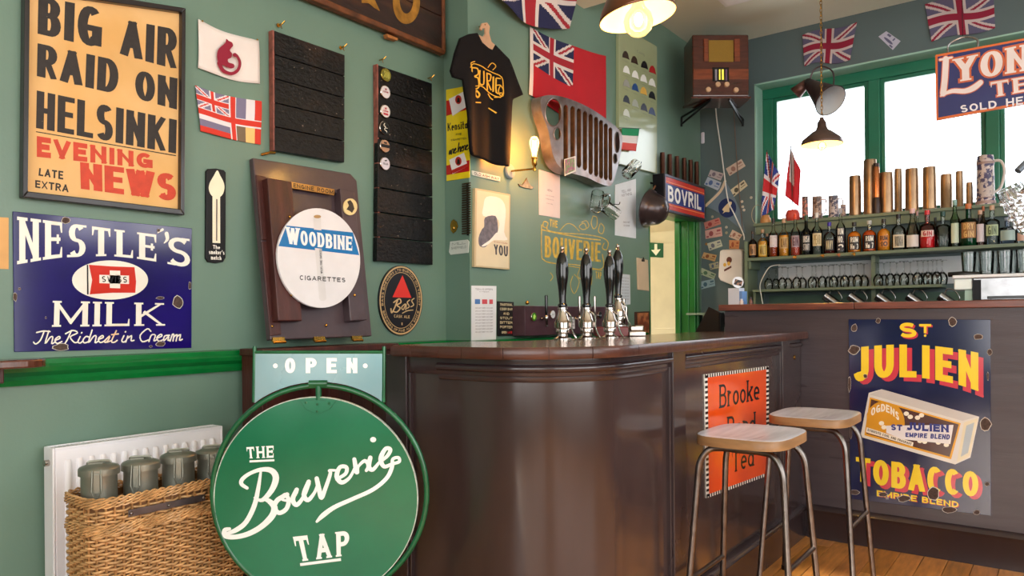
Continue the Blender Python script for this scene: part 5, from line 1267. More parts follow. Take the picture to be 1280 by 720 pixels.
# --- wall lamp with a bare filament bulb
S = Surf(WM, 639, 215, .0, 'wall_lamp', 'brass swing-arm wall lamp with a glowing filament bulb, right of the T-shirt', 'lamp')
a, b = S.p(639, 214, .02)
M90 = Matrix.Rotation(pi/2, 4, 'X')
MB().lathe([(.045, 0), (.045, .012), (.038, .02), (.012, .022)], 28, (a, 0, b), M90).obj('back_plate', mat('painted_back_plate', '7c8c94', .4), S.root, smooth=True)
LW = Pl(pi/2, (XM+.17, 0, 0)); off = S.root.location
def lw(px, py): q = LW.w(px, py)-off; return Vector((q.y, -.17, q.z))
bulb0 = lw(668, 192)
joint = Vector((bulb0.x, -.17, lw(668, 211).z))
MB().tube([(a, -.02, b), (a, -.035, b), tuple(joint)], .0055, 10).obj('arm', brass, S.root, smooth=True)
zz = joint.z
MB().lathe([(.009, -.012), (.011, 0), (.007, .012), (.012, .02), (.0165, .028), (.0165, .055), (.02, .058), (.02, .066), (.016, .068)], 20, (joint.x, -.17, zz)).obj('bulb_holder', brass, S.root, smooth=True)
zb = zz+.066
fil = mat('glowing_filament', 'ffb35a', .5, emit=220, emitcol='ffb054', var=0)
MB().open_lathe([(.012, 0), (.0145, .02), (.022, .05), (.029, .08), (.028, .098), (.018, .116), (.002, .122)], 24, (joint.x, -.17, zb)).obj('bulb', thin('warm_bulb_glass', 'ffd090', emit=1.5), S.root, smooth=True)
m = MB()
for k in range(6):
    t_ = 2*pi*k/6; m.tube([(joint.x+.006*cos(t_), -.17+.006*sin(t_), zb+.02), (joint.x+.011*cos(t_+.4), -.17+.011*sin(t_+.4), zb+.095)], .0016, 5)
m.obj('filament', fil, S.root)
pl_ = bpy.data.lights.new('filament_glow', 'POINT'); pl_.energy = 14; pl_.color = (1, .5, .14); pl_.shadow_soft_size = .03
po = bpy.data.objects.new('filament_glow', pl_); COL.objects.link(po); po.parent = S.root; po.location = (joint.x+.0, -.175, zb+.055)
# --- brass anchor badge
S = Surf(WM, 655, 232, .008, 'brass_badge', 'small brass crown-shaped badge on the wall under the filament lamp', 'badge')
MB().prism(S.ps([(648.5, 229.5), (653, 231), (657, 226), (659, 222), (661, 227.5), (664, 232), (668, 234), (665, 236.5), (656, 235), (650, 233)]), -.007, 0).obj('badge_plate', mat('tarnished_brass', '8a7458', .3, .8, var=.3, scale=40), S.root, bevel=.002)
# --- YOU poster
S, o = board_sign('framed_poster', 'framed cream art print with dark brush shapes and the word YOU', 'poster', WM, [(594, 235), (638, 243), (637, 337), (593, 333.5)], .02, P('c9b48c', .5))
m = MB(); m.prism(S.ps([(596, 237.5), (636.5, 244.8), (635.5, 335), (595, 331.8)]), -.021, -.02); m.obj('paper', P('ddcfae', .5), S.root)
m = MB(); m.flat(S.ps(catmull([(606, 272), (619, 270), (622, 282), (621, 292), (612, 302), (606, 309), (599, 307), (598, 297), (602, 287), (605, 283)], 3, True)), -.0215); m.obj('dark_brushwork', P('6c6872', .6, var=.25, scale=40), S.root)
m = MB(); m.flat(S.ps(catmull([(608, 246), (625, 248), (632, 262), (630, 290), (634, 300), (618, 300), (613, 303), (621, 292), (623, 275), (604, 270), (604, 258)], 3, True)), -.0213); m.flat(S.ps(catmull([(602, 307), (612, 300), (620, 291), (622, 293), (613, 303), (605, 308)], 3, True)), -.0217); m.obj('pale_wash', P('f0ebe0', .6), S.root)
m = MB(); write(m, 'YOU', quadpx(S, (617, 305), (634.5, 308), (634.5, 321), (617.5, 318)), -.0217, t=.25, tn=.16, track=.14); m.obj('lettering', P('3a3a42', .5), S.root)
m = MB(); write(m, 'IS NOW YOURS', quadpx(S, (617, 301.2), (634, 303.8), (634, 305.4), (617, 302.8)), -.0217, t=.2); m.obj('red_lettering', P('b0685a', .5), S.root)
# --- papers on the middle wall
def sheet(label, q, col='dcd8de', name='paper_notice', lines=(), th=.003, cat='paper', group=None):
    S, o = board_sign(name, label, cat, WM, q, th, P(col, .6), bevel=0, part='sheet')
    if lines:
        m = MB()
        (tl, tr, br, bl) = q
        for (u0, u1, v0, v1, tx) in lines:
            f = lambda u, v: (tl[0]+(tr[0]-tl[0])*u, (tl[1]+(tr[1]-tl[1])*u)+((bl[1]+(br[1]-bl[1])*u)-(tl[1]+(tr[1]-tl[1])*u))*v)
            write(m, tx, quadpx(S, f(u0, v0), f(u1, v0), f(u1, v1), f(u0, v1)), -th-.0005, t=.18, track=.15)
        m.obj('print', P('8a868e', .5), S.root)
    return S
sheet('white notice sheet pinned on the wall between the filament lamp and the grille', [(674, 212), (700, 219.5), (700, 273), (674, 268.5)], 'dfd2cf', lines=[(.38, .62, .38, .43, 'MENU'), (.3, .7, .52, .54, 'ALES AND WINES'), (.3, .7, .6, .62, 'CHEESE BOARD'), (.35, .65, .7, .72, 'PORK PIES')])
sheet('white poster sheet reading TELL HIM NOTHING, beside the hanging helmet', [(769, 231), (795, 223.5), (795, 298), (769, 294)], 'e2e6ec', lines=[(.3, .75, .14, .19, 'TELL HIM'), (.3, .8, .21, .26, 'NOTHING'), (.38, .7, .72, .75, 'SHE IS NOT'), (.4, .68, .78, .81, 'SO DUMB')])
sheet('small printed price list just right of the farthest pump handle', [(772, 342), (787.5, 343.5), (788, 380.5), (773, 381.5)], 'ccd4dc', lines=[(.3, .9, .1+.1*k, .14+.1*k, 'STOUT AND ALE') for k in range(8)])
S = sheet('white printed price sheet with tiny coloured flags at the left end of the wall', [(589.5, 357), (620.5, 357.5), (620, 424.5), (589.5, 425.5)], 'e4e6ea', lines=[(.15, .85, .05, .08, 'TODAYS OFFERS'), (.3, .7, .1, .12, 'AT THE BAR')]+[(.15, .85, .4+.055*k, .42+.055*k, 'DRAUGHT BEER AND CIDER') for k in range(9)])
m = MB(); m.flat(S.ps([(593.5, 374), (600, 374), (600, 380), (593.5, 380)]), -.0036); m.obj('blue_flag', P('4a78b8', .6), S.root)
m = MB(); m.flat(S.ps([(602.5, 374.2), (609, 374.3), (609, 380), (602.5, 380)]), -.0036); m.flat(S.ps([(611.5, 374.3), (616, 374.4), (616, 380), (611.5, 380)]), -.0036); m.obj('red_flags', P('d0505a', .6), S.root)
S, o = board_sign('price_board', 'small black chalk price board beside the printed price sheet', 'sign', WM, [(623, 376.5), (642.5, 377.5), (642.5, 419.5), (623, 420)], .012, P('141214', .4))
m = MB()
for k, tx in enumerate(('TRADITIONAL', 'CIDER BAR', 'AND', 'STOUT', 'BITTER', 'PORTER')): write(m, tx, quadpx(S, (625+(k == 2)*4, 379+k*5.6), (640.5-(k == 2)*4, 379.5+k*5.6), (640.5-(k == 2)*4, 382.6+k*5.6), (625+(k == 2)*4, 382.2+k*5.6)), -.0125, t=.2)
write(m, 'OPEN', quadpx(S, (627, 414), (633, 414), (633, 417), (627, 417)), -.0125, t=.22); m.obj('cream_lettering', P('d8c8a0', .5), S.root)
m = MB(); write(m, 'LATE', quadpx(S, (634.5, 414), (640, 414), (640, 417), (634.5, 417)), -.0125, t=.22); m.obj('red_lettering', P('c03030', .5), S.root)
# --- vehicle grille
S = Surf(WM, 725, 232, .10, 'vehicle_grille', 'bare metal off-road vehicle grille with nine slots, hung over the pumps', 'grille')
gm = mat('scuffed_bare_metal', '8d8585', .35, .75, var=.25, scale=9, col2='6e4c3c', mixscale=7, mixlo=.5, mixhi=.75)
DG = .10
def lp(px, py): return S.p(px, py, DG)
out_px = [(676, 124), (681, 119.5), (692, 119.5), (706, 123), (725, 131), (745, 142), (762, 153.5), (774, 163), (778, 172), (776, 190), (771, 210), (765, 228), (759, 233), (745, 229), (730, 222), (712, 217), (703, 213), (695, 205), (689, 190), (685, 165), (677, 140)]
holes = [circ(690.2, 140.5, 9.4, 17.5, 22), circ(695, 167.5, 4.2, 7.8, 16)]
slots = [(704.8, 131.5, 204), (713, 133, 206), (720.6, 136, 210), (728, 139.5, 213.5), (735.2, 143, 218.5), (742.2, 146.5, 221), (748.6, 150.5, 223.5), (755.0, 154.5, 225.5), (761.2, 159.5, 226)]
for (cx_, t_, b_) in slots: holes.append([(cx_+2.7*cos(a), t_+3.5-3.5*sin(a)) for a in [pi*k/6 for k in range(6, -1, -1)]]+[(cx_+2.7, b_-3), (cx_+1.5, b_), (cx_-1.5, b_), (cx_-2.7, b_-3)])
holes.append(circ(770.5, 178, 3.4, 13, 18)); holes.append(circ(767.8, 198.5, 2.6, 6, 14))
P2 = []; E2 = []; k = 0
op = [lp(*p) for p in catmull(out_px, 3, True)]
loops = [op]+[[lp(*p) for p in h] for h in holes]
for lpn in loops:
    n = len(lpn); P2 += [Vector(p) for p in lpn]; E2 += [(k+i, k+(i+1) % n) for i in range(n)]; k += n
vs, es, fs, *_ = delaunay_2d_cdt(P2, E2, [], 0, 1e-6)
def inpoly(x, z, poly):
    c = False
    for i in range(len(poly)):
        a, b = poly[i], poly[i-1]
        if (a[1] > z) != (b[1] > z) and x < (b[0]-a[0])*(z-a[1])/(b[1]-a[1])+a[0]: c = not c
    return c
F = []
for f in fs:
    c = sum((Vector(vs[i]) for i in f), Vector((0, 0)))/len(f)
    if inpoly(c.x, c.y, op) and not any(inpoly(c.x, c.y, h) for h in loops[1:]): F.append(tuple(f))
gx0 = min(p[0] for p in op); gx1 = max(p[0] for p in op)
def gy(x): return -DG-.02*sin(pi*(x-gx0)/(gx1-gx0))
o = MB().add([(v.x, gy(v.x), v.y) for v in vs], F).obj('pressed_face', gm, S.root)
s_ = o.modifiers.new('thickness', 'SOLIDIFY'); s_.thickness = .004; s_.offset = -1
rustm = mat('rusty_slot_lining', '6a4426', .55, .3, var=.35, scale=20)
for (cx_, t_, b_) in slots:
    m = MB()
    L = [lp(*p) for p in [(cx_-2.7, b_-2), (cx_-2.7, t_+3.5), (cx_, t_), (cx_+2.7, t_+3.5), (cx_+2.7, b_-2), (cx_, b_)]]; n = len(L)
    m.add([(p[0], gy(p[0])+.003, p[1]) for p in L]+[(p[0], gy(p[0])+.035, p[1]) for p in L], [(i, (i+1) % n, n+(i+1) % n, n+i) for i in range(n)]); m.obj('slot', rustm, S.root, smooth=True, ang=50)
m = MB(); n = len(op); m.add([(p[0], gy(p[0])+.003, p[1]) for p in op]+[(p[0]*1.0, -.03, p[1]) for p in op], [(i, (i+1) % n, n+(i+1) % n, n+i) for i in range(n)]); m.obj('side_flange', gm, S.root, smooth=True, ang=50)
for h, nm in ((loops[1], 'headlamp_ring'), (loops[-2], 'headlamp_ring'), (loops[2], 'sidelight_ring'), (loops[-1], 'sidelight_ring')):
    n = len(h); MB().tube([(p[0], gy(p[0])-.001, p[1]) for p in h], .004, 6, closed=True).obj(nm, gm, S.root, smooth=True)
S2 = Surf(WM, 712, 222, .125, 'postcard', 'small landscape postcard tucked into the lower left of the grille', 'card')
S2.root.location += Vector((.1235, 0, 0)); S2.o = S2.root.location.copy() - Vector((.1235, 0, 0)); off_ = .1235
cq = [S2.p(*p) for p in [(705.5, 199), (719.5, 195), (720, 214), (706, 220)]]
MB().prism(cq, -.0015, 0).obj('card', P('dcd8c8', .5), S2.root)
m = MB(); m.flat([((p[0]-cq[0][0])*.86+cq[0][0]+.005, (p[1]-(cq[0][1]+cq[2][1])/2)*.86+(cq[0][1]+cq[2][1])/2) for p in cq], -.0019); m.obj('printed_view', mat('postcard_view', '6e8a50', .5, var=.3, scale=50, col2='a85a78', mixscale=40), S2.root)
# --- glass tankards hanging
def make_mug(label):
    t = thing('glass_tankard', label, 'glass', (0, 0, 0), 0, 'glass tankards hanging on the wall')
    r_ = .042; m = MB(); n = 20
    prof = [(r_*.9, 0), (r_, .008), (r_*1.02, .12), (r_*1.0, .135), (r_*.95, .135), (r_*.93, .12), (r_*.9, .014), (1e-5, .012)]
    V = []; f = []
    for i, (r, z) in enumerate(prof):
        for j in range(40):
            rr_ = r+(.0022*(abs(cos(5*2*pi*j/40))) if 1 <= i <= 2 else 0); V.append((rr_*cos(2*pi*j/40), rr_*sin(2*pi*j/40), z))
    for i in range(len(prof)-1): f += [(i*40+j, i*40+(j+1) % 40, (i+1)*40+(j+1) % 40, (i+1)*40+j) for j in range(40)]
    f.append(tuple(range(39, -1, -1)))
    MB().add(V, f).obj('glass_body', glass, t, smooth=True, ang=60)
    MB().tube(catmull([(r_, 0, .115), (r_+.03, 0, .12), (r_+.042, 0, .08), (r_+.03, 0, .035), (r_, 0, .025)], 5), .007, 8).obj('handle', glass, t, smooth=True)
    return t
mug0 = make_mug('dimpled glass tankard hanging tilted just below the right end of the grille')
for i, (px, py, d, rot, lab) in enumerate([(789, 212, .12, (1.1, .5, 1.5), 'dimpled glass tankard hanging beside the right end of the grille, mouth pointing right'), (746, 252, .1, (2.2, -.2, 1.2), 'upper left of the two glass tankards hanging together above the gilt pub lettering'), (762, 262, .1, (2.1, .3, 1.9), 'lower right of the two glass tankards hanging together above the gilt pub lettering')]):
    g_ = mug0 if i == 0 else copy_tree(mug0)
    q = WM.w(px, py, d); g_.location = q; g_.rotation_euler = (0, 0, 0); g_['label'] = lab
    # axis direction in the wall plane
    ax = [Vector((.25, .55, .55)), Vector((.3, -.35, .5)), Vector((.25, .6, -.35))][i].normalized()
    g_.rotation_euler = ax.to_track_quat('Z', 'Y').to_euler(); g_.location = q-ax*.065
    hk = thing('wall_hook', ['small iron hook holding the tankard beside the grille', 'small iron hook behind the upper left hanging tankard', 'small iron hook behind the lower right hanging tankard'][i], 'hook', WM.w(px, py-6, 0), pi/2)
    MB().tube(catmull([(0, 0, 0), (0, -.04, 0), (0, -.075, -.005), (0, -.085, .012)], 4), .003, 6).obj('hook', iron, hk, smooth=True)
# --- gilt pub lettering painted on the wall
S = Surf(WM, 720, 330, .0015, 'wall_lettering', 'gilt painted pub name in a scroll frame on the green wall behind the pumps', 'sign')
gl_ = mat('gold_leaf', 'dcb84c', .35, .25, var=.2, scale=30); m = MB(); y = -.0015
MB().prism(S.ps([(675, 278), (762, 278), (762, 350), (675, 350)]), -.0004, 0) 
write(m, 'THE', quadpx(S, (687, 273.5), (697, 276), (697, 285), (687, 283)), y, t=.2, track=.15)
write(m, 'BOUVERIE', quadpx(S, (681, 294.5), (751, 303.5), (751, 327.5), (681, 321.5)), y, t=.26, tn=.12, track=.12)
write(m, 'TAP', quadpx(S, (744.5, 339), (752, 340), (752, 349), (744.5, 348)), y, t=.22)
for pts, w in (([(677, 281), (677, 318), (680, 325), (690, 329), (720, 331), (752, 336), (753, 318)], 1.1), ([(684, 285), (679, 283), (680, 277), (685, 279), (684, 287), (700, 291), (730, 293), (752, 297), (760, 303), (758, 312), (753, 310), (755, 304)], 1.2), ([(677, 287), (690, 290), (725, 297), (750, 300)], 1.5), ([(700, 288), (708, 280), (716, 281), (724, 289)], .9), ([(683, 327), (720, 334), (752, 338)], .9),
               ([(727, 278), (733, 276), (736, 283), (729, 287), (724, 283), (730, 279), (733, 285)], .9), ([(741, 270), (746, 272), (746, 282), (742, 286), (739, 279), (741, 271)], 1), ([(751, 279), (755, 284), (753, 292), (748, 289), (750, 280)], 1), ([(716, 345), (713, 356), (718, 367), (724, 352), (718, 343)], .8), ([(740, 345), (739, 356), (734, 352), (735, 344)], .8), ([(725, 335), (722, 345), (728, 350)], .8), ([(688, 341), (691, 346), (688, 351)], .9)):
    S.brush(m, pts, w, y, smooth=5)
tag(m.obj('gold_lettering', gl_, S.root), kind='stuff')
# --- pale green tin board with rows of cap badges
S, o = board_sign('cap_badge_board', 'tall pale green board with rows of small printed caps, beyond the grille', 'board', WM, [(774, 30), (821.5, 58), (821.5, 217), (774, 205)], .03, mat('pale_green_gloss_board', 'a0a984', .14, var=.05, scale=3, coat=.6, rvar=.05), bevel=.004)
rows = [[(782, 68.5, '3a2a22'), (793, 75, '3a2a22'), (805.5, 81, '17161c'), (815.5, 87, 'b0262a')], [(783, 87, 'e8e8e4'), (794, 93, 'e8e8e4'), (804.5, 98, 'e8e8e4'), (815, 103, 'e8e8e4')], [(783, 104, '9a9a92'), (794, 109, '27508c'), (804.5, 113.5, 'd8ac50'), (815, 119, '22242a')], [(783, 124, '3c4250'), (794, 129, 'a0a49a'), (805, 134, '4a5060'), (815, 139, '4a5878')], [(783, 141, 'cfd4cc')]]
for r_ in rows:
    for (px, py, c) in r_:
        pts = [(px-4.2, py+3), (px-3.8, py-1), (px-2, py-4.5), (px+.3, py-4.8), (px+2.6, py-1.5), (px+3.8, py+4), (px+4.4, py+6.2), (px+1, py+4.4)]
        m = MB(); m.prism(S.ps(pts), -.0325, -.0301); m.obj('cap_badge', P(c, .4), S.root)
m = MB(); write(m, 'CAPS', quadpx(S, (796, 62), (806, 68), (806, 71), (796, 65)), -.0305, t=.18)
for r_ in rows:
    for (px, py, c) in r_: write(m, 'NO. 1', quadpx(S, (px-4, py+5.5), (px+3.5, py+9), (px+3.5, py+10.4), (px-4, py+6.9)), -.0305, t=.2)
m.obj('small_lettering', P('6a6e58', .5), S.root)
# --- little tricolour
S = Surf(WM, 786, 190, .06, 'small_flag', 'tiny green, white and red flag on a stick, at the right end of the grille', 'flag')
cloth(S, 'cloth', [(777.5, 160), (799, 160.5), (795, 189), (776, 187)], [P('1c8a5a', .8), P('e6dcdc', .8), P('d8524e', .8)], lambda u, v: 0 if v > .67 else (1 if v > .33 else 2), 16, 12, d=.06, amp=.002, waves=1, parent=S.root, d0=.06)
a, b = S.p(775, 160, .06); a2, b2 = S.p(801, 161, .06); MB().tube([(a, -.061, b+.002), (a2, -.061, b2+.002)], .0022, 6).obj('stick', P('4a4038', .6), S.root)
MB().tube([(a, -.061, b+.002), (a-.01, .0, b-.01)], .002, 6).obj('pin', iron, S.root)
# --- clipboard and little picture
S, o = board_sign('clipboard', 'tan clipboard hanging beside the door, under the steel helmet', 'clipboard', WM, [(796.5, 322), (810, 325), (811.5, 364), (797.5, 362)], .008, P('cdb79a', .5))
a, b = S.p(803.5, 325); m = MB(); m.box(a-.02, a+.02, -.014, -.008, b-.012, b+.004); m.tube([(a-.012, -.012, b+.002), (a, -.014, b+.018), (a+.012, -.012, b+.002)], .003, 6); m.obj('clip', mat('dark_steel_clip', '4a4440', .35, .8), S.root)
S, o = board_sign('small_picture', 'small reddish-brown picture low on the wall beside the door', 'picture', WM, [(794.5, 390), (812, 389), (812.5, 421), (795, 423)], .012, P('4a2c20', .4))
m = MB(); m.flat(S.ps([(796.5, 391.5), (810.5, 390.8), (811, 419), (797, 420.5)]), -.0125); m.obj('image', mat('red_brown_print', '7a3c28', .5, var=.3, scale=20, col2='c07a4e', mixscale=14), S.root)
# --- steel helmet on a hook
S = Surf(WM, 820, 262, .0, 'steel_helmet', 'dark steel helmet hanging on the wall between the white poster and the meat-extract sign', 'helmet')
hm = mat('dark_brown_helmet_steel', '43383a', .3, .5, var=.15, scale=8, coat=.3)
ax = Vector((.62, .74, -.1))
q = WM.w(818.5, 262, .15)-S.root.location; c = Vector((q.y, -.15, q.z))
w_ = (WM.w(820, 262, .1)-O).length; rad = .12
axl = Vector((.02, -.95, -.25)).normalized(); Mh = axl.to_track_quat('Z', 'Y').to_matrix().to_4x4()
prof = [(rad*1.22, -.055), (rad*1.2, -.045), (rad*1.06, -.03), (rad*1.0, 0), (rad*.88, .045), (rad*.62, .082), (rad*.3, .1), (1e-5, .105)]
o = MB().open_lathe(prof, 36, c, Mh).obj('shell', hm, S.root, smooth=True, ang=60); s_ = o.modifiers.new('thickness', 'SOLIDIFY'); s_.thickness = .003
o.scale = (1, 1, 1.0)
m = MB(); k = S.p(816, 233, .02); m.tube([(k[0], 0, k[1]+.03), (k[0], -.03, k[1]+.02), (k[0]-.005, -.05, k[1]-.03)], .008, 8); m.obj('hook', iron, S.root)
m = MB(); m.tube([(k[0], -.04, k[1]), (c.x-.05, c.y+.05, c.z+.06)], .008, 6); m.obj('leather_strap', mat('tan_leather', '8a5a38', .5), S.root)
m = MB(); m.tube(catmull([(c.x+.03, c.y-.05, c.z-.04), (c.x+.0, c.y-.07, c.z-.055), (c.x-.03, c.y-.05, c.z-.05)], 4), .003, 6); m.obj('crest_mark', mat('dull_gold_crest', '8c6a40', .5, .5), S.root)
# --- light box over the door
S = Surf(WM, 826, 262, .10, 'light_box_sign', 'blue and red light-box sign over the green door frame', 'sign')
bx0, bz0 = S.p(830.5, 262); bx1, bz1 = S.p(881.5, 279); tx0, tz0 = S.p(830.5, 216); tx1, tz1 = S.p(881.5, 234)
zl, zh = (bz0+bz1)/2, (tz0+tz1)/2
MB().box(bx0, bx1, -.10, -.001, zl, zh).obj('case', mat('black_metal_case', '1d1b22', .35, .5), S.root, bevel=.004)
MB().ring([(bx0+.004, zl+.004), (bx1-.004, zl+.004), (bx1-.004, zh-.004), (bx0+.004, zh-.004)], [(bx0+.022, zl+.024), (bx1-.022, zl+.024), (bx1-.022, zh-.024), (bx0+.022, zh-.024)], -.106, -.10).obj('face_frame', mat('grey_metal_frame', '4c4a55', .3, .8), S.root, bevel=.002)
def fr(u, v): return (bx0+.022+(bx1-bx0-.044)*u, zl+.024+(zh-zl-.048)*v)
def pan(u0, u1, v0, v1, c, nm, yy): MB().flat([fr(u0, v0), fr(u1, v0), fr(u1, v1), fr(u0, v1)], yy).obj(nm, P(c, .2), S.root)
pan(0, 1, 0, 1, 'c93428', 'red_panel', -.1015); pan(0, 1, .2, .8, '20307c', 'blue_panel', -.1022)
m = MB(); m.flat([fr(0, .84), fr(1, .84), fr(1, .87), fr(0, .87)], -.1023); m.flat([fr(0, .13), fr(1, .13), fr(1, .16), fr(0, .16)], -.1023); m.obj('orange_lines', P('e87a3a', .3), S.root)
m = MB(); write(m, 'BOVRIL', lambda u, v: fr(.05+.86*u, .25+.5*v), -.103, t=.24, tn=.2, track=.16); m.obj('white_lettering', P('f2f0f2', .3), S.root)
S3 = S
# --- brass shell cases standing on the light box
top_w = S.root.location.z+zh
def make_shell(name, label, r_, h, mt, group):
    t = thing(name, label, 'shell case', (0, 0, 0), 0, group)
    MB().lathe([(r_*1.08, 0), (r_*1.08, .006), (r_, .01), (r_*.97, h*.8), (r_*.9, h-.001), (r_*.82, h-.001), (r_*.82, h*.6), (1e-5, h*.6)], 24).obj('case', mt, t, smooth=True)
    return t
dbz = mat('dark_bronze_case', '5a3a30', .3, .85, var=.15, scale=10)
ords = ['first', 'second', 'third', 'fourth', 'fifth', 'sixth']
for i, px in enumerate((828.5, 837.5, 846.5, 855.5, 863.5, 871)):
    w = WM.w(px, 240, .05); hh = (WM.w(px, 191+i*2.3, .05).z-top_w)
    if i == 0: s0 = make_shell('shell_case', '', .021, .19, dbz, 'shell cases on the light box'); c = s0
    else: c = copy_tree(s0)
    c.location = (XM+.05, w.y, top_w+.001); c.scale = (1, 1, hh/.19); c['label'] = '%s dark bronze shell case from the left, standing on the light-box sign' % ords[i]
# --- beer taps on a purple-brown board low on the middle wall
S = Surf(WM, 650, 421, .10, 'tap_board', 'purple-brown wall board carrying small beer taps, behind the hand pumps', 'tap board')
tbm = mat('purple_brown_board', '4a3038', .35, var=.2, scale=10, coat=.3)
x0, z1_ = S.p(656, 382); x1, _ = S.p(785, 385); _, z0_ = S.p(656, 420)
MB().box(x0, x1, -.10, -.001, z0_, z1_).obj('board', tbm, S.root, bevel=.003)
tb = S
m = MB(); a, b = S.p(659, 380, .09); m.sphere((a, -.09, b+.008), .012, 12, 8); m.obj('brass_knob', brass, S.root, smooth=True)
tl = [(683, 369, 'first'), (724.5, 370, 'second'), (743.5, 370, 'third'), (780, 373, 'fourth')]
for i, (px, py, nm) in enumerate(tl):
    F_ = Surf(WM, px, 398, .143, 'beer_tap', '%s small wall tap from the left on the purple-brown board' % nm, 'tap', 'wall taps on the board')
    F_.root.location += Vector((.101, 0, 0))
    h = F_.p(px, py, .14)[1]
    m = MB(); m.tube([(0, 0, 0), (0, -.035, 0)], .007, 10); m.lathe([(.011, 0), (.011, .008)], 14, (0, -.006, 0), M90); m.obj('shank', chrome, F_.root, smooth=True)
    m = MB(); m.lathe([(.008, -.05), (.009, -.02), (.012, 0), (.012, .012), (.006, .02)], 14, (0, -.042, 0)); m.obj('spout', chrome, F_.root, smooth=True)
    m = MB(); m.lathe([(.006, .018), (.008, .03), (.0095, h*.7), (.0105, h-.004), (.006, h)], 14, (0, -.042, 0)); m.obj('lever', black_gloss if i == 0 else chrome, F_.root, smooth=True)
for i, (px, py, c, lab, tx) in enumerate([(668.5, 396, '3c7a28', 'round green beer badge on the tap board, left of the first lever', None), (692, 393, 'd8dade', 'round white beer badge on the tap board, beside the first pump', 'ALE'), (751, 394, '24242a', 'round black beer badge on the tap board, between second and third pumps', 'OLD')]):
    F_ = Surf(WM, px, py, .115, 'tap_badge', lab, 'badge', 'beer badges on the tap board'); F_.root.location += Vector((.102, 0, 0)); r_ = .026
    MB().lathe([(r_, 0), (r_, .006), (r_*.92, .009)], 24, (0, 0, 0), M90).obj('rim', chrome, F_.root, smooth=True)
    MB().lathe([(r_*.92, .009), (1e-5, .0098)], 24, (0, 0, 0), M90).obj('face', P(c, .2), F_.root)
    m = MB()
    if tx: write(m, tx, lambda u, v: (-.015+.03*u, -.005+.011*v), -.0103, t=.22)
    else: m.flat([(-.012, -.01), (.004, -.015), (.014, .004), (.002, .016), (-.01, .008)], -.0103)
    m.obj('badge_mark', P('8a9298' if tx else 'a8d860', .4), F_.root)
S4 = Surf(WM, 715, 410, .104, 'price_card', 'small white price card on the tap board between first and second pumps', 'card'); S4.root.location += Vector((.1015, 0, 0))
MB().box(-.035, .035, -.002, 0, -.005, .07).obj('card', P('dcd8d8', .5), S4.root)
m = MB()
for k, tx in enumerate(('PALE ALE', 'LAGER', '4.20')): write(m, tx, lambda u, v, k=k: (-.025+.05*u, .05-.02*k+.009*v), -.0025, t=.2)
m.obj('lettering', P('6a6670', .5), S4.root)
# --- exit sign inside the passage
PP = Pl(pi/2, (XM-.755, 0, 0))
S, o = board_sign('exit_sign', 'green running-exit arrow sign seen through the open doorway', 'sign', Pl(0, (0, DY1+.297, 0)), [(811, 303), (829, 304), (829, 322), (811, 321)], .006, P('1c5c3a', .4))
m = MB(); m.flat(S.ps([(818, 305), (821.5, 305), (821.5, 312), (826, 311.5), (820, 319.5), (814, 312.5), (818, 312.3)]), -.0065); m.obj('white_arrow', P('efead0', .4), S.root)
# ================================================================ FAR CORNER AND WINDOW WALL
# --- radio on two iron brackets across the corner
wR = 5.75
c = O+ray(901.5, 121)*wR
RP = Pl(YAW+.02, c)
S = Surf(RP, 901.5, 121, .0, 'valve_radio', 'tall old walnut valve radio high in the corner on two iron brackets', 'radio')
S.root.rotation_euler = (0, 0, YAW+.02)
x0, z0 = S.p(866, 121); x1, z1 = S.p(936, 43)
walnut = mat('walnut_veneer', '4a2016', .2, var=.3, scale=6, stretch=(1, 1, 7), coat=.6); walnut2 = mat('light_walnut_band', '7c3a1e', .22, var=.25, scale=8, stretch=(1, 1, 6), coat=.6)
dp = .27
MB().box(x0, x1, 0, dp, z0, z1).obj('cabinet', walnut, S.root, bevel=.012, seg=3)
MB().box(x0-.012, x1+.012, -.008, dp, z0-.014, z0).obj('base_board', walnut, S.root, bevel=.003)
def rb(a, b, c_, d, y0, y1, m_, nm, **k):
    p, q = S.p(a, d), S.p(b, c_); return MB().box(p[0], q[0], y0, y1, p[1], q[1]).obj(nm, m_, S.root, **k)
rb(886, 916.5, 50.5, 77.5, -.004, .0, mat('gold_speaker_cloth', '8a6a1c', .7, var=.1, scale=200), 'speaker_cloth')
for a, b in ((879.5, 885), (917.5, 924.5)): rb(a, b, 49, 77.5, -.012, 0, walnut2, 'pillar', bevel=.004)
rb(867, 935.5, 86.5, 99.5, -.003, 0, walnut2, 'veneer_band')
rb(890.5, 911, 84.5, 102, -.006, 0, black, 'dial_frame', bevel=.002)
rb(898.5, 900.2, 87, 100, -.0075, -.006, mat('lit_dial_glass', 'e8e060', .2, emit=.6, emitcol='e8d84a'), 'dial_strip'); rb(902, 904.4, 87, 100, -.0075, -.006, MATS['lit_dial_glass'], 'dial_strip')
rb(893.5, 896, 87, 101, -.0075, -.006, P('8a8690', .3), 'dial_scale'); rb(906.5, 908.5, 87, 101, -.0075, -.006, P('6a4a6a', .3), 'dial_scale')
for q in ((885, 112.5), (897, 106), (908, 106), (919.5, 113)):
    a, b = S.p(*q); MB().lathe([(.0205, 0), (.0205, .014), (.018, .02), (1e-5, .02)], 20, (a, 0, b), M90).obj('knob', P('c9a684', .3), S.root, smooth=True)
rtz = S.root.location
def bracket(label, pts, w, off):
    t = thing('iron_bracket', label, 'bracket', off, 0)
    for nm, a, b in pts: 
        m = MB(); m.tube([Vector(a)-Vector(off), Vector(b)-Vector(off)], .009, 6); m.obj(nm, iron, t, smooth=True)
top = rtz.z+z0-.024
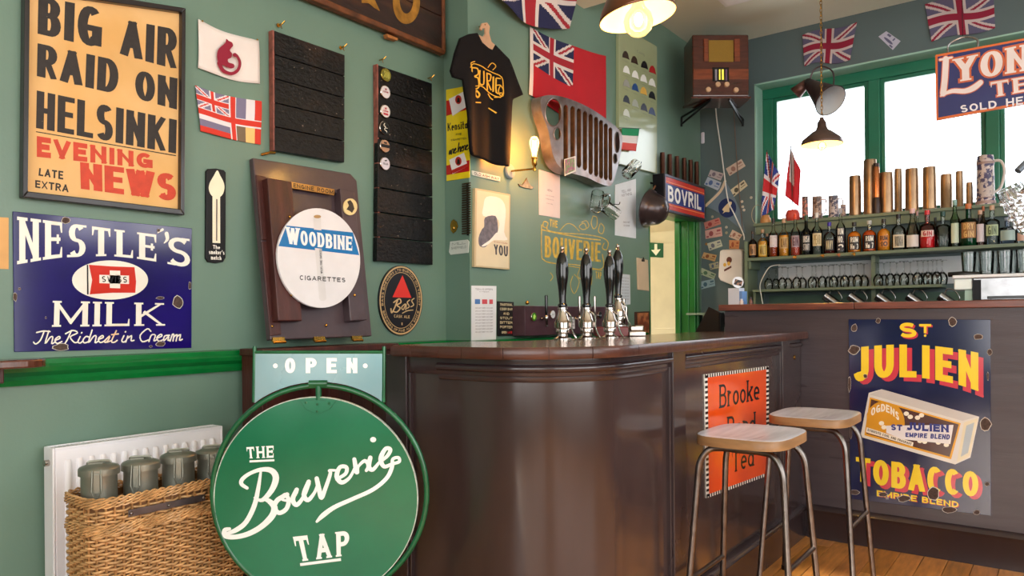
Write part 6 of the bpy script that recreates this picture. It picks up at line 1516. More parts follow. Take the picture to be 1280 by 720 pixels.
a = WM.w(852, 126, .012); b = WM.w(852, 158, .012); e = Vector(RP.w(889, 126)); e = Vector((e.x, e.y, top))
bracket('black iron bracket holding the left side of the radio, on the door wall', (('upright', (a.x, a.y, top), b), ('top_bar', (a.x, a.y, top), e), ('diagonal_stay', (b.x, b.y, b.z+.02), e)), 0, tuple(a))
a = WW.w(928.5, 126, .012); b = WW.w(928.5, 158, .012); e = Vector(RP.w(911, 126)); e = Vector((e.x, e.y, top))
bracket('black iron bracket holding the right side of the radio, on the window wall', (('upright', (a.x, a.y, top), b), ('top_bar', (a.x, a.y, top), e), ('diagonal_stay', (b.x, b.y, b.z+.02), e)), 0, tuple(a))
# --- alarm sensor
S = Surf(WM, 877, 182, .05, 'motion_sensor', 'small white motion sensor in the corner under the radio', 'sensor')
S.root.location = WM.w(877.5, 174, 0)
MB().box(-.045, .045, -.045, -.004, -.055, .055).obj('case', P('d4d2e0', .3), S.root, bevel=.014, seg=3)
MB().box(-.025, .025, -.047, -.044, -.045, -.005).obj('lens', P('eeeef4', .15), S.root, bevel=.004)
MB().box(-.03, .03, -.004, 0, -.04, .04).obj('wall_plate', P('d4d2e0', .3), S.root)
# --- cables
def cable(label, px, r_, m_, d=.02, name='cable'):
    P3 = catmull([tuple(WW.w(x, y, d)) for x, y in px], 6); o = Vector(P3[-1]); o.y = YW
    m = MB(); m.tube([Vector(p)-o for p in P3], r_, 8); ob = m.obj(name, m_, None, smooth=True, loc=o)
    return tag(ob, label, 'cable')
cable('white cable dropping in a slow curve from the radio past the pennant', [(894, 128), (896, 150), (901, 185), (905, 215), (910, 250), (918, 268), (929, 292), (930, 300)], .0055, P('d8d6d0', .4), .035)
cable('thin brown cable dropping from the radio bracket beside the white one', [(917, 126), (918.5, 160), (921, 200), (925, 250), (928, 285), (929.5, 300)], .0038, P('6a5648', .5), .016)
# --- banknotes
notes = [([(907.3, 210.8), (926.7, 198.7), (932, 207.5), (912, 220)], 'c9b4a4', '9a7468', 'pinkish banknote pinned highest, right of the white cable'),
 ([(888.3, 212), (904.7, 217), (900.8, 225.8), (885, 220)], 'bfb0b0', '80707c', 'grey-pink banknote above the pennant, upper one of an overlapping pair'),
 ([(884.7, 221), (901.7, 228), (898, 238.5), (880, 230.7)], 'b4bccb', '5a70a0', 'bluish banknote above the pennant, lower one of an overlapping pair'),
 ([(911.7, 238.3), (930, 224.7), (934.7, 232), (916.3, 246.7)], 'd0c6a8', '5c5848', 'tilted greenish dollar-like banknote right of the pennant top'),
 ([(879.7, 278.3), (899, 272), (901.3, 280), (881.7, 287)], 'c07a6c', 'a03c3c', 'red banknote just below the pennant, topmost of the left column'),
 ([(881.3, 288.3), (901.7, 283.7), (903, 295), (882, 298.7)], 'cc9c92', '9a4c50', 'pink banknote directly under the red one'),
 ([(883.8, 304.4), (900.6, 299.4), (903.3, 307.7), (886.7, 313.5)], 'c4c0a8', '70707c', 'cream banknote with a grey portrait, left of the paper dispenser top'),
 ([(879.9, 315.3), (896, 318.9), (893.4, 327), (877, 322.5)], 'd0a470', '8a5030', 'orange banknote left of the paper dispenser'),
 ([(886, 330), (898, 327), (898.5, 335), (888, 337.3)], 'b4ac8c', '5a6480', 'small greyish banknote half behind the paper dispenser'),
 ([(877, 334.8), (895, 342.3), (892.5, 349.6), (874, 342.3)], 'b8c0a0', '5a7a5c', 'pale green banknote low beside the green door frame'),
 ([(874.4, 352.3), (893, 348.3), (894, 357.3), (876, 361.8)], '9cb4bc', '486878', 'pale blue banknote, lowest on the wall'),
 ([(915.5, 287), (928, 293.5), (923, 301), (911, 296)], 'd4b8a4', 'a06c60', 'pinkish banknote above the paper dispenser, near the cable ends'),
 ([(911.5, 300), (924.5, 300.5), (923.5, 311.5), (911.5, 311)], 'd09060', 'a85838', 'orange banknote just above the paper dispenser'),
 ([(1098, 45.8), (1107.8, 38.9), (1125.8, 51.4), (1116, 62.5)], 'b8b8cc', '606080', 'lone pale violet banknote pinned above the window, between the two union flags')]
for i, (q, c1, c2, lab) in enumerate(notes):
    S = Surf(WW, *q[3], .003+.0012*(i % 3), 'banknote', lab, 'banknote', 'banknotes pinned on the dark wall')
    cx = sum(p[0] for p in q)/4; cy = sum(p[1] for p in q)/4; dd_ = .003+.0012*(i % 3)
    MB().prism(S.ps(q), -dd_, -dd_+.001).obj('note', P(c1, .7), S.root)
    def nf(u, v, q=q, S=S): return S.p((q[0][0]*(1-u)+q[1][0]*u)*(1-v)+(q[3][0]*(1-u)+q[2][0]*u)*v, (q[0][1]*(1-u)+q[1][1]*u)*(1-v)+(q[3][1]*(1-u)+q[2][1]*u)*v)
    m = MB(); yy = -dd_-.0006
    f = lambda L: [nf(*p) for p in L]
    m.flat(f([(.35+.13*cos(a), .5+.3*sin(a)) for a in [2*pi*k/14 for k in range(14)]]), yy)
    m.flat(f([(.7, .2), (.93, .2), (.93, .42), (.7, .42)]), yy); m.flat(f([(.06, .7), (.2, .7), (.2, .9), (.06, .9)]), yy); m.flat(f([(.62, .62), (.92, .62), (.92, .7), (.62, .7)]), yy)
    m.obj('print', P(c2, .7), S.root)
for i, (x, y_, c_) in enumerate([(927.5, 252, 'd0c8b8'), (928.5, 258.5, 'c8c0b0'), (930, 262.5, 'd0c8b8'), (939, 247, 'b8b4a8'), (890.5, 271, 'b0a890'), (908, 284, 'b8b0a0'), (908, 291, 'a09880'), (883, 305, 'b07c3c')]):
    q = WW.w(x, y_, 0); m = MB(); m.lathe([(.012, 0), (.012, .002), (.011, .0024)], 16, (0, 0, 0), M90)
    o = m.obj('coin', mat('worn_coin_'+c_, c_, .4, .4), None, smooth=True, loc=q)
    tag(o, ['small round silver coin stuck right of the pennant, uppermost of three', 'middle coin of the three stuck right of the pennant', 'lowest coin of the three stuck right of the pennant', 'single coin near the window reveal edge', 'coin stuck just under the left part of the pennant', 'coin under the pennant, upper one of two', 'coin under the pennant, lower one of two', 'brownish coin left of the cream banknote'][i], 'coin', 'coins stuck on the dark wall')
# --- pennant
S = Surf(WW, 906, 270, .008, 'pennant', 'grey-blue triangular pennant with a navy roundel, hung among the banknotes', 'pennant')
m = MB(); m.prism(S.ps([(906.7, 226), (881.7, 257.5), (905, 269), (931.5, 291), (925, 262), (916, 243)]), -.010, -.006); m.obj('cloth', P('6a7c8a', .85, bump=.2, bscale=200), S.root)
m = MB(); S.brush(m, [(906.5, 226.5), (900, 240), (882.5, 257)], 3.2, -.0108); m.obj('cream_hoist', P('d8c4a8', .8), S.root)
m = MB(); m.flat(S.ps(circ(909.3, 260, 11.2, 12, 26)), -.0106); m.obj('roundel', P('1c2c5c', .8), S.root)
m = MB(); m.flat(S.ps(catmull([(903, 262), (908, 256), (913, 252), (915, 254), (912, 260), (912, 265), (907, 265), (903.5, 267), (905, 264)], 3, True)), -.0112); m.obj('island_mark', P('d8c49c', .8), S.root)
# --- paper dispenser
S = Surf(WW, 913, 357, .11, 'paper_dispenser', 'white wall-mounted paper dispenser with a small printed label, left of the bottle shelves', 'dispenser')
pts = S.ps([(899.5, 313.5), (903, 312), (925, 311), (928, 313.5), (928, 349), (922, 357.5), (916, 357), (900, 350.5), (897.5, 346)])
MB().prism(pts, -.11, -.001).obj('case', P('d9cfc8', .35), S.root, bevel=.012, seg=3)
m = MB(); m.flat(S.ps(circ(911.5, 325, 3.4, 4, 14), .112), -.1125); m.flat(S.ps([(905, 337), (914, 332), (914.5, 334.5), (905.5, 339.5)], .112), -.1125); m.obj('dark_print', P('5a2c24', .5), S.root)
m = MB(); m.flat(S.ps(circ(906, 331, 2, 2.4, 10), .112), -.1125); m.flat(S.ps(circ(911, 329.5, 2, 2.6, 10), .112), -.1127); m.obj('yellow_print', P('d0a040', .5), S.root)
# --- shelves under the window
YS = 6.02
YT0 = 6.185
SF = Pl(0, (0, YS, 0))
zU = Pl(0, (0, YT0, 0)).w(1103, 266).z; zM = SF.w(1105, 313).z; zL = SF.w(1060, 358.5).z
shm = mat('sage_shelf_paint', '6e7d68', .4, var=.08, scale=6, chips='9a9a80', chipamt=.0, chipscale=40)
xs0 = SF.w(934, 322).x; xs1 = 1.2
t = thing('bottle_shelves', 'sage green back-bar shelves under the window holding bottles and glasses', 'shelves', (xs0, YW, 0))
def sadd(mb, nm, m_=shm, **k): o = mb.obj(nm, m_, t, **k); o.location = -Vector(t.location); return o
xu = WX0+.014
sadd(MB().box(xu, xs1, YT0, YF-.002, zU-.024, zU), 'top_shelf', bevel=.002); sadd(MB().box(xu+.01, xs1, YT0+.03, YT0+.05, zU-.09, zU-.024), 'shelf_fascia')
sadd(MB().box(xs0, xs1, YS, YW-.001, zM-.024, zM), 'bottle_shelf', bevel=.002)
xr1 = SF.w(1177, 355).x
sadd(MB().box(xs0+.04, xr1, YS, YW-.001, zL-.02, zL), 'glass_shelf', bevel=.002)
sadd(MB().box(xs0-.03, xs0-.005, YS+.02, YW-.001, .9, zM+.14), 'upright'); sadd(MB().box(xs0+.03, xs0+.05, YS+.05, YW-.001, zL-.14, zL-.02), 'bracket'); sadd(MB().box(xs0, xs0+.02, YS+.03, YW-.001, zM-.09, zM-.024), 'bracket')
xb_ = SF.w(1089, 340).x
sadd(MB().box(xb_-.02, xb_+.01, YS+.1, YW-.001, zL-.22, zM-.024), 'upright')
sadd(MB().box(xs0+.1, xs1, YW-.02, YW-.001, zL-.3, zL-.05), 'lower_back_board', mat('dark_green_board', '4c6656', .5))
xw0, xw1 = SF.w(961, 340).x, SF.w(1200, 340).x
sadd(MB().box(xw0, xw1, YW-.012, YW-.001, zL+.01, zM-.05), 'white_backing', P('c4c8cc', .4))
# bench behind and below, out of sight of the viewer for the most part
struct(MB().box(XM+.01, 1.2, YW-.55, YW-.001, 0, .92), 'trim_5', brown2)
# --- bottles
gl_clear = thin('bottle_glass_clear', 'f2f6f5', edge=1.25)
gl_cols = {}
def gcol(c): return thin('bottle_glass_'+c, c, edge=1.1)
def liq(c): return mat('spirit_'+c, c, .12, var=0)
def profile(kind, r, h):
    if kind == 'tall': return [(r*.96, 0), (r, .006), (r, h*.58), (r*.8, h*.66), (r*.34, h*.74), (r*.3, h*.95), (r*.3, h)]
    if kind == 'stub': return [(r*.96, 0), (r, .006), (r, h*.56), (r*.92, h*.64), (r*.6, h*.71), (r*.3, h*.76), (r*.28, h*.94), (r*.3, h)]
    if kind == 'cone': return [(r*.96, 0), (r, .006), (r, h*.38), (r*.82, h*.5), (r*.34, h*.78), (r*.3, h*.95), (r*.32, h)]
    if kind == 'slim': return [(r*.96, 0), (r, .006), (r, h*.62), (r*.6, h*.72), (r*.42, h*.8), (r*.4, h)]
    return [(r*.96, 0), (r, .006), (r, h*.62), (r*.75, h*.68), (r*.3, h*.71), (r*.3, h)]
def rat(prof, z):
    for (r0, z0), (r1, z1) in zip(prof, prof[1:]):
        if z0 <= z <= z1: return r0+(r1-r0)*(z-z0)/max(z1-z0, 1e-9)
    return prof[-1][0]
def bottle(label, px, wpx, ytop, kind, glassc, liqc, fill, labc, capc, text=None, tcol='e8e4da', lab=(.1, .5), baseY=None, depth=0.0, capr=1.15, name='spirit_bottle', cat='bottle', pl=None, zb=None):
    Yb = YS+.062+depth
    BPl = Pl(0, (0, Yb, 0)); zb = zM if zb is None else zb
    q = BPl.w(px, 320); wd = (q-O) @ FW; r = wpx/2*wd/FPX*.94; h = BPl.w(px, ytop).z-zb
    o = thing(name, label, cat, (q.x, Yb, zb+.001), 0, 'spirit bottles on the back shelf')
    pr = profile(kind, r, h*.93)
    MB().lathe(pr, 24).obj('glass_body', gl_clear if glassc is None else gcol(glassc), o, smooth=True)
    if liqc:
        hl = h*fill; lp_ = [(r_*.93, max(z, .004)) for r_, z in pr if z < hl]+[(rat(pr, hl)*.93, hl), (1e-5, hl)]
        MB().lathe(lp_, 20).obj('spirit', liq(liqc), o, smooth=True)
    if labc:
        z0, z1 = h*lab[0], h*lab[1]; face = math.atan2(-(q.x), -(Yb)) # toward the room
        a0 = math.atan2(-Yb, -q.x); V = []; n = 14
        for i in range(n+1):
            a = a0-.85+1.7*i/n; V += [(r*1.02*cos(a), r*1.02*sin(a), z0), (r*1.02*cos(a), r*1.02*sin(a), z1)]
        MB().add(V, [(2*i, 2*i+2, 2*i+3, 2*i+1) for i in range(n)]).obj('label', P(labc, .4), o, smooth=True)
        if text:
            lines = text.split('|'); k = len(lines); m = MB()
            for j, tx in enumerate(lines):
                zt_ = z1-(z1-z0)*(j+.12)/k; zb2 = z1-(z1-z0)*(j+.9)/k
                m2 = MB(); write(m2, tx, lambda u, v: (-.55+1.1*u, (zb2+(zt_-zb2)*v)/r), 0, t=.22, track=.12)
                m.add([(r*1.04*cos(a0+x_), r*1.04*sin(a0+x_), z_*r) for x_, _, z_ in m2.v], m2.f)
            m.obj('label_print', P(tcol, .4), o)
    MB().lathe([(pr[-1][0]*capr, h*.88), (pr[-1][0]*capr, h), (1e-5, h)], 16).obj('stopper', P(capc, .35), o, smooth=True)
    return o
B_ = bottle
B_('small dark brown spirit bottle with a tan label, first on the left of the shelf', 941, 11, 289, 'stub', '5a2412', '6a2208', .6, 'b08050', '1c1412', 'No 1', '3a2010')
B_('stubby amber whisky bottle with a yellow label, second from the left', 953.5, 13, 287, 'stub', None, 'e8a030', .58, 'd9b858', 'b08a68', 'MALT', '6a5020', lab=(.06, .45))
B_('red-brown whisky bottle with a white label and black stopper, third from the left', 967, 12, 273, 'tall', None, 'a83c14', .5, 'd8ccd0', '1a1216', '7', '2a2020', lab=(.25, .55))
B_('tall amber bottle with a tan label, fourth from the left', 980, 13.5, 273, 'tall', None, 'e89a30', .55, 'c8a060', 'c09a7c', 'OAK', '6a4818', lab=(.2, .5))
B_('pinkish bottle with a red and orange cap, fifth from the left', 994.5, 12.5, 268, 'tall', None, 'c84838', .4, 'a89098', 'd84018', 'GIN', '5a3040', lab=(.2, .48))
B_('dark green bottle with a black label, between the red-capped one and a clear one', 1008, 14, 270, 'tall', '0e3a1c', '081a0c', .55, '1c1c20', '1c4c2c', 'IRISH|STOUT', 'd8d0c8', lab=(.1, .5))
B_('clear round-shouldered bottle with a cream label', 1021.5, 14, 266, 'tall', None, None, 0, 'd8c8a0', 'd8d4d4', 'PEAR', '8a7848', lab=(.2, .5))
B_('purple-capped bottle of dark spirit with a black label', 1037, 15, 278, 'stub', None, '4a0c10', .45, '1e1a20', '3c2c9c', 'NAVY', 'c8b890', lab=(.1, .45))
B_('tall clear bottle with a black label reading rum no. 2', 1051, 12.5, 260, 'tall', None, None, 0, '2a242c', 'a8a4ac', 'RUM|NO.|2', lab=(.04, .56))
B_('stubby amber bottle with a black label reading rum no. 3', 1068, 17, 278, 'stub', None, 'ec8418', .68, '241810', '1c1612', 'RUM|No 3', lab=(.08, .52))
B_('stubby red-amber bottle with a black label reading rum no. 7', 1087, 17, 276, 'stub', None, 'dc5414', .68, '1c1418', 'b0b0b0', 'RUM|No 7', lab=(.08, .52))
B_('stubby bright orange bottle with a clear label reading rum no. 10', 1105, 16, 274, 'stub', None, 'f09418', .68, 'c8782c', '2a2420', 'RUM|10', '2a1c10', lab=(.12, .48))
B_('clear stubby bottle with a black stopper and cream label', 1123.5, 17, 268, 'stub', None, None, 0, 'd8ccb4', '1c1a20', 'VODKA', '2a2420', lab=(.06, .42))
B_('frosted cone-shaped clear bottle, left of the red gin', 1141, 18, 261, 'cone', 'e8e8e0', None, 0, 'd4cac4', 'd8b0b0', None, lab=(.05, .34))
B_('clear bottle filled with bright red gin and a red stopper', 1159.5, 19, 263, 'gin', 'f8c0c0', 'd82430', .34, 'e8c8c4', 'c8303c', 'GIN', 'b02430', lab=(.30, .46))
B_('clear round gin bottle with a dark green stopper and white script', 1179, 17, 265, 'gin', None, None, 0, None, '1c4a44', None)
B_('slender pale green bottle beside the clear round one', 1194, 11.5, 250, 'slim', 'c8e0c8', None, 0, 'ccd8c0', '8cb0a8', None, lab=(.08, .5))
B_('large teal green gin bottle with a copper label', 1211, 21, 255, 'gin', '2a9a78', '1a8a68', .3, '9a6c3c', 'c8703c', 'DRY|GIN', 'd8b070', lab=(.18, .55))
B_('narrow pinkish clear bottle with a cork, right of the teal one', 1225.5, 11.5, 263, 'slim', 'f0dcdc', None, 0, 'd4c4c8', 'c8a088', None, lab=(.1, .6))
B_('clear gin bottle with blue and pale green label and cork, near the right edge', 1240.5, 17.5, 257, 'gin', None, None, 0, 'b4c49c', 'c8a488', 'GIN', '5a6a50', lab=(.22, .5))
B_('squat clear bottle with a bluish domed top, below the big glass stein', 1260, 21, 272, 'gin', 'd8e0f0', None, 0, '9cb0ac', 'a8b4d0', None, lab=(.12, .5))
B_('clear bottle cut off by the right edge of the picture', 1278, 14, 276, 'tall', None, None, 0, 'd0a898', 'c08868', None, lab=(.1, .45))
B_('dark bottle in the back row behind the red gin, only its black cap showing', 1169.5, 9, 272, 'tall', '1a1c28', None, 0, None, '14161c', None, depth=.085)
B_('copper-capped bottle in the back row behind the cork-stoppered narrow one', 1229.5, 10, 258, 'tall', 'c8a488', None, 0, None, 'b8643c', None, depth=.085)
B_('clear bottle in the back row behind the frosted cone bottle', 1147, 9, 264, 'tall', None, None, 0, None, 'c8a0a0', None, depth=.085)
B_('small tan bottle in the back row left, behind the amber stubby one', 959, 10, 292, 'stub', '8a5a30', None, 0, 'a87848', 'a07858', None, depth=.085)
# blue crown part on the blue/green gin
# --- glasses on the lower shelf, upside down
def make_wine(label, group):
    r = .036; H_ = zM-.03-zL-.0
    t = thing('wine_glass', label, 'glass', (0, 0, 0), 0, group)
    h = .178
    pr = [(r*.80, 0), (r*.96, .025), (r, .045), (r*.86, .07), (r*.45, .088), (.005, .098), (.0035, .12), (.0035, h-.012), (.008, h-.006), (r*.9, h-.002), (r*.9, h), (1e-5, h)]
    inn_ = [(1e-5, .094), (r*.40, .086), (r*.82, .069), (r*.965, .045), (r*.925, .025), (r*.765, .0)]
    MB().open_lathe(inn_[::1]+pr, 20).obj('glass', thin_glass, t, smooth=True, ang=70)
    return t
ORD = 'first second third fourth fifth sixth seventh eighth ninth tenth eleventh twelfth thirteenth fourteenth'.split()
w0 = None
for row, (yo, lab, grp, xs_) in enumerate([(.05, 'upside-down stemmed glass from the left, front row under the bottles', 'front row of stemmed glasses', [961, 978, 996, 1015.5, 1028, 1042, 1056, 1072, 1098, 1113, 1130, 1147, 1160, 1171]), (.145, 'upside-down stemmed glass from the left, back row under the bottles', 'back row of stemmed glasses', [970, 985, 1003, 1020, 1036, 1050, 1064, 1080, 1105, 1121, 1138, 1154, 1166, 1178])]):
    for px in xs_:
        g_ = make_wine(lab, grp) if w0 is None else copy_tree(w0)
        if w0 is None: w0 = g_
        g_['label'] = ORD[xs_.index(px)]+' '+lab; g_['group'] = grp
        q = Pl(0, (0, YS+yo, 0)).w(px, 358); g_.location = (q.x, YS+yo, zL+.001)
# --- steel tankards slanting under the glass shelf
def make_tankard(label):
    t = thing('steel_tankard', label, 'tankard', (0, 0, 0), 0, 'steel tankards hanging under the glass shelf')
    r = .034; MB().open_lathe([(1e-5, 0), (r*1.0, 0), (r, .004), (r*1.02, .13), (r*1.05, .135), (r*.95, .135), (r*.94, .01), (1e-5, .008)], 24).obj('body', steel, t, smooth=True)
    MB().tube(catmull([(r, 0, .12), (r+.035, 0, .125), (r+.05, 0, .085), (r+.03, 0, .03), (r, 0, .02)], 5), .004, 8).obj('handle', steel, t, smooth=True)
    return t
lab5 = ['first from the left', 'second from the left', 'third from the left', 'fourth from the left', 'last on the right, beside the steel machine']
for i, px in enumerate((1041, 1072, 1107, 1146, 1186)):
    g_ = make_tankard('') if i == 0 else copy_tree(tk0)
    if i == 0: tk0 = g_
    q = Pl(0, (0, YS+.03, 0)).w(px, 371); g_.location = (q.x-.045, YS+.03, q.z-.0); g_['label'] = 'steel tankard hanging slanted under the glass shelf, '+lab5[i]
    g_.location = (q.x+.05, YS+.03, q.z-.075); g_.rotation_euler = (0, radians(-52), 0)
# small brass bottle-cap hooks under the bottle shelf edge
for i, px in enumerate((994.5, 1029, 1049, 1068)):
    q = SF.w(px, 322.5); m = MB(); m.tube([(0, .002, .012), (0, -.012, .008), (0, -.014, -.008), (.01, -.014, -.014)], .0045, 6); m.box(-.016, .012, -.012, -.004, -.002, .008)
    o = m.obj('brass_hook', brass if i != 2 else mat('copper_hook', 'a86a50', .3, .9), None, smooth=True, loc=(q.x, YS-.002, zM-.016)); tag(o, 'small animal-shaped metal hook on the bottle shelf edge, '+['first from the left', 'second from the left', 'third from the left, copper coloured', 'last on the right'][i], 'hook', 'hooks on the shelf edge')
# --- top shelf: shell cases, steins, flags
bz = mat('brass_shell_case', '9c8064', .33, .85, var=.15, scale=10)
ZTOP = zU+.001
YT = YT0+.09
TP = Pl(0, (0, YT, 0))
shells = [(1069, 15, 220), (1088, 17, 200), (1108, 17, 216), (1123, 9.5, 211), (1140, 16.5, 211), (1162, 16.5, 209), (1183, 14, 218), (1199.5, 9, 214), (1212, 8, 228)]
names9 = ['first on the left, short and wide', 'second and tallest, behind the copper torpedo-shaped one', 'third from the left, wide', 'fourth, narrow, between two wide ones', 'fifth from the left, wide', 'sixth from the left, wide, mid window', 'seventh, short and wide', 'eighth, narrow', 'last and smallest, beside the stoneware stein']
for i, (px, wp_, yt) in enumerate(shells):
    q = TP.w(px, 262); wd = (q-O) @ FW; r = wp_/2*wd/FPX; h = TP.w(px, yt).z-zU
    c = make_shell('shell_case', 'brass shell case on the top shelf, '+names9[i], r*.95, h, bz, 'brass shell cases on the top shelf')
    c.location = (q.x, YT, ZTOP)
q = Pl(0, (0, YT-.05, 0)).w(1096, 264); c = thing('copper_round', 'copper shell with a dark ribbed base, in front of the tallest brass shell case', 'shell case', (q.x, YT-.058, ZTOP))
h = TP.w(1096, 206).z-zU; MB().lathe([(.030, 0), (.030, h*.2), (.024, h*.32)], 24).obj('dark_base', mat('dark_base_metal', '3c302e', .35, .5), c, smooth=True)
MB().lathe([(.0235, h*.32), (.023, h*.9), (.02, h*.93)], 24).obj('copper_body', mat('copper_tube', 'c0784c', .25, .85), c, smooth=True); MB().lathe([(.021, h*.93), (.021, h), (1e-5, h)], 20).obj('cap', mat('dark_base_metal', '3c302e', .35, .5), c, smooth=True)
for i, (px, wp_, yt, c1, c2, lab) in enumerate([(1006.5, 8, 246, '5a4a48', 'c87868', 'dark narrow patterned beaker on the top shelf, right of the red flag'), (1021.5, 13, 246, 'b89c90', '5a4440', 'decorated pottery stein on the top shelf, second right of the red flag'), (1042, 13, 245, 'c0b4b4', '484860', 'decorated pottery stein with a blue figure, left of the shell cases'), (1054, 7, 256, 'b0988c', '706070', 'tiny pottery cup just left of the first shell case')]):
    q = TP.w(px, 268); wd = (q-O) @ FW; r = wp_/2*wd/FPX; h = TP.w(px, yt).z-zU
    t = thing('pottery_stein', label=lab, cat='stein', loc=(q.x, YT, ZTOP))
    MB().lathe([(r, 0), (r*.95, .01), (r*.9, h*.5), (r*.88, h*.94), (r*.92, h), (r*.82, h), (r*.8, h*.5), (1e-5, h*.45)], 24).obj('body', mat('pottery_'+c1, c1, .35, var=.1, col2=c2, mixscale=45, mixlo=.48, mixhi=.54), t, smooth=True)
    if wp_ > 10: MB().tube(catmull([(r*.85, 0, h*.85), (r*1.6, 0, h*.8), (r*1.6, 0, h*.35), (r*.9, 0, h*.2)], 5), .005, 8).obj('handle', P(c1, .35), t, smooth=True)
q = TP.w(1232, 250); wd = (q-O) @ FW; r = 10.8*wd/FPX; h = TP.w(1232, 195).z-zU
t = thing('stoneware_stein', 'tall white and blue stoneware stein with a handle, right end of the top shelf', 'stein', (q.x, YT, ZTOP))
MB().lathe([(r, 0), (r*1.0, .02), (r*.93, .03), (r*.86, h*.8), (r*.9, h*.86), (r*.8, h), (r*.72, h), (r*.7, h*.5), (1e-5, h*.45)], 28).obj('body', mat('printed_stoneware', 'cfc0bc', .35, col2='4a4468', mixscale=34, mixlo=.5, mixhi=.56, var=.1), t, smooth=True)
MB().tube(catmull([(r*.8, 0, h*.88), (r*1.5, 0, h*.86), (r*1.85, 0, h*.66), (r*1.5, 0, h*.35), (r*.9, 0, h*.25)], 6), .0095, 10).obj('handle', P('d8d0cc', .35), t, smooth=True)
for k, (z0_, z1__) in enumerate(((.01, .03), (.05, .055), (h*.82, h*.87))): MB().lathe([(r*1.03-.14*r*(z0_/h), z0_), (r*1.03-.14*r*(z1__/h), z1__)], 28).obj('moulded_band', P('a88c88', .4), t, smooth=True)
# small flags in a wooden pot
t = thing('wooden_pot', 'turned pale wooden pot at the left end of the top shelf', 'pot', (*TP.w(957, 278).xy, ZTOP))
MB().lathe([(.038, 0), (.045, .02), (.042, .045), (.03, .06), (.03, .072), (.022, .072)], 24).obj('turned_body', mat('orange_turned_wood', 'c08850', .4, var=.15, scale=10), t, smooth=True)
t.location.z = ZTOP
t2 = thing('red_pot', 'round red pot holding the red flag on the top shelf', 'pot', (*TP.w(991, 275).xy, ZTOP)); MB().lathe([(.04, 0), (.055, .02), (.058, .06), (.045, .09), (.04, .095), (.034, .095), (.03, .05), (1e-5, .04)], 26).obj('pot_body', P('c84a40', .35), t2, smooth=True)
def small_flag(name, label, base, tip, quad_, mats, fn, ph):
    S = Surf(TP, *base, 0, name, label, 'flag')
    a, b = S.p(*tip); MB().tube([(0, 0, .0), (a, 0, b)], .0035, 8).obj('stick', P('3a3030', .5), S.root)
    MB().sphere((a, 0, b+.004), .006, 10, 6).obj('finial', P('1c1c1c', .4), S.root, smooth=True)
    cloth(S, 'cloth', quad_, mats, fn, 40, 30, d=.004, amp=.012, waves=1.5, parent=S.root, ph=ph)
small_flag('small_flag', 'small union flag on a stick drooping at the left end of the top shelf', (968, 262), (959, 189), [(958.5, 190), (975, 218), (967, 262), (951, 272)], [P('2a3c8c', .8), P('e0dce4', .8), P('c42c34', .8)], lambda u, v: union(1-v if False else u, v), .3)
small_flag('small_flag', 'small red and white flag on a stick rising from the red pot', (991, 268), (988.5, 184), [(988, 185), (1001, 213), (998, 258), (982, 245)], [P('c42430', .8), P('e8d8dc', .8)], lambda u, v: 1 if (.18 < u+v*.3-.1 < .6 and v > .35) else 0, 1.2)
t = thing('hoop_frame', 'thin metal hoop standing at the far left end of the top shelf', 'hoop', (*TP.w(947, 279).xy, ZTOP))
MB().tube([(.05*cos(a), 0, .085+.082*sin(a)) for a in [2*pi*k/28 for k in range(28)]], .0028, 6, closed=True).obj('hoop', P('a89c80', .4), t, smooth=True)
# --- window-wall flags
for q, lab, ph in (([(1003.3, 44.4), (1071.4, 27.8), (1063, 75), (1006, 83.3)], 'faded union flag pinned above the window, behind the hanging chain lamp', 0), ([(1156, 5.5), (1242, -8), (1244, 35), (1164.7, 52.8)], 'faded union flag pinned above the window, over the tea sign', 2)):
    S = Surf(WW, *q[3], .004, 'cloth_flag', lab, 'flag', 'union flags over the window')
    cloth(S, 'cloth', q, [P('5c5874', .85), P('c4b4b4', .85), P('8c1c38', .85)], lambda u, v: union(u, v), 90, 54, d=.012, amp=.005, waves=1.3, parent=S.root, ph=ph, sag=lambda u, v: -3*sin(2*pi*u)*.8)
# --- hanging tea sign
LY = Pl(-.0, (0, 5.0, 0))
S = Surf(LY, 1169, 150, .02, 'tea_sign', 'hanging blue enamel tea sign with an orange border and white letters, top right', 'sign')
Q4 = [(1169, 68.5), (1342, 36), (1342, 119), (1170, 150.5)]
MB().prism(S.ps(Q4), -.02, -.0).obj('orange_border', P('d8703c', .25), S.root, bevel=.002)
MB().prism(S.ps([(1172, 71), (1339.5, 39.5), (1339.5, 116.5), (1173, 147)]), -.0215, -.0202).obj('blue_plate', mat('navy_enamel', '26306e', var=.08, **enam), S.root)
yy = -.0222
def two(mb1, mb2, tx, f, **k):
    write(mb1, tx, f, yy, grow=.07, **k); write(mb2, tx, f, yy-.0006, **k)
a_, b_m = MB(), MB()
two(a_, b_m, 'YON', quadpx(S, (1193, 74), (1286, 54.5), (1286, 88), (1194, 103)), t=.24, tn=.12, serif=.07, track=.14)
two(a_, b_m, 'S', quadpx(S, (1291, 54), (1316, 50), (1316, 80), (1291, 85)), t=.24, tn=.14, serif=.05)
two(a_, b_m, 'TEA', quadpx(S, (1238, 103), (1318, 90), (1318, 108), (1240, 122)), t=.26, tn=.14, serif=.08, track=.25)
for mbx, g_, y_ in ((a_, 2.2, yy), (b_m, 0, yy-.0006)):
    S.brush(mbx, [(1175, 75), (1190, 72)], 2.6+g_, y_); S.brush(mbx, [(1182.5, 74), (1181, 100), (1179, 117)], 7.5+g_, y_)
    S.brush(mbx, [(1176, 120), (1190, 114), (1206, 114), (1217, 110), (1226, 103)], [2+g_, 5+g_, 6+g_, 7+g_, 6+g_], y_)
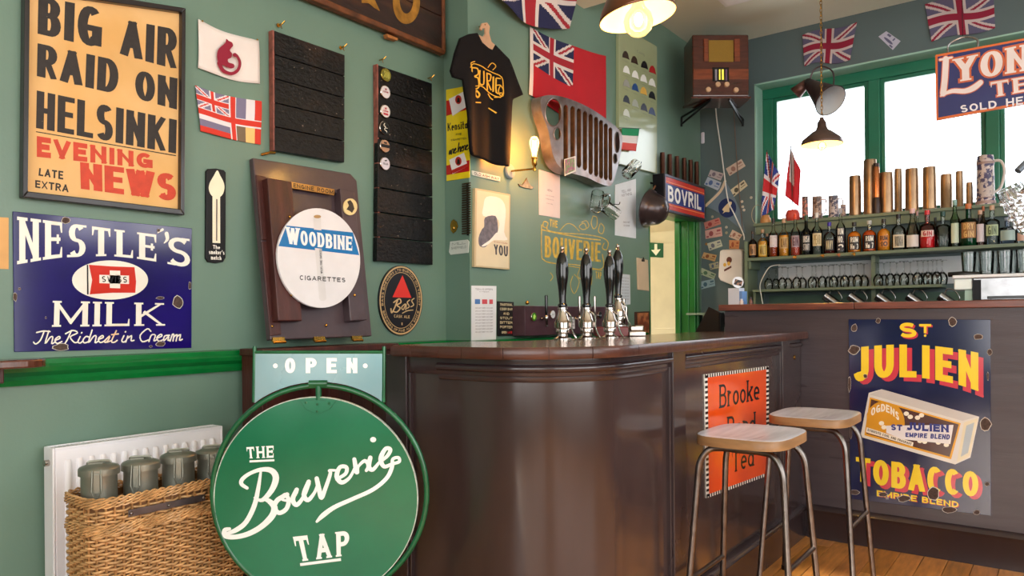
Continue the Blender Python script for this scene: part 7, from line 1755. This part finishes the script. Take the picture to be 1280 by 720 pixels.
a_.obj('orange_outline', P('c8643c', .3), S.root); b_m.obj('white_lettering', P('e8dede', .3), S.root)
m = MB(); write(m, 'SOLD HERE', quadpx(S, (1200, 132), (1302, 117), (1302, 127.5), (1201, 141)), yy, t=.2, track=.2, space=.6); m.obj('small_lettering', P('e4e2ea', .3), S.root)
m = MB()
pa, pb, pcx = S.p(1185, 66), S.p(1222, 59), S.p(1203, 46)
m.tube(catmull([(pa[0], -.01, pa[1]), (pa[0]+.005, -.01, pa[1]+.05), (pcx[0], -.01, pcx[1]), (pb[0]-.005, -.01, pb[1]+.05), (pb[0], -.01, pb[1])], 6), .006, 8); m.obj('hanging_loop', steel, S.root, smooth=True)
m = MB(); m.tube([(pcx[0], -.01, pcx[1]), (pcx[0], -.01, HC-S.root.location.z)], .002, 6); m.obj('hanging_wire', iron, S.root)
pe = S.p(1320, 30); m = MB(); m.tube([(pe[0], -.01, S.p(1320, 41)[1]), (pe[0], -.01, HC-S.root.location.z)], .002, 6); m.obj('hanging_wire', iron, S.root)
# --- pendant lamps
copper_s = mat('copper_enamel_shade', '7a4a30', .3, .6, var=.2, scale=8, coat=.3)
inner = mat('cream_enamel_inside', 'fff2d8', .4, var=0)
def pendant(name, label, loc, R_, tilt, power, cord, hi=1.0, shade=copper_s, bulb_r=.05):
    t = thing(name, label, 'lamp', loc)
    Mt = Matrix.Rotation(tilt, 4, (cos(YAW)*0+sin(YAW), -cos(YAW)*0-cos(YAW)*-1*0-cos(YAW), 0)) if tilt else Matrix.Identity(4)
    prof = [(R_, 0), (R_*.985, .012), (R_*.93, .035), (R_*.74, .09*hi), (R_*.5, .135*hi), (R_*.3, .16*hi), (R_*.22, .2*hi), (R_*.2, .25*hi)]
    o = MB().open_lathe(prof, 48, M=Mt).obj('shade', shade, t, smooth=True, ang=80); s_ = o.modifiers.new('thickness', 'SOLIDIFY'); s_.thickness = .0015; s_.offset = 0
    o = MB().open_lathe([(r_*.985, z_-.002) for r_, z_ in prof], 48, M=Mt).obj('shade_lining', inner, t, smooth=True, ang=80)
    MB().lathe([(R_*.2, .245*hi), (R_*.16, .26*hi), (R_*.1, .285*hi), (.012, .3*hi)], 24, M=Mt).obj('cap', shade, t, smooth=True)
    bz_ = Mt @ Vector((0, 0, -bulb_r*.35))
    m = MB(); prb = [(1e-5, -bulb_r), (bulb_r*.5, -bulb_r*.87), (bulb_r*.87, -bulb_r*.5), (bulb_r, 0), (bulb_r*.87, bulb_r*.5), (bulb_r*.5, bulb_r*.95), (bulb_r*.35, bulb_r*1.4)]
    m.open_lathe(prb, 28, tuple(bz_)).obj('bulb', thin('lamp_globe_glass', 'ffdc90', emit=.8), t, smooth=True)
    MB().sphere(tuple(bz_+Vector((0, 0, .01))), bulb_r*.3, 12, 8, sz=1.6).obj('filament', mat('pendant_filament', 'ffd890', .5, emit=60, emitcol='ffd088', var=0), t, smooth=True)
    if cord == 'chain':
        z = .3*hi; k = 0; top_ = HC-loc[2]
        while z < top_:
            L_ = .03; n = 12; pts = [(.0065*cos(a), 0, z+.015+.017*sin(a)) for a in [2*pi*i/n for i in range(n)]]
            if k % 2: pts = [(0, p[0], p[2]) for p in pts]
            MB().tube(pts, .0022, 5, closed=True).obj('chain_link', brass, t, smooth=True); z += .0255; k += 1
    else: MB().tube([(0, 0, .29*hi), (0, 0, HC-loc[2])], .005, 8).obj('cord', iron, t, smooth=True)
    MB().lathe([(.05, -.02), (.045, 0)], 20, (0, 0, HC-loc[2]-.001)).obj('ceiling_rose', copper_s, t, smooth=True)
    l = bpy.data.lights.new(name+'_glow', 'POINT'); l.energy = power; l.color = (1, .76, .42); l.shadow_soft_size = bulb_r*.8
    lo = bpy.data.objects.new(name+'_glow', l); COL.objects.link(lo); lo.parent = t; lo.location = bz_+Vector((0, 0, .0))
    return t
q = O+ray(797, 21)*3.25
pendant('pendant_lamp', 'big copper pendant lamp with a cream inside and glowing globe, over the bar', tuple(q), .17, radians(9), 10, 'cord', 1.0, bulb_r=.066)
q = O+ray(1027.5, 181)*5.0
pendant('chain_lamp', 'small dome pendant lamp hanging on a long brass chain in front of the window', tuple(q), .135, 0, 5, 'chain', .62, shade=mat('brown_steel_shade', '6a5650', .3, .6, var=.2, scale=10), bulb_r=.03)
# --- cone jug hung at the window
JP = Pl(0, (0, 5.75, 0)); S = Surf(JP, 1028, 112, 0, 'cone_jug', 'dark metal cone-shaped oil jug with a loop handle, hanging in front of the window', 'jug')
jm = mat('dark_tinned_metal', '4e4044', .35, .7, var=.2, scale=12)
p0 = S.p(1009, 103); p1 = S.p(1044, 131); ax2 = Vector((p1[0]-p0[0], -.13, p1[1]-p0[1])); L_ = ax2.length; Mq = ax2.normalized().to_track_quat('Z', 'Y').to_matrix().to_4x4()
o = MB().open_lathe([(.032, 0), (.05, L_*.25), (.10, L_*.85), (.118, L_)], 36, (p0[0], 0, p0[1]), Mq).obj('cone_body', jm, S.root, smooth=True); s_ = o.modifiers.new('thickness', 'SOLIDIFY'); s_.thickness = .002
MB().open_lathe([(.026, .004), (.092, L_*.85), (.111, L_*.995)], 36, (p0[0], 0, p0[1]), Mq).obj('tinned_inside', P('c8ccd0', .35), S.root, smooth=True)
p2 = S.p(994, 117); ax3 = Vector((p2[0]-p0[0], 0, p2[1]-p0[1])); Mq2 = ax3.normalized().to_track_quat('Z', 'Y').to_matrix().to_4x4()
o = MB().open_lathe([(.030, 0), (.052, ax3.length*1.0)], 28, (p0[0], 0, p0[1]), Mq2).obj('spout', mat('red_brown_tin', '6a4840', .4, .5, var=.2), S.root, smooth=True); s_ = o.modifiers.new('thickness', 'SOLIDIFY'); s_.thickness = .002
h1, h2, h3, h4, h5 = [S.p(*p) for p in ((1012, 102), (1017, 88), (1028, 83), (1041, 90), (1042, 108))]
MB().tube(catmull([(p[0], 0, p[1]) for p in (h1, h2, h3, h4, h5)], 6), .006, 8).obj('loop_handle', jm, S.root, smooth=True)
MB().tube([(h3[0], 0, h3[1]), (h3[0], 0, HC-S.root.location.z)], .0018, 6).obj('hanging_wire', iron, S.root)
# --- big glass stein hanging at the right edge
q = O+ray(1292, 287)*3.4
t = thing('glass_stein', 'large dimpled glass stein hanging tilted at the right edge of the picture', 'glass', tuple(q))
r_ = .056; V = []; N_ = 60; prof = [(r_*.86, 0), (r_, .012), (r_*1.02, .2), (r_*.97, .225), (r_*.9, .225), (r_*.92, .2), (r_*.86, .02), (1e-5, .018)]
for i, (r, z) in enumerate(prof):
    for j in range(N_): rr_ = r+(.003*abs(cos(6*2*pi*j/N_)) if 1 <= i <= 2 else 0); V.append((rr_*cos(2*pi*j/N_), rr_*sin(2*pi*j/N_), z))
f = [(i*N_+j, i*N_+(j+1) % N_, (i+1)*N_+(j+1) % N_, (i+1)*N_+j) for i in range(len(prof)-1) for j in range(N_)]+[tuple(range(N_-1, -1, -1))]
MB().add(V, f).obj('glass_body', glass, t, smooth=True, ang=60)
m = MB()
for ring_ in range(4):
    for j in range(10):
        a = 2*pi*(j+.5*(ring_ % 2))/10; m.sphere((r_*1.0*cos(a), r_*1.0*sin(a), .045+.042*ring_), .0135, 10, 6)
tag(m.obj('raised_dimples', glass, t, smooth=True), kind='stuff')
MB().tube(catmull([(r_, 0, .19), (r_+.05, 0, .2), (r_+.07, 0, .12), (r_+.04, 0, .05), (r_, 0, .04)], 5), .011, 10).obj('handle', glass, t, smooth=True)
ax = (RT*(-.45)+UPV*.8).normalized(); t.rotation_euler = ax.to_track_quat('Z', 'Y').to_euler()
hk = thing('hanging_strap', 'grey steel hanging strap above the big glass stein at the right edge', 'strap', tuple(O+ray(1272, 214)*3.4))
MB().tube([tuple(v_) for v_ in (Vector((0, 0, 0)), RT*.05+UPV*.05, RT*.35+UPV*.10, RT*.42+UPV*.2, RT*.42+UPV*(HC-(O+ray(1272, 214)*3.4).z))], .016, 10).obj('steel_strap', mat('grey_strap', '6a7480', .4, .4), hk, smooth=True)
t = thing('corner_shelf', 'small sage shelf by the green door frame, behind the end of the bar', 'shelf', tuple(WW.w(882, 391, .12)))
MB().box(-.13, .09, -.12, .115, -.018, 0).obj('shelf_board', shm, t, bevel=.002); MB().box(-.02, .0, -.02, .115, -.12, -.018).obj('bracket', shm, t)
q = O+ray(922, -4)*((HC-CAMH)/ray(922, -4).z); t = thing('ceiling_fitting', 'small white rectangular fitting on the ceiling at the top edge, above the radio', 'ceiling fitting', (q.x, q.y, HC-.012))
MB().box(-.13, .13, -.13, .10, 0, .0115).obj('plate', P('e8e8e4', .4), t, bevel=.003); MB().box(-.10, .10, -.10, .07, -.004, 0).obj('diffuser', P('f2f2f0', .3), t)
# --- machine and tumblers on the back counter ledge
YM_ = 4.30; MP = Pl(0, (0, YM_, 0)); zl = 1.283
x0 = MP.w(1188, 360).x; xm = MP.w(1216, 360).x; x1 = .62; ztop = MP.w(1230, 342).z
t = thing('steel_machine', 'brushed steel glass-washing machine with a pale side panel on the back counter, right', 'machine', (x0, YM_, zl))
def ma(mb, nm, m_, **k): o = mb.obj(nm, m_, t, **k); o.location = -Vector(t.location); return o
ma(MB().box(xm, x1, YM_, YM_+.17, zl, ztop-.02), 'steel_body', steel, bevel=.004)
ma(MB().box(x0+.01, x1+.02, YM_-.01, YM_+.19, ztop-.02, ztop-.004), 'top_tray', P('d8dce0', .3), bevel=.003)
ma(MB().box(x0+.015, xm-.002, YM_+.005, YM_+.16, zl+.055, ztop-.021), 'pale_side_box', P('dfeae6', .25), bevel=.006)
ma(MB().box(x0+.06, xm-.004, YM_+.02, YM_+.14, zl, zl+.054), 'pale_foot', P('a8c8b8', .35))
ma(MB().box(xm+.0, xm+.035, YM_-.003, YM_, zl, ztop-.03), 'dark_corner_post', iron)
ma(MB().box(xm+.06, x1-.05, YM_-.006, YM_-.0005, zl+.006, zl+.02), 'black_slot', black, bevel=.002)
m = MB(); m.tube([(x0-.01, YM_+.02, ztop+.002), (x0+.06, YM_+.01, ztop+.004), (x0+.12, YM_+.02, ztop-.002)], .013, 10); ma(m, 'black_handle', black, smooth=True)
def make_tumbler():
    t = thing('tumbler', '', 'glass', (0, 0, 0), 0, 'tumblers on the machine'); r = .034; h = .115
    MB().open_lathe([(1e-5, 0), (r*.8, 0), (r, h), (r*.94, h), (r*.76, .01), (1e-5, .008)], 20).obj('glass', thin_glass, t, smooth=True); return t
k = 0
for row, yo in ((0, .035), (1, .115)):
    for i in range(7):
        g_ = make_tumbler() if k == 0 else copy_tree(tu0)
        if k == 0: tu0 = g_
        g_['label'] = '%s clear tumbler from the left, %s row on top of the steel machine' % (ORD[i], 'front' if row == 0 else 'rear')
        g_['group'] = '%s row of tumblers on the machine' % ('front' if row == 0 else 'rear')
        g_.location = (xm-.02+i*.076+row*.02, YM_+yo, ztop-.003); k += 1
# --- things at the left end of the ledge: till, carton, round card, small bottles
YQ = 4.62; QP = Pl(0, (0, YQ, 0))
q = QP.w(885, 418); t = thing('till', 'black till on a stand behind the far end of the bar', 'till', (q.x, YQ, .92))
struct(MB().box(-2.3, CX0-.02, 4.5, 5.2, 0, .92), 'trim_6', brown2)
MB().box(-.1, .12, -.06, .12, .0, .035).obj('foot', iron, t, bevel=.004)
Mx = Matrix.Translation((.0, .02, .2)) @ Matrix.Rotation(radians(25), 4, 'Y') @ Matrix.Rotation(radians(-12), 4, 'X')
MB().box(-.075, .075, -.015, .015, -.14, .14, Mx).obj('screen', iron, t, bevel=.004)
MB().tube([(0, .03, .03), (0, .03, .2)], .018, 10).obj('stem', iron, t); MB().box(.085, .10, -.03, .03, .0, .32).obj('card_reader_arm', iron, t, bevel=.003)
MB().box(.10, .135, -.03, .02, .02, .16).obj('receipt_roll', P('c8b8a8', .6), t, bevel=.01)
MB().box(-.16, -.13, -.02, .02, .0, .13).obj('paper_pad', P('c8c0b8', .6), t)
q0 = Pl(0, (0, 4.36, 0)).w(905.5, 381)
t = thing('white_carton', 'small white and blue carton at the left end of the back counter ledge', 'carton', (CX0+.035, 4.36, 1.283), -.2)
MB().box(-.052, .022, -.03, .03, 0, .10).obj('carton', P('ccd4e4', .5), t, bevel=.001); MB().box(.0225, .04, -.028, .028, 0, .08).obj('blue_side', P('6890c8', .5), t)
t.location.x = CX0+.025
t = thing('round_card', 'round card with a small photo propped on the white carton', 'card', (CX0+.025, 4.35, 1.386), YAW)
MB().prism(circ(0, .032, .034, .034, 28), -.003, 0).obj('card', P('d8dce4', .4), t)
MB().prism([(-.026, .02), (.02, .008), (.028, .04), (-.016, .052)], -.0042, -.0032).obj('photo', mat('brown_photo', '8a6048', .5, col2='1c1818', mixscale=60, mixlo=.48, mixhi=.52), t)
for i, (px, c_, lab) in enumerate([(927, 'd8c8c0', 'tiny pale pot on the back counter ledge beside the upright'), (938.5, '6a4034', 'tiny dark bottle on the back counter ledge by the shelf upright')]):
    q = Pl(0, (0, 4.33, 0)).w(px, 381); t = thing('small_bottle' if i else 'small_pot', lab, 'bottle' if i else 'pot', (q.x, 4.33, 1.283)); MB().lathe([(.011, 0), (.011, .02), (.006, .028), (.006, .034 if i else .028)], 14).obj('body', P(c_, .3), t, smooth=True); MB().lathe([(.007, .028+.006*i), (.007, .034+.01*i)], 12).obj('cap', P('2a2020' if i else 'e0e0e0', .4), t)
# loose white cable drooping in front of the glass shelf
P3 = catmull([tuple(Pl(0, (0, YS-.02, 0)).w(x, y)) for x, y in [(975, 331), (962, 334), (953, 348), (950, 358), (952, 372), (956, 392)]], 6); o_ = Vector(P3[0])
tag(MB().tube([Vector(p)-o_ for p in P3], .004, 8).obj('cable', P('c8ccc8', .4), None, smooth=True, loc=o_), 'thin white cable looping down in front of the stemmed glasses', 'cable')
# --- blue tobacco sign on the back counter
S, o = board_sign('enamel_sign', 'blue enamel tobacco sign with yellow letters and a drawn cigarette box', 'sign', Pl(0, (0, YC, 0)), [(1060.5, 399), (1238, 399.5), (1239, 645), (1063, 623.5)], .006, mat('navy_blue_enamel', '141b44', .14, var=.15, scale=4, coat=.5, chips='8a8488', chipamt=.025, chipscale=9))
y = -.0065; red_, yel = MB(), MB()
def sh(tx, f, **k): write(red_, tx, f, y, dx=.13, dz=-.11, grow=.01, **k); write(yel, tx, f, y-.0006, **k)
write(red_, 'S', quadpx(S, (1124, 403), (1146, 403.5), (1146, 422.5), (1123, 421.5)), y, t=.24, dx=.1, dz=-.1); write(yel, 'S', quadpx(S, (1124, 403), (1146, 403.5), (1146, 422.5), (1123, 421.5)), y-.0006, t=.24)
write(red_, 'T', quadpx(S, (1149, 405), (1164, 405), (1164, 416.5), (1149, 416.5)), y, t=.25, dx=.13, dz=-.1); write(yel, 'T', quadpx(S, (1149, 405), (1164, 405), (1164, 416.5), (1149, 416.5)), y-.0006, t=.25)
yel.flat(S.ps(circ(1156.5, 419.5, 1.6, 1.6, 10)), y-.0006)
def jul(u, v):
    x = 1066+157*u; top = 437-8*sin(pi*min(u*1.15, 1)) + (10*max(u-.6, 0)/.4)**1.0; bot = 477-6*sin(pi*min(u*1.3, 1))+17*max(u-.55, 0)/.45
    return S.p(x, bot+(top-bot)*v)
def jul(u, v):
    x = 1066+157*u; top = 435-14*u*(1-u)*2.0+6*u; bot = 479-22*u*(1-u)*2.2+10*u
    return S.p(x, bot+(top-bot)*v)
sh('JULIEN', jul, t=.27, tn=.22, track=.2)
def tob(u, v):
    x = 1070+153*u; top = 571+19*u; bot = 601+20*u+3*sin(pi*u); return S.p(x, bot+(top-bot)*v)
sh('TOBACCO', tob, t=.27, tn=.22, track=.12)
write(red_, 'EMPIRE BLEND', quadpx(S, (1096, 612.5), (1198, 627), (1198, 634.5), (1096, 620)), y, t=.22, track=.18, dx=.1, dz=-.08); write(yel, 'EMPIRE BLEND', quadpx(S, (1096, 612.5), (1198, 627), (1198, 634.5), (1096, 620)), y-.0006, t=.22, track=.18)
red_.obj('red_shadow_lettering', P('c8384a', .2, coat=.5), S.root); yel.obj('yellow_lettering', P('efcf2a', .2, coat=.5), S.root)
def fl(L, c_, nm, k): MB().flat(S.ps(L), y-.0004*k).obj(nm, P(c_, .25, coat=.4), S.root)
fl([(1086, 491), (1102, 486.5), (1224, 521), (1213, 572), (1194, 580.5), (1075.5, 546)], 'd8d4cc', 'box_drawing', 1)
fl([(1087, 493), (1102, 487), (1223, 520.5), (1203, 526)], 'c4c0bc', 'box_top', 2)
fl([(1205, 528), (1222.5, 522.5), (1212, 571), (1196, 578)], 'dcd2b4', 'box_side', 2); fl([(1208, 532), (1218, 528), (1210, 566), (1201, 571)], 'a8b4bc', 'box_side_panel', 3)
fl([(1087.5, 496.5), (1201, 529), (1189, 574), (1080.5, 544)], 'd89a24', 'gold_frame', 2)
fl([(1089, 499), (1198.5, 530.5), (1187, 571), (1083, 542)], '4a2a26', 'brown_panel', 3)
m = MB(); cpx_ = [(1106+25*cos(a), 529+28*sin(a)) for a in [2*pi*k/30 for k in range(30)]]
cpx_ = [(min(max(x_, 1083.5), 1131), min(max(y_, 500+(x_-1089)*.2), 541+(x_-1083)*.27)) for x_, y_ in cpx_]; m.flat(S.ps(cpx_), y-.0016); m.obj('ochre_disc', P('d09428', .25), S.root)
fl([(1108, 532), (1192, 531), (1188, 555), (1128, 549), (1108, 541)], 'e4e0e0', 'banner', 5)
m = MB(); write(m, 'OGDENS', lambda u, v: S.p(1089+35*u, 518.5-9*sin(pi*u)+(2+4*u)-v*9.5+2*u), y-.002, t=.22); 
for c_ in ((1133, 517), (1138, 521), (1147, 522), (1152, 519), (1102, 529), (1105, 534), (1150, 551), (1156, 552), (1173, 553), (1183, 556), (1124, 543)): m.flat(S.ps(circ(c_[0], c_[1], 3.4, 2.8, 9)), y-.0019)
m.flat(S.ps([(1083.5, 534), (1142, 553), (1141, 558), (1082.5, 540)]), y-.0019); m.obj('white_print', P('eae2d0', .3), S.root)
m = MB(); write(m, 'ST', quadpx(S, (1114, 530), (1128, 531), (1128, 538.5), (1113.5, 537.5)), y-.0026, t=.26); write(m, 'JULIEN', quadpx(S, (1133, 527.5), (1186, 531), (1186, 540.5), (1133, 537.5)), y-.0026, t=.28, serif=.03)
write(m, 'EMPIRE BLEND', quadpx(S, (1132, 540.5), (1188, 543), (1187, 549.5), (1132, 546)), y-.0026, t=.24); m.obj('blue_print', P('1c2878', .3), S.root)
m = MB(); write(m, 'EXQUISITE COOL AND FRAGRANT', quadpx(S, (1085, 535.5), (1140, 553.5), (1139.5, 556.5), (1084.5, 538.5)), y-.0024, t=.2); m.obj('tiny_print', P('3a3028', .4), S.root)
chips(S, [(1068, 410, 4, 5), (1098, 401, 3, 3), (1191, 402, 5.5, 5.5), (1223, 421, 6, 3.5), (1068, 437, 7, 6), (1237, 440, 3, 4), (1062, 480, 2, 10), (1082, 470, 2.5, 2.5), (1232, 530, 7, 8), (1167, 617, 7, 8), (1130, 623, 8, 4), (1104, 618, 6, 3), (1221, 640, 4, 3), (1068, 615, 6, 3), (1234, 605, 3, 2.5), (1186, 637, 9, 4), (1064, 540, 1.5, 8), (1235, 470, 1.3, 6)], -.0098, 8)
# --- orange tea sign on the bar side
S, o = board_sign('enamel_sign', 'orange tea sign with a black and white chequered border on the bar side', 'sign', Pl(pi/2, (BX-.012, 0, 0)), [(881, 468), (961, 457.5), (961.5, 594), (883.5, 623)], .006, P('e8e4dc', .25, coat=.3))
def bbq(u, v): return S.p(881+(961-881)*u+2*(1-v)*(1-u), (468-10.5*u)*v+(623-29*u)*(1-v))
m = MB(); N1, N2 = 27, 40; bw, bh = .042, .028
for i in range(N1):
    for v0, v1 in ((1-bh, 1), (0, bh)): m.flat([bbq((i+.0)/N1, v0), bbq((i+.5)/N1, v0), bbq((i+.5)/N1, v1), bbq((i+.0)/N1, v1)], -.0065)
for i in range(N2//2+4):
    n2 = N2//2+4
    for u0, u1 in ((0, bw), (1-bw, 1)): m.flat([bbq(u0, (i+.25)/n2), bbq(u1, (i+.25)/n2), bbq(u1, (i+.75)/n2), bbq(u0, (i+.75)/n2)], -.0065)
m.obj('black_chequers', black, S.root)
MB().flat([bbq(bw, bh), bbq(1-bw, bh), bbq(1-bw, 1-bh), bbq(bw, 1-bh)], -.0068).obj('orange_panel', mat('orange_enamel', 'e04e12', .2, var=.06, scale=5, coat=.5), S.root)
m = MB()
write(m, 'Brooke', quadpx(S, (899, 481), (949, 473), (949, 499), (899, 510.5)), -.0072, t=.19, tn=.11, serif=.07, track=.14, st=.06)
write(m, 'Bond', quadpx(S, (909, 521), (944, 514.5), (944, 541), (909, 549.5)), -.0072, t=.19, tn=.11, serif=.07, track=.14, st=.06)
write(m, 'Tea', quadpx(S, (915, 563), (942, 556), (942, 582), (915, 591)), -.0072, t=.19, tn=.11, serif=.07, track=.14, st=.06)
m.obj('black_lettering', black, S.root)
